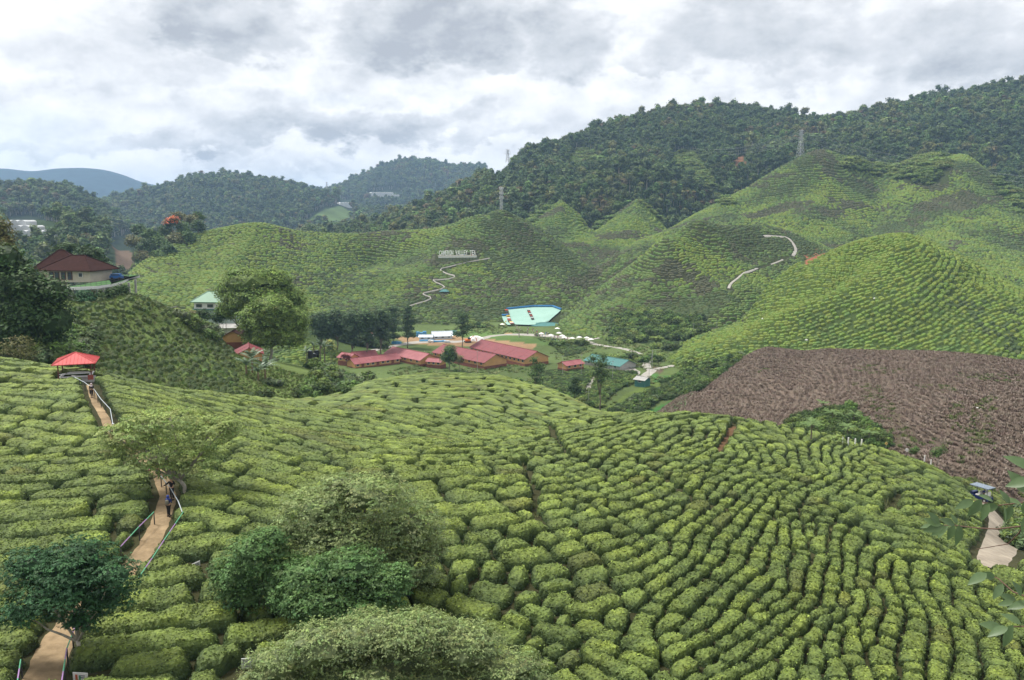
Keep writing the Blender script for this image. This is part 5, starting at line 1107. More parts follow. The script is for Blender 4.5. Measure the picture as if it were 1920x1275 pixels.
house('small_house', 'orange house with a red and pale patched roof left of the teal roof', (1062, 694), (1094, 692), 6, 2.4, 1.2, Ya=374, Yb=380, wins=3, roofm=M_ROOFP)
house('storage_shed', 'long low shed with a teal roof beside the concrete yard', (1096, 684), (1162, 694), 11, 2.0, 2.0, Ya=392, Yb=376, wins=4, roofm=M_TEAL, wallm=M_GRY, plinth=False)
house('storage_shed', 'small shed with grey roof and green wall at the corner of the road', (1190, 720), (1208, 722), 4.5, 2.0, .8, Ya=342, Yb=339, wins=1, roofm=M_GRY, wallm=M_TEAL, plinth=False)
house('storage_shed', 'pale blue grey roofed shed behind the quarters', (812, 637), (848, 637), 7, 2.2, 2.0, Ya=470, Yb=472, wins=3, roofm=M_PGRY, wallm=M_PGRY, plinth=False)
house('storage_shed', 'lower pale sheet roofed shed left of the blue grey one', (786, 638), (810, 638), 5, 1.8, .8, Ya=466, Yb=466, wins=2, roofm=M_PGRY, wallm=M_WHT, plinth=False)
# orange gabled house seen end on, and a brown roofed one behind it
p_ = at(466, 683, 213); o = empty('gabled_house', (p_.x - 1.0, 217, float(p_.z) - .1), R(108), 'orange gabled house with dark red roof under the dome shaped tree', 'building'); gable(o, 8, 6.2, 2.7, 1.5, wins=2, roofm=M_ROOF, ov=.5)
p_ = at(434, 645, 236); o = empty('gabled_house', (p_.x, 240, float(p_.z) - .3), R(95), 'brown tiled roof house just above the orange gabled one', 'building'); gable(o, 7, 5.5, 2.4, 1.4, wins=2, roofm=M_BRWN, wallm=M_ORW, ov=.5)
p_ = at(420, 625, 285); o = empty('car_port', (p_.x, 285, float(p_.z)), R(10), 'low grey roofed shed above the brown roofed house', 'shed'); gable(o, 9, 5, 2.2, .8, wins=0, roofm=M_GRY, wallm=M_GRY, plinth=False)
# hip roofed buildings
def hip(o, L, W, z, rh, ov, mt, ridge=.35, name='roof'):
    hx, hy, r_ = L / 2 + ov, W / 2 + ov, L / 2 * ridge; faces = [[(-hx,-hy,z),(hx,-hy,z),(r_,0,z+rh),(-r_,0,z+rh)], [(hx,hy,z),(-hx,hy,z),(-r_,0,z+rh),(r_,0,z+rh)], [(hx,-hy,z),(hx,hy,z),(r_,0,z+rh)], [(-hx,hy,z),(-hx,-hy,z),(-r_,0,z+rh)]]
    for f in faces:
        mb = MB(); n = len(f); mb.add(f + [(x, y, q - .18) for x, y, q in f], [tuple(range(n)), tuple(range(n, 2 * n))[::-1]] + [(i, n + i, n + (i + 1) % n, (i + 1) % n) for i in range(n)]); mb.build('roof_slope', mt, o)
    for a, b in (((-r_,0,z+rh),(r_,0,z+rh)), ((r_,0,z+rh),(hx,-hy,z)), ((r_,0,z+rh),(hx,hy,z)), ((-r_,0,z+rh),(-hx,-hy,z)), ((-r_,0,z+rh),(-hx,hy,z))):
        mb = MB(); mb.tube([Vector(a) + Vector((0,0,.04)), Vector(b) + Vector((0,0,.04))], .13, n=5); mb.build('ridge_tile', mt, o)
def box_walls(o, L, W, z0, z1, mt, name='wall'):
    mb = MB(); mb.box((0, 0, (z0 + z1) / 2), (L, W, z1 - z0)); return mb.build(name, mt, o)
def opening(o, x, y, z, w, h, face='y', s=-1, nm='window', fm=None, pm=None):
    mb = MB(); sz = (w, .12, h) if face == 'y' else (.12, w, h); mb.box((x, y + (s * .03 if face == 'y' else 0), z), sz) ; f = mb.build(nm, fm or M_WHT, o)
    sz = (w - .22, .10, h - .22) if face == 'y' else (.10, w - .22, h - .22); mb = MB(); mb.box((x + (s * .06 if face == 'x' else 0), y + (s * .06 if face == 'y' else 0), z), sz); mb.build('pane', pm or M_WIN, f); return f
# bungalow on its terrace
pt_ = at(200, 533, 198); bz = pt_.z
bo = empty('bungalow', (at(150, 530, 212).x, 212, bz), R(-12), 'bungalow with a large dark brown hipped roof above the terrace', 'building')
box_walls(bo, 12.5, 8, -.3, 2.7, M_CREAM); hip(bo, 13, 8.5, 2.6, 3.4, 1.0, M_BRWN, ridge=.3)
for x in (-4.6, -3.0, -1.2, .6): opening(bo, x, -4.05, 1.2, 1.3, 1.9, fm=M_WOOD)
opening(bo, 3.6, -4.05, 1.5, 1.2, 1.1)
b2 = empty('bungalow_wing', (at(112, 530, 216).x, 218, bz), R(14), 'left wing of the bungalow with an even taller brown roof', 'building')
box_walls(b2, 9, 8, -.3, 2.8, M_CREAM); hip(b2, 9.5, 8.5, 2.7, 4.4, 1.0, M_BRWN, ridge=.12); opening(b2, 2, -4.05, 1.2, 1.6, 1.6, fm=M_WOOD)
te = empty('terrace', (pt_.x, 200, bz), 0, 'curved concrete terrace with green lawn and railing on posts', 'terrace')
tp = [(128, 537, 190), (150, 536, 190), (180, 535, 191), (210, 531, 193), (232, 526, 197), (242, 521, 203), (236, 519, 210)]
lv = lambda a, b: (lambda r_: Vector((r_[0], r_[1], 0)) * ((bz - CAMZ) / r_[2]))(ray(a, b))
W_ = [Vector((lv(a, b).x - pt_.x, lv(a, b).y - 200, 0)) for a, b in ((120,539),(150,538),(180,536.5),(208,532.5),(228,527.5),(241,521),(238,518))]; back = [Vector((W_[-1].x - 8, W_[-1].y + 5, 0)), Vector((W_[0].x, W_[-1].y + 5, 0))]
def slab(o, pts, z0, z1, mt, nm):
    mb = MB(); n = len(pts); mb.add([(p.x, p.y, z0) for p in pts] + [(p.x, p.y, z1) for p in pts], [tuple(range(n))[::-1], tuple(range(n, 2 * n))] + [(i, (i + 1) % n, n + (i + 1) % n, n + i) for i in range(n)]); return mb.build(nm, mt, o)
slab(te, W_ + back, -.65, -.02, M_WHT, 'slab'); inn = [p * .985 + Vector((0, .35, 0)) for p in W_ + back]; slab(te, inn, -.02, .04, M_LAWN, 'lawn')
mb = MB()
for i in range(len(W_) - 1):
    for z in (.5, 1.0): mb.tube([W_[i] + Vector((0, .15, z)), W_[i + 1] + Vector((0, .15, z))], .035, n=4)
mb.build('handrail', M_IRON, te)
for i in range(len(W_) - 1):
    for t in (0, .33, .66):
        p = W_[i].lerp(W_[i + 1], t); mb = MB(); mb.tube([p + Vector((0, .15, 0)), p + Vector((0, .15, 1.0))], .035, n=4); mb.build('railing_post', M_IRON, te)
for i in range(0, len(W_) - 1):
    p = W_[i] + Vector((.8, 2.0, 0)); mb = MB(); mb.box((p.x, p.y, -2.4), (.45, .45, 3.9)); mb.build('pillar', M_GRY, te)
mb = MB(); mb.box(((W_[0].x + W_[3].x) / 2, 4.5, -2.4), (W_[3].x - W_[0].x, .3, 3.9)); mb.build('retaining_wall', M_GRY, te)
pc = lv(219, 524); car = empty('parked_van', (pc.x, pc.y, bz + .06), R(5), 'blue covered vehicle parked at the end of the terrace', 'vehicle')
M_VB = mat('blue_paint', (.02, .10, .30), rough=.4, var=.1)
mb = MB(); mb.box((0, 0, .62), (2.9, 1.5, .7)); mb.box((-.1, 0, 1.15), (2.2, 1.4, .45)); mb.build('body', M_VB, car)
mb = MB(); mb.box((-.1, -.71, 1.15), (1.8, .04, .3)); mb.build('side_window', M_WIN, car)
for x in (-.9, .9):
    for y in (-.7, .7): mb = MB(); mb.tube([(x, y - .1, .3), (x, y + .1, .3)], .3, n=10); mb.build('wheel', M_BLK, car)
ivyx = []
for i, (a, b, c_, rx, ry, lb) in enumerate(((190, 558, 192, 9, 12, 'left'), (205, 556, 193, 8, 12, 'second from left'), (220, 551, 196, 8, 14, 'third from left'), (233, 547, 200, 7, 14, 'rightmost'), (160, 555, 190, 14, 9, 'lowest, broad'))):
    tree('climber', '%s dark column of climbing plants under the terrace edge' % lb if i < 4 else 'broad low mass of climbers below the terrace wall', 'climber', (a, b + ry), c_, [(a, b, rx, ry), (a, b + ry * .7, rx * 1.2, ry * .5)], M_DK if i < 4 else M_FEA, 150, 9, .4, .3, trunk=.1, seed=90 + i, core=.9)
tree('shrub', 'dark shrubs along the slope below the terrace', 'shrub', (205, 575), 192, [(165,572,26,10),(200,574,28,10),(232,572,18,10),(180,582,30,9)], M_FE2, 420, 9, .4, .3, trunk=.1, seed=96, core=.9)
# green roofed house
pg = at(385, 592, 290); go_ = empty('green_roofed_house', (pg.x + 3, 296, pg.z), R(-6), 'two storey white house with a green hipped roof left of the large trees', 'building')
box_walls(go_, 14, 9, -3.5, 4.6, mat('grey_green_wall', (.30, .36, .33), var=.1)); hip(go_, 14.5, 9.5, 4.6, 3.2, .8, M_GRNR, ridge=.55)
mb = MB(); mb.box((0, -4.58, 3.2), (14.1, .1, 2.0)); mb.build('upper_band', M_WHT, go_); mb = MB(); mb.box((0, -4.9, 2.0), (14.6, 1.0, .2)); mb.build('ledge', M_TEAL, go_)
for x in (-5.2, -1.2, 2.8): opening(go_, x, -4.66, 3.25, 2.2, 1.2, fm=M_GRY)
for x in (-5.5, -2.5, 1): opening(go_, x, -4.55, -.2, 1.5, 2.0, fm=M_GRY)
for i, (a, b) in enumerate(((362, 592), (380, 590), (405, 596), (418, 588))):
    tree('small_tree', ('reddish palm like shrub', 'small dark tree', 'slim trunked dark tree', 'dark tree')[i] + ' %s the green roofed house' % ('at the left front of', 'in front of the middle of', 'at the right front of', 'between the big trees and')[i], 'tree', (a, b + 22), 262, [(a, b - 2, 10, 7), (a + 6, b + 3, 8, 6)], (M_BRN, M_DK, M_DK, M_DK)[i], 110, 9, .5, .35, trunk=.14, seed=100 + i, core=.7)
# far greenhouses and sheds
M_GH = mat('white_greenhouse', (.5, .51, .51), rough=.6, var=.08, scale=.1)
def shed(label, px, py, Y, L, W, H, rz, mt=M_GH, lift=0):
    p = at(px, py, Y); z = float(hgt(p.x, Y)); z = min(p.z, z + 60) if lift == 0 else p.z; o = empty('greenhouse', (p.x, Y, p.z), rz, label, 'greenhouse')
    nb = max(2, int(L / 8))
    for i in range(nb):
        x = -L / 2 + L * (i + .5) / nb; mb = MB(); w = L / nb - .3; pts = [(x + w / 2 * math.cos(a), math.sin(a) * H * .45 + H * .55) for a in np.linspace(0, math.pi, 6)]
        vs = [(q[0], s * W / 2, q[1]) for s in (-1, 1) for q in pts] + [(x - w / 2, -W / 2, -12), (x + w / 2, -W / 2, -12), (x - w / 2, W / 2, -12), (x + w / 2, W / 2, -12)]
        fs = [(k_, k_ + 1, 6 + k_ + 1, 6 + k_) for k_ in range(5)] + [(12, 13, 0, 1, 2, 3, 4, 5), (15, 14, 11, 10, 9, 8, 7, 6), (13, 15, 6, 0), (14, 12, 5, 11)]
        mb.add(vs, fs); mb.build('bay', mt, o)
    return o
shed('white greenhouse with arched bays at the top of the wooded hill on the left', 38, 420, 860, 28, 14, 4, R(-18)); shed('white greenhouse in the middle of the terraces on the wooded hill', 55, 430, 845, 26, 12, 4, R(-10)); shed('lowest white greenhouse on the wooded hill above the bungalow', 72, 441, 830, 32, 12, 5, R(-5))
shed('long white greenhouses on the distant blue green hill', 715, 364, 2890, 75, 40, 6, R(20)); shed('white greenhouses at the left foot of the distant hill', 648, 383, 2700, 45, 30, 6, R(30)); shed('small white sheds right of the distant greenhouses', 740, 368, 2850, 30, 16, 6, R(0))
p = at(236, 446, 880); z0 = float(hgt(p.x, 880))
# ------------------------------------------------------------------ big hillside letters
M_SIGN = mat('white_letters', (.82, .82, .80), rough=.6, var=.04)
s0 = at(822, 479, 648); s1 = at(893, 479, 655); zb = (s0.z + s1.z) / 2; so = empty('letter_sign', ((s0.x + s1.x) / 2, 650, zb), orient(s0, s1), 'large white letters reading CAMERON VALLEY TEA on a platform on the hillside', 'sign')
wid = s1.x - s0.x
for i, (ch) in enumerate('CAMERON VALLEY TEA'):
    if ch == ' ': continue
    cu = bpy.data.curves.new('letter', 'FONT'); cu.body = ch; cu.extrude = .2; cu.offset = .04; cu.size = 5.0; cu.align_x = 'CENTER'; cu.resolution_u = 2
    ob = bpy.data.objects.new('tmp', cu); COL.objects.link(ob); dg = bpy.context.evaluated_depsgraph_get(); me = bpy.data.meshes.new_from_object(ob.evaluated_get(dg)); bpy.data.objects.remove(ob)
    me.materials.clear(); me.materials.append(M_SIGN); me.name = 'letter'
    xs = [v.co.x for v in me.vertices]; ww = max(xs) - min(xs); sc = min(1.0, 1.42 / ww) if ch != 'M' else 1.55 / ww
    l_ = mobj('letter', me, so); l_.rotation_euler = (R(90), 0, 0); l_.location = (-wid / 2 + wid * (i + .5) / 18, -.6, .35); l_.scale = (sc, 1.05, 1)
mb = MB(); mb.box((0, 0, -.15), (wid + 1.5, 3.2, .3)); mb.build('platform', M_CREAM, so); mb = MB(); mb.box((0, -1.5, -.9), (wid + 1.0, .15, 1.2)); mb.build('platform_skirt', M_WHT, so)
for i in range(12):
    mb = MB(); x = -wid / 2 + wid * i / 11; mb.box((x, -1.45, -2.6), (.3, .3, 2.3)); mb.build('support_post', M_IRON, so)
mb = MB(); mb.tube([(-wid / 2 - .6, -1.55, .2), (wid / 2 + .6, -1.55, .2)], .05, n=4); mb.build('handrail', M_WHT, so)
# hillside pavilions
def pavilion(label, px, py, Y, W, H, rh, roofm, base=None, postm=None, n=4, D=None, rz=0.0, lift=0, name='pavilion', bench=False):
    p = at(px, py, Y); D = D or W; z = p.z; o = empty(name, (p.x, Y, z), rz, label, 'pavilion')
    hx, hy = W / 2, D / 2; z_ = H
    hip(o, W, D, z_, rh, W * .12, roofm, ridge=.02 if abs(W - D) < .6 else .4)
    for x in (-hx, hx):
        for y in (-hy, hy): mb = MB(); mb.box((x, y, z_ / 2 - .6), (W * .035 + .06, W * .035 + .06, z_ + 1.2)); mb.build('post', postm or M_WOOD, o)
    if base:
        mb = MB(); mb.box((0, 0, base[0] / 2 - 1), (W + .3, D + .3, base[0] + 2)); mb.build('base', base[1], o)
    return o
pavilion('small teal roofed pavilion higher up the zigzag path below the letter sign', 879, 528, 628, 6.2, 3.4, 1.4, M_TEAL, base=(.6, M_WHT), postm=M_WHT, D=4.5); pavilion('small teal roofed shelter lower on the zigzag path', 833, 552, 600, 5.6, 2.2, 1.5, M_TEAL, base=(.3, M_GRY), D=4.5)
# near red pavilion with benches
pv_g = ground(145, 709); PW = 3.6
po = empty('pavilion', pv_g, R(20), 'open pavilion with a coral red pyramid roof at the top of the footpath', 'pavilion')
apex = Vector((0, 0, 3.25)); ev = 1.0; hz_ = 2.15; cs = [Vector((sx * (PW / 2 + .62), sy * (PW / 2 + .62), hz_)) for sx, sy in ((-1, -1), (1, -1), (1, 1), (-1, 1))]
for i in range(4):
    a, b = cs[i], cs[(i + 1) % 4]; mb = MB(); n_ = 7
    mb.add([a, b, apex, a + Vector((0, 0, -.08)), b + Vector((0, 0, -.08)), apex + Vector((0, 0, -.08))], [(0, 1, 2), (5, 4, 3), (0, 3, 4, 1), (1, 4, 5, 2), (2, 5, 3, 0)])
    for k_ in range(1, 12):
        t = k_ / 12; q = a.lerp(b, t); s_ = 1 - abs(2 * t - 1); top = q.lerp(apex, 0.0); e = apex * s_ + q * (1 - s_) if s_ < 1 else apex
        dn = (a + b) / 2; u = (apex - dn); en = q + u * min(.98, s_); mb.tube([q + Vector((0, 0, .02)), en + Vector((0, 0, .02))], .018, n=3, cap=False)
    mb.build('roof_slope', M_PINKR, po)
    mb = MB(); mb.tube([a + Vector((0, 0, .03)), apex + Vector((0, 0, .03))], .05, n=5); mb.build('ridge_cap', M_PINKR, po)
for sx, sy in ((-1, -1), (1, -1), (1, 1), (-1, 1)):
    mb = MB(); mb.box((sx * PW / 2, sy * PW / 2, .85), (.13, .13, 2.9)); mb.build('post', M_WOOD, po)
for sx, sy, L_, hor in ((0, -1, PW, 1), (0, 1, PW, 1), (-1, 0, PW, 0), (1, 0, PW, 0)):
    mb = MB(); mb.box((sx * (PW / 2 - .2), sy * (PW / 2 - .2), .48), ((L_ - .3, .36, .08) if hor else (.36, L_ - .3, .08))); mb.build('bench_seat', M_WHT, po)
    mb = MB(); mb.box((sx * (PW / 2), sy * (PW / 2), .9), ((L_ - .14, .06, .09) if hor else (.06, L_ - .14, .09))); mb.build('backrest_rail', M_WHT if sy < 0 else M_WOOD, po)
mb = MB(); mb.box((0, 0, -.35), (PW + .4, PW + .4, .8)); mb.build('floor', M_GRY, po)
mb = MB(); mb.box((PW / 2 - .1, -PW / 2 - .02, .2), (.6, .3, .8)); mb.build('plinth', mat('red_brick_wall', (.30, .08, .06), var=.2, scale=6), po)
# ------------------------------------------------------------------ mint green netted bank, its stairs and the crowd
def netted(label, name, corners, mt, edge, nv=6):
    W = [ground(a, b, 400) for a, b in corners]; o = empty(name, W[0], 0, label, 'netting'); n = len(W); V = []
    W = [w + Vector((0, 0, 1.2)) - W[0] for w in W]
    k_ = len(W) // 2; bot, top = W[:k_], W[k_:][::-1]
    mb = MB(); R_ = 10; vs = []; 
    for i in range(R_ + 1):
        t = i / R_
        for a, b in zip(bot, top):
            p = a.lerp(b, t); p.z = float(hgt(p.x + o.location.x, p.y + o.location.y)) + 1.0 - o.location.z; vs.append(p)
    mb.add(vs, [(i * k_ + j, i * k_ + j + 1, (i + 1) * k_ + j + 1, (i + 1) * k_ + j) for i in range(R_) for j in range(k_ - 1)]); mb.build('net', mt, o)
    mb = MB(); mb.tube([p + Vector((0, 0, .4)) for p in top], .7, n=6); mb.build('top_edge', edge, o); return o
netted('large mint green netted slope with a blue upper edge', 'netted_slope', [(966,611),(990,612),(1010,611),(1028,606), (1052,584),(1036,578),(1000,578),(950,583)], M_MINT, M_BLUE)
netted('small mint green net left of the large netted slope', 'netted_slope', [(952,612),(958,612),(953,595),(941,595)], M_MINT, M_BLUE)
def stairs(label, a, b, cols, n, w):
    A = ground(*a, ymin=400); B = ground(*b, ymin=400); o = empty('stairway', A, 0, label, 'stairway')
    for i in range(n):
        t = (i + .5) / n; p = A.lerp(B, t); z = float(hgt(p.x, p.y)) + 1.5 - A.z; mb = MB(); mb.box((p.x - A.x, p.y - A.y, z), (w, (B - A).length / n * .8, .7)); mb.build('step', cols[i % len(cols)], o)
S_ = [mat('painted_step_%s' % n_, c, var=.1) for n_, c in (('red', (.5, .08, .04)), ('white', (.7, .7, .66)), ('blue', (.05, .15, .4)), ('yellow', (.65, .42, .05)), ('dark', (.08, .07, .06)))]
stairs('painted steps up the left side of the netted slope', (962, 612), (949, 584), [S_[4], S_[0], S_[1], S_[3], S_[4]], 12, 2.2); stairs('dark steps up the middle of the netted slope', (999, 603), (990, 584), [S_[4], S_[1], S_[4], S_[0]], 10, 1.8)
for nm, a, Y, c, lb in (('slide', (948, 612), 545, S_[3], 'yellow inflatable slide pillar left of the stair foot'), ('slide', (957, 613), 543, S_[0], 'red and yellow play tower at the stair foot')):
    p = at(*a, Y); mb = MB(); mb.tube([(0, 0, -.5), (0, 0, 2.2), (.2, 0, 3.6)], [.8, .6, .35], n=8); mb.tube([(0, 0, 3.2), (1.6, -.4, 1.2), (2.6, -.6, .2)], [.3, .3, .3], n=6); o = mb.build('play_slide', c); o.location = p; tag(o, lb, 'slide')
# open hall beside it
oh = pavilion('long open sided hall with a teal roof at the foot of the netted slope', 1027, 617, 535, 17, 2.6, 1.6, M_TEAL, D=8, rz=R(-6), base=(.1, M_CONCV), postm=M_GRY, name='open_hall')
M_UMB = mat('white_canvas', (.75, .73, .70), rough=.8, var=.05)
def umbrella(px, py, lab, r_=1.7):
    p = ground(px, py, 400); o = empty('sun_umbrella', p, 0, lab, 'umbrella', 'white sun umbrellas of the cafe'); mb = MB(); vs = [(0, 0, 3.0)] + [(math.cos(a) * r_, math.sin(a) * r_, 2.3) for a in np.linspace(0, 2 * math.pi, 9)[:-1]]
    mb.add(vs, [(0, 1 + i, 1 + (i + 1) % 8) for i in range(8)]); mb.build('canopy', M_UMB, o); mb = MB(); mb.tube([(0, 0, 0), (0, 0, 2.9)], .05, n=5); mb.build('pole', M_GRY, o)
for i, (a, b) in enumerate([(1045,623),(1033,636),(1054,637),(1058,640),(1073,642),(1086,640),(1100,641),(1108,644),(1095,645),(942,615),(1048,632),(1015,633)]): umbrella(a, b, 'white sun umbrella on the cafe terrace in front of the netted slope')
M_PPL = [mat('clothes_%d' % i, c, var=.15) for i, c in enumerate([(.5, .5, .5), (.35, .12, .25), (.05, .07, .2), (.55, .5, .4), (.03, .03, .035), (.4, .08, .06), (.15, .25, .4)])]
M_SKIN = mat('skin', (.42, .25, .16), rough=.6, var=.05); M_HAIR = mat('dark_hair', (.015, .012, .01), rough=.5)
def tiny_person(me_cache={}):
    out = []
    for i in range(7):
        V = []; F = []; prof = [(0, .13, .10), (.45, .16, .12), (.85, .20, .13), (1.05, .15, .11), (1.40, .23, .13), (1.47, .07, .07), (1.52, .10, .10), (1.62, .11, .11), (1.70, .05, .05)]; n = 7
        for z, a, b in prof: V += [(math.cos(q) * a, math.sin(q) * b, z) for q in np.arange(n) * 2 * math.pi / n]
        F = [(r_ * n + k_, r_ * n + (k_ + 1) % n, (r_ + 1) * n + (k_ + 1) % n, (r_ + 1) * n + k_) for r_ in range(len(prof) - 1) for k_ in range(n)]
        for s in (-1, 1):
            k0 = len(V); V += [(s * .24, 0, 1.38), (s * .30, -.02, 1.36), (s * .33, -.1, .85), (s * .27, -.1, .85)]; F.append((k0, k0 + 1, k0 + 2, k0 + 3))
        me = npmesh('person', V, np.array(F), [M_PPL[i], M_SKIN, M_HAIR, M_PPL[(i * 3 + 2) % 7]], mi=[3] * (n * 3) + [0] * (n * 2) + [1] * n + [2] * (n * 2) + [0, 0]); out.append(me)
    return out
TP = tiny_person(); rr = random.Random(4)
for i in range(46):
    px = rr.uniform(985, 1075); py = 616 + (px - 985) * .25 + rr.uniform(0, 11); p = ground(px, py, 400); o = mobj('person', TP[i % 7]); o.location = p; o.rotation_euler.z = rr.uniform(0, 6.28)
    tag(o, 'tiny visitor standing among the crowd before the teal roofed hall', 'person', 'crowd of visitors before the teal roofed hall')
for i in range(7):
    px, py = [(905,480),(852,483),(836,483),(870,484),(600+265,484),(880,522),(795,553)][i]; p = at(px, py + 1, 648 if i < 5 else 626)
    if i < 5: p = so.location + Vector(((i - 2) * 5.5, -1.1, 0.0))
    else: p = ground(px, py, 450) + Vector((0, 0, .9))
    o = mobj('person', TP[(i * 2) % 7]); o.location = p; tag(o, 'tiny visitor on the platform under the white letters' if i < 5 else 'tiny visitor on the zigzag path near the %s shelter' % ('upper' if i == 5 else 'lower'), 'person', 'visitors on the sign hill')
# ------------------------------------------------------------------ village odds and ends
def tank(px, py, Y, lab):
    p = at(px, py, Y); o = empty('water_tank', p, 0, lab, 'water tank', 'black water tanks'); mb = MB(); mb.tube([(0, 0, -.6), (0, 0, 1.5), (0, 0, 1.7)], [.85, .85, .6], n=12); mb.build('tank', M_BLK, o); mb = MB(); mb.tube([(0, 0, 1.7), (0, 0, 1.82)], [.35, .35], n=10); mb.build('lid', M_PGRY, o)
tank(582, 668, 258, 'leftmost black water tank on the slope right of the dome shaped tree'); tank(594, 667, 263, 'right black water tank of the pair behind'); tank(589, 673, 260, 'front black water tank on a stand')
for i, (px, py, w, h, m__, lb) in enumerate([(790, 631, 6, 3, M_TARP, 'blue tarpaulin stack left of the pale sheds'), (800, 640, 8, .8, M_TARP, 'flat blue tarpaulin before the pale sheds'), (824, 641, 7, .8, M_TARP, 'crumpled blue tarpaulin right of the first'), (743, 645, 5, 1.6, M_TARP, 'blue parked lorry by the dark trees'), (850, 628, 4, 3, M_TEAL, 'teal container at the end of the pale sheds'),
      (838, 642, 3, 1, M_PGRY, 'pale pile of sheets in the yard'), (1070, 691, 0, 0, None, ''), (808, 642, 3, 1.4, M_WHT, 'white parked car before the pale sheds'), (1060, 636, 0, 0, None, '')]):
    if not w: continue
    p = ground(px, py, 300); o = empty('yard_stack', p, rr.uniform(-.3, .3), lb, 'stack'); 
    for k_ in range(3): mb = MB(); mb.box((-w / 2 + w * (k_ + .5) / 3, rr.uniform(-.5, .5), h * rr.uniform(.35, .5)), (w / 3 - .1, 2.0, h * rr.uniform(.7, 1.0)), rz=rr.uniform(-.1, .1)); mb.build('bundle', m__, o)
def excavator(px, py):
    p = ground(px, py, 300); o = empty('excavator', p, R(20), 'orange excavator in the yard between the trees and factory roof', 'excavator'); mo = mat('orange_paint', (.65, .16, .03), var=.1)
    mb = MB(); mb.box((0, 0, 1.3), (2.8, 2.2, 1.0)); mb.build('body', mo, o); mb = MB(); mb.box((.6, -.4, 2.2), (1.2, 1.2, 1.1)); mb.build('cab', M_WIN, o)
    for y in (-1, 1): mb = MB(); mb.box((0, y, .4), (3.4, .5, .75)); mb.build('track', M_BLK, o)
    mb = MB(); mb.tube([(1.2, 0, 1.6), (3.2, 0, 3.4), (5, 0, 1.8), (5.2, 0, .6)], [.25, .22, .18, .3], n=6); mb.build('arm', mo, o)
excavator(877, 642)
p = ground(892, 638, 300); mb = MB(); r_ = np.random.default_rng(3); IV, IF = ICO2; V = IV * np.array([5, 4, 2.6]) * (1 + r_.normal(size=(len(IV), 1)) * .06); mb.add(V.tolist(), IF.tolist()); o = mb.build('sand_pile', M_UMB); o.location = p; tag(o, 'white heap covered with sheet at the back of the big factory roof', 'heap')
def bare_tree(px, py, Y, h, lab):
    p = at(px, py, Y); p.z = float(hgt(p.x, Y)); o = empty('bare_tree', p, 0, lab, 'tree'); rq = random.Random(int(px)); mb = MB(); mb.tube([(0, 0, -.5), (.1, 0, h * .3), (0, .1, h * .5)], [.35, .28, .2], n=6); mb.build('trunk', M_BARKL, o)
    for i in range(9):
        a = rq.uniform(0, 6.28); e = Vector((math.cos(a) * h * .45, math.sin(a) * h * .45, h * rq.uniform(.6, 1.0))); m1 = Vector((0, .1, h * .45)); mb = MB(); mb.tube([m1, m1.lerp(e, .5) + Vector((0, 0, .3)), e], [.13, .08, .03], n=4)
        for j in range(3): q = m1.lerp(e, rq.uniform(.4, .9)); mb.tube([q, q + Vector((rq.uniform(-1, 1), rq.uniform(-1, 1), rq.uniform(.3, 1))) * h * .14], [.05, .02], n=4)
        mb.build('limb', M_BARKL, o)
bare_tree(973, 637, 478, 7.5, 'bare spreading tree on the grass left of the crowd')
# ------------------------------------------------------------------ masts, pylons, poles, wires
def lattice(name, label, cat, px, pyb, Y, H, wb, wt, panels, arms, leg=.12, top_at=None, mt=None, base_z=None):
    p = at(px, pyb, Y); p.z = p.z if base_z is None else base_z; o = empty(name, p, R(25), label, cat); mt = mt or M_STEEL
    def cn(t): w = (wb + (wt - wb) * min(1, t * 1.25)) / 2; return [Vector((sx * w, sy * w, H * t)) for sx, sy in ((-1, -1), (1, -1), (1, 1), (-1, 1))]
    for k_ in range(4): mb = MB(); mb.tube([cn(i / panels)[k_] - Vector((0, 0, 2 if i == 0 else 0)) for i in range(panels + 1)], leg, n=4); mb.build('leg', mt, o)
    mb = MB()
    for i in range(panels):
        a, b = cn(i / panels), cn((i + 1) / panels)
        for k_ in range(4): mb.tube([a[k_], b[(k_ + 1) % 4]], leg * .55, n=3, cap=False); mb.tube([a[(k_ + 1) % 4], b[k_]], leg * .55, n=3, cap=False); mb.tube([b[k_], b[(k_ + 1) % 4]], leg * .55, n=3, cap=False)
    mb.build('bracing', mt, o); ends = []
    for t, w in arms:
        mb = MB()
        for s in (-1, 1): mb.tube([(0, 0, H * t + .8), (s * w, 0, H * t)], leg * .8, n=4); mb.tube([(0, 0, H * t - .4), (s * w, 0, H * t)], leg * .8, n=4); ends.append(o.matrix_basis @ Vector((s * w, 0, H * t - 1.2)))
        mb.build('crossarm', mt, o)
    return o, ends
cm, _ = lattice('cell_tower', 'grey cell tower with panel antennas on the peak behind the letter sign', 'tower', 940, 407, 758, 26, 2.2, 1.8, 10, [], leg=.13)
for z in (25, 21, 17):
    for a in range(3 if z > 20 else 2): mb = MB(); mb.box((math.cos(a * 2.1) * 1.7, math.sin(a * 2.1) * 1.7, z), (.5, .35, 2.2)); mb.build('antenna', M_WHT, cm)
pA, eA = lattice('power_pylon', 'largest steel power pylon at the left shoulder of the big tea hill', 'pylon', 1500, 299, 965, 32, 7, 2, 8, [(.72, 4.6), (.85, 4.2), (.98, 3.8)], leg=.22)
pB, eB = lattice('power_pylon', 'smaller power pylon in the forest clearing left of the big one', 'pylon', 1252, 292, 1290, 20, 6, 2, 6, [(.7, 5), (.85, 4.5), (.98, 4)], leg=.24)
pC, eC = lattice('power_pylon', 'pale power pylon on the skyline left of the forest', 'pylon', 952, 303, 1500, 20, 6, 2, 6, [(.65, 6.5), (.82, 6), (.98, 5)], leg=.24)
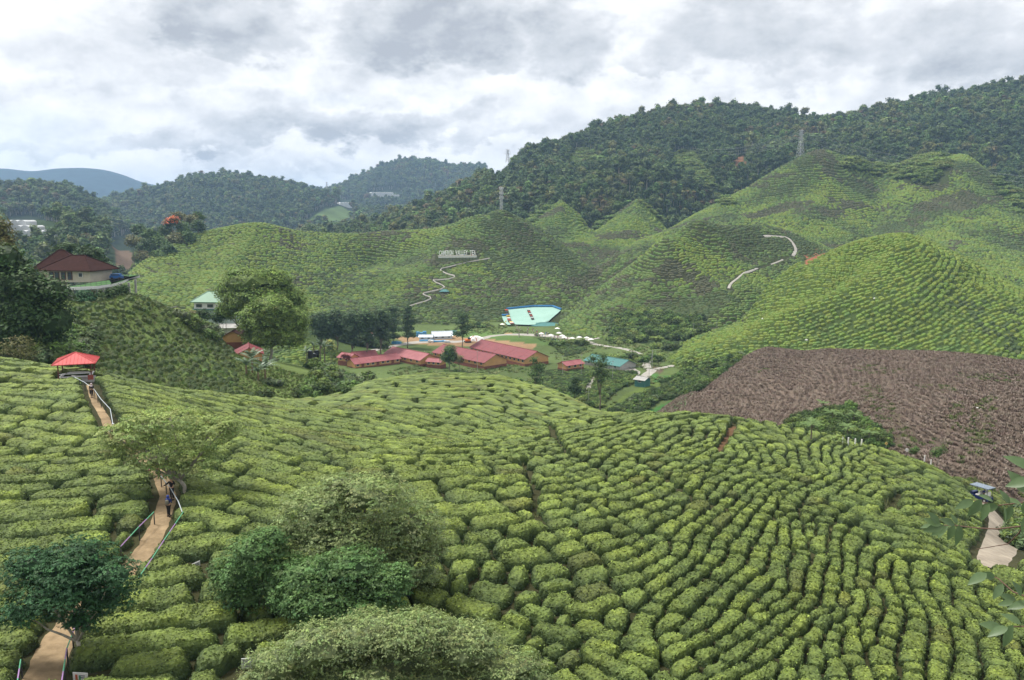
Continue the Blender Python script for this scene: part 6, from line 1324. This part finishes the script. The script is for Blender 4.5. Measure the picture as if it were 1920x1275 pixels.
pD, eD = lattice('power_pylon', 'tiny pylon on the far saddle between the wooded hills', 'pylon', 613, 359, 2600, 28, 7, 2, 6, [(.7, 6), (.9, 5)], leg=.3)
pE, eE = lattice('power_pylon', 'pylon in the forest right of the saddle clearing', 'pylon', 1058, 300, 1400, 20, 6, 2, 6, [(.7, 5), (.9, 4)], leg=.24)
def wire(a, b, sag, lab, r_=.06, grp='power lines between the pylons'):
    mb = MB(); mb.tube([a.lerp(b, t / 12) - Vector((0, 0, sag * 4 * (t / 12) * (1 - t / 12))) for t in range(13)], r_, n=3); o = mb.build('power_line', M_STEEL); tag(o, lab, 'power line', grp)
for i in range(6):
    wire(eA[i], eB[i], 14, 'thin power line strung from the big pylon to the left', .055); e_ = Vector(P(2150, 375 + (i // 2) * -14, 900 + 8 * (i % 2))); wire(eA[i], e_, 12, 'thin power line strung from the big pylon to the right edge', .055)
    wire(eB[i], eE[min(i, 3)], 9, 'thin power line from the clearing pylon towards the skyline', .06)
def pole(px, py, Y, h, lab, r_=.11, grp='utility poles in the valley', arm=True):
    p = at(px, py, Y); p.z = float(hgt(p.x, Y)) if Y > 0 else p.z; o = empty('utility_pole', p, 0, lab, 'pole', grp); mb = MB(); mb.tube([(0, 0, -.5), (0, 0, h)], [r_, r_ * .7], n=6); mb.build('shaft', M_GRY, o)
    if arm: mb = MB(); mb.box((0, 0, h - .4), (1.2, .1, .1)); mb.build('crossarm', M_GRY, o)
    return p + Vector((0, 0, h - .4))
tops = [pole(1223, 677, 378, 9, 'utility pole at the bend of the valley road'), pole(1217, 700, 342, 9, 'utility pole beside the corner shed'), pole(1149, 692, 352, 9, 'utility pole in front of the teal roofed shed'), pole(1090, 690, 362, 10, 'utility pole between the orange house and teal roof'), pole(1055, 690, 366, 9, 'utility pole left of the patched roof house'), pole(1104, 735, 312, 8, 'pole beside the lower lane'), pole(895, 690, 376, 10, 'utility pole in front of the factory halls'), pole(1343, 613, 470, 9, 'utility pole at the top edge of the bright tea hill'), pole(1300, 628, 455, 8, 'short utility pole lower on the hill edge')]
for a, b in ((0, 1), (1, 2), (2, 3), (3, 4), (4, 6)): wire(tops[a], tops[b], 1.2, 'thin wire between the utility poles of the valley', .025, 'wires between the utility poles')
# scattered white things on the slopes
for i, (px, py) in enumerate([(810,457),(1512,640),(1640,562),(1430,600),(1832,770)]):
    p = ground(px, py, 120); mb = MB(); r_ = .16 if px > 1800 else .45; mb.add((ICO1[0] * np.array([r_ * 1.6, r_, r_ * .8])).tolist(), ICO1[1].tolist()); o = mb.build('boulder', M_UMB); o.location = p + Vector((0, 0, .6)); tag(o, ('pale boulder on the ridge above the letter sign', 'white sack low on the bright tea hill', 'white sack in the middle of the bright tea hill', 'white sack near the gully left of the bright hill', 'tiny white sack on the brown pruned hillside')[i], 'rock' if i == 0 else 'sack')
# pond behind the middle hill
pg_ = [at(a, b, c) for a, b, c in ((1212, 462, 742), (1250, 452, 770), (1240, 445, 800), (1215, 448, 790))]
# ------------------------------------------------------------------ railings of the footpath, bicoloured pipes
M_PG = mat('green_pipe', (.10, .36, .20), rough=.5, var=.1); M_PP = mat('mauve_pipe', (.34, .20, .40), rough=.5, var=.1); M_PW = mat('pale_pipe', (.42, .46, .48), rough=.45, var=.1)
def railing(label, pts, cols, h=.9, every=2.0):
    G_ = [ground(a, b) for a, b in pts]; o = empty('railing', G_[0], 0, label, 'railing', None); B0 = G_[0]; n = 0
    for a, b in zip(G_[:-1], G_[1:]):
        L_ = (b - a).length; k_ = max(1, int(round(L_ / 1.4)))
        for i in range(k_):
            p = a.lerp(b, i / k_) - B0 + Vector((0, 0, h)); q = a.lerp(b, (i + 1) / k_) - B0 + Vector((0, 0, h)); mb = MB(); mb.tube([p, q], .035, n=6); mb.build('rail_pipe', cols[n % len(cols)], o); n += 1
    for a in G_ + [G_[i].lerp(G_[i + 1], .5) for i in range(len(G_) - 1) if (G_[i] - G_[i + 1]).length > 3]:
        gz_ = float(hgt(a.x, a.y)); mb = MB(); mb.tube([(a.x - B0.x, a.y - B0.y, gz_ - B0.z - .2), (a.x - B0.x, a.y - B0.y, a.z - B0.z + h)], .04, n=6); mb.build('post', M_IRON, o)
    return o
railing('grey pipe railing curving down the upper footpath from the red pavilion', [(140,722),(160,733),(178,747),(190,765),(208,785),(212,808),(213,822)], [M_PW], h=1.0)
railing('pale railing on the right of the footpath beside the crooked tree', [(303,915),(322,940),(336,965),(343,985)], [M_PW], h=1.0)
railing('green and mauve railing on the right of the lower footpath', [(345,985),(330,1008),(309,1040),(287,1075),(262,1112)], [M_PG, M_PP], h=1.0)
railing('green and mauve railing on the left of the footpath below the two walkers', [(290,985),(262,1014),(228,1052)], [M_PG, M_PP], h=1.0)
railing('mauve and green railing at the right of the path in the bottom left corner', [(148,1195),(128,1250),(118,1320)], [M_PP, M_PG], h=1.0); railing('short green railing at the left of the path in the bottom left corner', [(42,1272),(34,1330)], [M_PG, M_PP], h=1.0)
# ------------------------------------------------------------------ boards
def board(label, px, py, Y, w, h, rz, col, text=None, ht=1.5, frame=None, tilt=0, tcol=None, lines=()):
    p = at(px, py, Y); gz_ = float(hgt(p.x, Y)); o = empty('notice_board', (p.x, Y, gz_), rz, label, 'sign'); zc = p.z - gz_
    mb = MB(); mb.box((0, 0, zc), (w, .04, h)); mb.build('panel', col, o)
    for x in (-w / 2 + .06, w / 2 - .06): mb = MB(); mb.box((x, .05, zc / 2), (.05, .05, zc + .3)); mb.build('post', M_IRON, o)
    for i, (lx, lz, lw, lh, m__) in enumerate(lines): mb = MB(); mb.box((lx, -.025, zc + lz), (lw, .012, lh)); mb.build('printed_line', m__, o)
    return o
M_INK = mat('dark_print', (.08, .08, .10), rough=.7, var=.1); M_REDP = mat('red_print', (.5, .12, .06), rough=.7, var=.1)
board('white notice board with rows of dark writing beside the pale shrub', 470, 1243, 41, .92, .55, R(8), M_WHT, lines=[(-.22, .18 - k_ * .085, .36 - .05 * (k_ % 2), .035, M_INK) for k_ in range(5)] + [(.22, .18 - k_ * .085, .34, .035, M_INK) for k_ in range(5)])
board('narrow white board seen edge on among the hedges right of the footpath', 368, 1063, 52, .62, .62, R(62), M_WHT, lines=[(0, .2 - k_ * .1, .45, .04, M_INK) for k_ in range(4)])
board('pale board with an orange drawing at the bottom left edge of the view', 151, 1270, 39.5, .78, .5, R(-6), M_UMB, lines=[(-.2, 0, .12, .3, M_REDP), (.1, .1, .3, .04, M_INK), (.1, 0, .3, .04, M_INK), (-.02, 0, .1, .22, M_PG)])
pw = ground(1661, 846); ws = empty('warning_sign', pw, R(5), 'small yellow diamond road sign by the hill path', 'sign'); mb = MB(); mb.box((0, 0, 1.35), (.42, .03, .42), M=Matrix.Rotation(R(45), 3, 'Y')); mb.build('plate', mat('yellow_plate', (.65, .45, .12), var=.1), ws); mb = MB(); mb.tube([(0, .04, -.3), (0, .04, 1.3)], .03, n=5); mb.build('post', M_GRY, ws); mb = MB(); mb.box((0, -.025, 1.35), (.1, .01, .16)); mb.build('symbol', M_INK, ws)
pw = ground(1700, 855); ws = empty('road_mirror', pw, R(-25), 'round pale mirror on a post by the hill path', 'mirror'); mb = MB(); mb.tube([(0, 0, 1.0), (0, .06, 1.0)], .3, n=14); mb.build('mirror', M_UMB, ws); mb = MB(); mb.tube([(0, .08, -.3), (0, .08, 1.0)], .04, n=5); mb.build('post', M_IRON, ws)
for i, (px, py) in enumerate([(1580,836),(1590,838),(1603,840),(1615,841),(1733,868),(1745,876)]):
    p = ground(px, py); o = empty('marker_post', p, 0, 'short pale post along the hill path below the brown hillside', 'post', 'short posts along the hill path'); mb = MB(); mb.box((0, 0, .5), (.14, .14, 1.5)); mb.build('shaft', M_UMB, o)
# ------------------------------------------------------------------ people on the footpath
def limb_body(name, J, E, mt, parent, root=0, sub=2):
    me = bpy.data.meshes.new(name); me.from_pydata([j[0] for j in J], E, []); me.materials.append(mt); o = mobj(name, me, parent)
    m = o.modifiers.new('skin', 'SKIN'); m.use_smooth_shade = True
    for i, j in enumerate(J): r_ = j[1]; me.skin_vertices[0].data[i].radius = (r_, r_) if not hasattr(r_, '__len__') else r_
    me.skin_vertices[0].data[root].use_root = True
    s = o.modifiers.new('sub', 'SUBSURF'); s.levels = sub; s.render_levels = sub
    return o
def person(label, loc, rz, h, top, trousers, scarf=None, back=None, arms='down', stride=.12, hair=True, hat=None):
    o = empty('person', loc, rz, label, 'person'); k = h / 1.7
    S_ = lambda p: (p[0] * k, p[1] * k, p[2] * k)
    # faces -Y locally
    J = [(S_((0, 0, .93)), (.135 * k, .10 * k)), (S_((0, 0, 1.12)), (.125 * k, .09 * k)), (S_((0, 0, 1.33)), (.155 * k, .10 * k)), (S_((0, 0, 1.45)), .06 * k), (S_((0, -.01, 1.56)), (.072 * k, .085 * k)), (S_((0, -.005, 1.67)), (.06 * k, .075 * k))]
    E = [(0, 1), (1, 2), (2, 3), (3, 4), (4, 5)]
    for s in (-1, 1):
        a = len(J)
        if arms == 'down' or (arms == 'phone' and s > 0): el, wr, hd = (s * .25, .02, 1.12), (s * .26, -.08, .90), (s * .26, -.11, .82)
        elif arms == 'phone': el, wr, hd = (s * .28, -.14, 1.20), (s * .12, -.26, 1.42), (s * .07, -.28, 1.50)
        elif arms == 'rail':
            el, wr, hd = ((s * .36, -.02, 1.2), (s * .55, -.08, 1.12), (s * .62, -.1, 1.10)) if s < 0 else ((s * .27, -.12, 1.22), (s * .14, -.26, 1.40), (s * .10, -.3, 1.46))
        elif arms == 'front': el, wr, hd = (s * .24, -.06, 1.13), (s * .12, -.22, 1.08), (s * .06, -.26, 1.1)
        J += [(S_((s * .17, 0, 1.38)), .06 * k), (S_(el), .045 * k), (S_(wr), .032 * k), (S_(hd), .035 * k)]; E += [(2, a), (a, a + 1), (a + 1, a + 2), (a + 2, a + 3)]
        b = len(J); st = stride * s
        J += [(S_((s * .09, 0, .86)), .09 * k), (S_((s * .10, -st * .6, .49)), .062 * k), (S_((s * .10, -st * .2 + (.08 if s < 0 else 0) * stride * 5, .10)), .042 * k), (S_((s * .10, -.10 - st * .2, .035)), .035 * k)]; E += [(0, b), (b, b + 1), (b + 1, b + 2), (b + 2, b + 3)]
    limb_body('body', J, E, M_SKIN, o)
    # clothes over the body
    JT = [(S_((0, 0, .90)), (.155 * k, .12 * k)), (S_((0, 0, 1.12)), (.140 * k, .105 * k)), (S_((0, 0, 1.33)), (.17 * k, .115 * k)), (S_((0, 0, 1.43)), .075 * k)]; ET = [(0, 1), (1, 2), (2, 3)]
    for s in (0, 1):
        a = len(JT); b = 6 + s * 8; JT += [(J[b][0], .075 * k), (J[b + 1][0], .060 * k), (J[b + 2][0], .045 * k)]; ET += [(2, a), (a, a + 1), (a + 1, a + 2)]
    limb_body('jacket', JT, ET, top, o)
    JL = [(S_((0, 0, .93)), (.145 * k, .11 * k))]; EL_ = []
    for s in (0, 1):
        a = len(JL); b = 10 + s * 8; JL += [(J[b][0], .10 * k), (J[b + 1][0], .076 * k), (J[b + 2][0], .058 * k)]; EL_ += [(0, a), (a, a + 1), (a + 1, a + 2)]
    limb_body('trousers', JL, EL_, trousers, o)
    for s in (0, 1):
        b = 10 + s * 8; f = Vector(J[b + 2][0]); mb = MB(); mb.box((f.x, f.y - .06 * k, .045 * k), (.085 * k, .25 * k, .09 * k)); mb.build('shoe', M_BLK, o)
        hnd = Vector(J[6 + s * 8 + 3][0]); wrs = Vector(J[6 + s * 8 + 2][0]); d = (hnd - wrs).normalized(); sd = d.cross(Vector((0, 1, .3))).normalized(); mb = MB()
        for q, ln in zip((-1.5, -.5, .5, 1.5), (.065, .078, .074, .056)): st_ = hnd + sd * q * .017 * k; mb.tube([st_, st_ + d * ln * .55 * k, st_ + d * ln * k + Vector((0, -.012, 0))], [.009 * k, .008 * k, .006 * k], n=5)
        mb.tube([hnd - sd * .03 * k - d * .02, hnd - sd * .055 * k + d * .03 * k], [.011 * k, .008 * k], n=5); mb.build('fingers', M_SKIN, o)
    # face
    mb = MB()
    mb.tube([S_((0, -.088, 1.60)), S_((0, -.108, 1.575))], [.008 * k, .014 * k], n=5); mb.build('nose', M_SKIN, o)
    for s in (-1, 1): mb = MB(); mb.box(S_((s * .03, -.085, 1.61)), (.022 * k, .012 * k, .010 * k)); mb.build('eye', M_BLK, o)
    mb = MB(); mb.box(S_((0, -.088, 1.535)), (.04 * k, .012 * k, .010 * k)); mb.build('mouth', M_REDP, o)
    if scarf:
        V, F = ICO2; V = V * np.array([.115, .125, .145]) * k; V = V[:] ; keep = [f for f in F.tolist() if not all(V[i][1] < -.070 * k and abs(V[i][0]) < .085 * k for i in f)]; mb = MB(); mb.add((V + np.array([0, .005, 1.60]) * k).tolist(), keep); mb.tube([S_((0, .0, 1.54)), S_((0, -.01, 1.42)), S_((0, -.02, 1.30))], [.09 * k, .13 * k, .15 * k], n=12); mb.build('headscarf', scarf, o, smooth=True)
    elif hair:
        V, F = ICO2; V = V * np.array([.088, .10, .095]) * k + np.array([0, .018, 1.645]) * k; mb = MB(); mb.add(V.tolist(), F.tolist()); mb.build('hair', M_HAIR, o, smooth=True)
    if back:
        mb = MB(); V, F = ICO2; V = np.sign(V) * np.abs(V) ** .6 * np.array([.14, .085, .20]) * k + np.array([0, .17, 1.2]) * k; mb.add(V.tolist(), F.tolist()); mb.build('backpack', back, o, smooth=True)
    return o
def cloth(n_, c): return mat('cloth_' + n_, c, rough=.85, var=.2, scale=9)
c_black = cloth('black', (.012, .012, .014)); c_navy = cloth('navy', (.02, .03, .12)); c_scarf = cloth('pale_pink', (.55, .45, .48)); c_blue = cloth('blue_pattern', (.03, .05, .22)); c_grey = cloth('grey_olive', (.16, .15, .12)); c_purple = cloth('purple', (.14, .06, .13)); c_white = cloth('white', (.6, .6, .65))
def on(px, py): g = ground(px, py); g.z = float(hgt(g.x, g.y)) + .07; return g
person('person in dark clothes and a pale pink headscarf walking down from the pavilion', on(173, 747), R(15), 1.62, c_black, c_black, scarf=c_scarf, arms='front')
person('person in a black tracksuit holding the railing and raising a phone', on(323, 938), R(10), 1.72, c_black, c_black, arms='rail', stride=.2)
person('person in a blue headscarf with a grey backpack climbing the path seen from behind', on(317, 970), R(172), 1.6, c_navy, c_black, scarf=c_blue, back=c_grey, arms='front')
person('person mostly hidden by hedges wearing a white headscarf on the upper path', on(214, 826), R(20), 1.6, c_white, c_black, scarf=c_white, arms='down')
person('person with a purple top resting at the edge of the path under the airy tree', on(297, 890), R(60), 1.55, c_purple, c_black, scarf=c_purple, arms='front')
# bench under the tree
pb_ = on(292, 893); bo_ = empty('bench', pb_, R(25), 'low bench with a dark top under the airy tree', 'bench'); mb = MB(); mb.box((-.3, 0, .55), (1.3, .45, .06)); mb.build('seat', M_WOOD, bo_)
for x in (-.8, .2): mb = MB(); mb.box((x, 0, .2), (.08, .4, .7)); mb.build('leg', M_IRON, bo_)
# ------------------------------------------------------------------ canopied buggy on the dirt road
pv2 = ground(1840, 940); bg_ = empty('buggy', pv2 + Vector((0, 0, .08)), R(118), 'dark blue buggy with a flat striped canopy parked at the head of the dirt road', 'buggy')
M_DB = mat('dark_blue_paint', (.015, .025, .10), rough=.35, var=.1); M_CAN = mat('grey_blue_canopy', (.10, .13, .18), rough=.5, var=.1); M_CAN2 = mat('pale_canopy_rib', (.36, .42, .48), rough=.5, var=.1)
mb = MB(); mb.box((0, 0, .48), (2.1, 1.1, .35)); mb.box((.95, 0, .72), (.35, 1.0, .45)); mb.build('body', M_DB, bg_)
for x in (-.5, .25): mb = MB(); mb.box((x, 0, .75), (.45, 1.0, .12)); mb.box((x - .22, 0, 1.0), (.1, 1.0, .45)); mb.build('seat', M_UMB, bg_)
for x in (-.95, .95):
    for y in (-.5, .5): mb = MB(); mb.tube([(x, y, .6), (x * .98, y, 1.75)], .03, n=5); mb.build('canopy_post', M_IRON, bg_)
mb = MB(); mb.box((0, 0, 1.78), (2.3, 1.45, .06)); mb.build('canopy', M_CAN, bg_)
for i in range(7): mb = MB(); mb.box((0, -.6 + i * .2, 1.83), (2.28, .05, .03)); mb.build('canopy_rib', M_CAN2, bg_)
for x in (-.7, .75):
    for y in (-.5, .5): mb = MB(); mb.tube([(x, y - .09, .27), (x, y + .09, .27)], .27, n=14); w_ = mb.build('wheel', M_BLK, bg_); mb = MB(); mb.tube([(x, y - .1, .27), (x, y + .1, .27)], .13, n=10); mb.build('rim', M_STEEL, w_)
for y in (-.3, .3): mb = MB(); mb.tube([(1.12, y, .72), (1.16, y, .72)], .08, n=8); mb.build('headlight', M_WHT, bg_)
for i, y in enumerate((-.25, .25)):
    q = bg_.matrix_basis @ Vector((-.4, y, .30)); person('passenger seated %s under the canopy of the buggy' % ('on the left', 'on the right')[i], q, R(118 + 90), 1.35, (c_white, c_navy)[i], c_black, arms='front')
# ------------------------------------------------------------------ twigs hanging in from the right, very near
M_TL = mat('near_leaf', (.13, .20, .085), rough=.45, col2=(.09, .145, .055), scale=12, spec=.45, transl=.3); M_TW = mat('near_twig', (.12, .07, .05), rough=.8, var=.2, scale=20)
def leaf_me(L_, W_, seed):
    r = random.Random(seed); V = []; n = 7; F = []
    for i in range(n):
        t = i / (n - 1); w = W_ * math.sin(math.pi * (t ** .8)) * .5 * (1 if t < .98 else 0) + .0008; z = -.16 * L_ * t * t
        V += [(L_ * t, -w, z + w * .28), (L_ * t, 0, z), (L_ * t, w, z + w * .28)]
    for i in range(n - 1): a = i * 3; F += [(a, a + 1, a + 4, a + 3), (a + 1, a + 2, a + 5, a + 4)]
    return npmesh('leaf', V, F, M_TL, smooth=True)
LM = [leaf_me(.115, .048, 1), leaf_me(.10, .040, 2), leaf_me(.125, .055, 3)]
def twig(label, pts, Y, leaves, seed, sc=1.0):
    r = random.Random(seed); W = [at(a, b, Y + (i * .08)) for i, (a, b) in enumerate(pts)]; o = empty('twig', W[0], 0, label, 'branch', 'twigs hanging in from the right'); B0 = W[0]
    mb = MB(); mb.tube([w - B0 for w in W], list(np.linspace(.005, .0015, len(W))), n=5); mb.build('stem', M_TW, o, smooth=True)
    for (a, b, ang, s_) in leaves:   # where its stalk meets, pointing angle in the photo (degrees, 0 = right, 90 = up), size
        p = at(a, b, Y + r.uniform(-.12, .15)) - B0; l = mobj('leaf', LM[r.randrange(3)], o); l.location = p; s_ *= sc * .85; l.scale = (s_, s_, s_); an = R(ang)
        d = Vector((math.cos(an), r.uniform(-.35, .35), math.sin(an))); q = d.to_track_quat('X', 'Z'); l.rotation_mode = 'QUATERNION'; l.rotation_quaternion = q @ Euler((r.uniform(-.5, .5) - .9, 0, 0)).to_quaternion()
    return o
twig('upper leafy twig crossing the dirt road at the right edge', [(1990,930),(1920,942),(1870,948),(1825,938)], 3.6, [(1825,938,200,.9),(1840,936,235,.9),(1855,945,245,1.0),(1862,940,150,.9),(1872,948,200,1.0),(1880,945,280,.9),(1893,945,120,.9),(1898,948,250,1.0),(1915,945,160,.9),(1920,940,300,1.0),(1930,925,130,1.2),(1925,960,270,1.2),(1935,880,150,1.2),(1935,900,200,1.0)], 1)
twig('long thin twig with drooping leaves reaching furthest left over the tea', [(1990,1000),(1930,985),(1870,992),(1830,990),(1790,985),(1750,985)], 3.6, [(1790,985,150,.9),(1765,985,160,.7),(1770,985,200,.9),(1778,986,235,.9),(1790,985,250,.9),(1795,982,120,.5),(1750,985,185,.7),(1760,982,130,.8),(1775,986,215,.8),(1798,984,265,.9)], 2)
twig('lower twig with two broad pale leaves at the right edge', [(1990,1150),(1940,1125),(1900,1110),(1872,1085),(1850,1075)], 3.4, [(1850,1075,200,.9),(1865,1082,160,.7),(1905,1125,160,.9),(1900,1128,200,.6),(1915,1118,120,.9),(1930,1130,200,1.1),(1880,1095,230,.7)], 3)
twig('lowest twig hanging below the others at the right edge', [(1990,1190),(1940,1175),(1900,1175),(1880,1178)], 3.3, [(1880,1178,170,.9),(1890,1176,200,.9),(1895,1178,250,.9),(1900,1172,260,1.0),(1915,1170,150,.9),(1925,1175,330,.7)], 4)
twig('bare thin twig looping over the dirt road', [(1990,960),(1940,955),(1910,1000),(1890,1020),(1830,1030)], 3.8, [(1880,1098,160,.01)], 5)
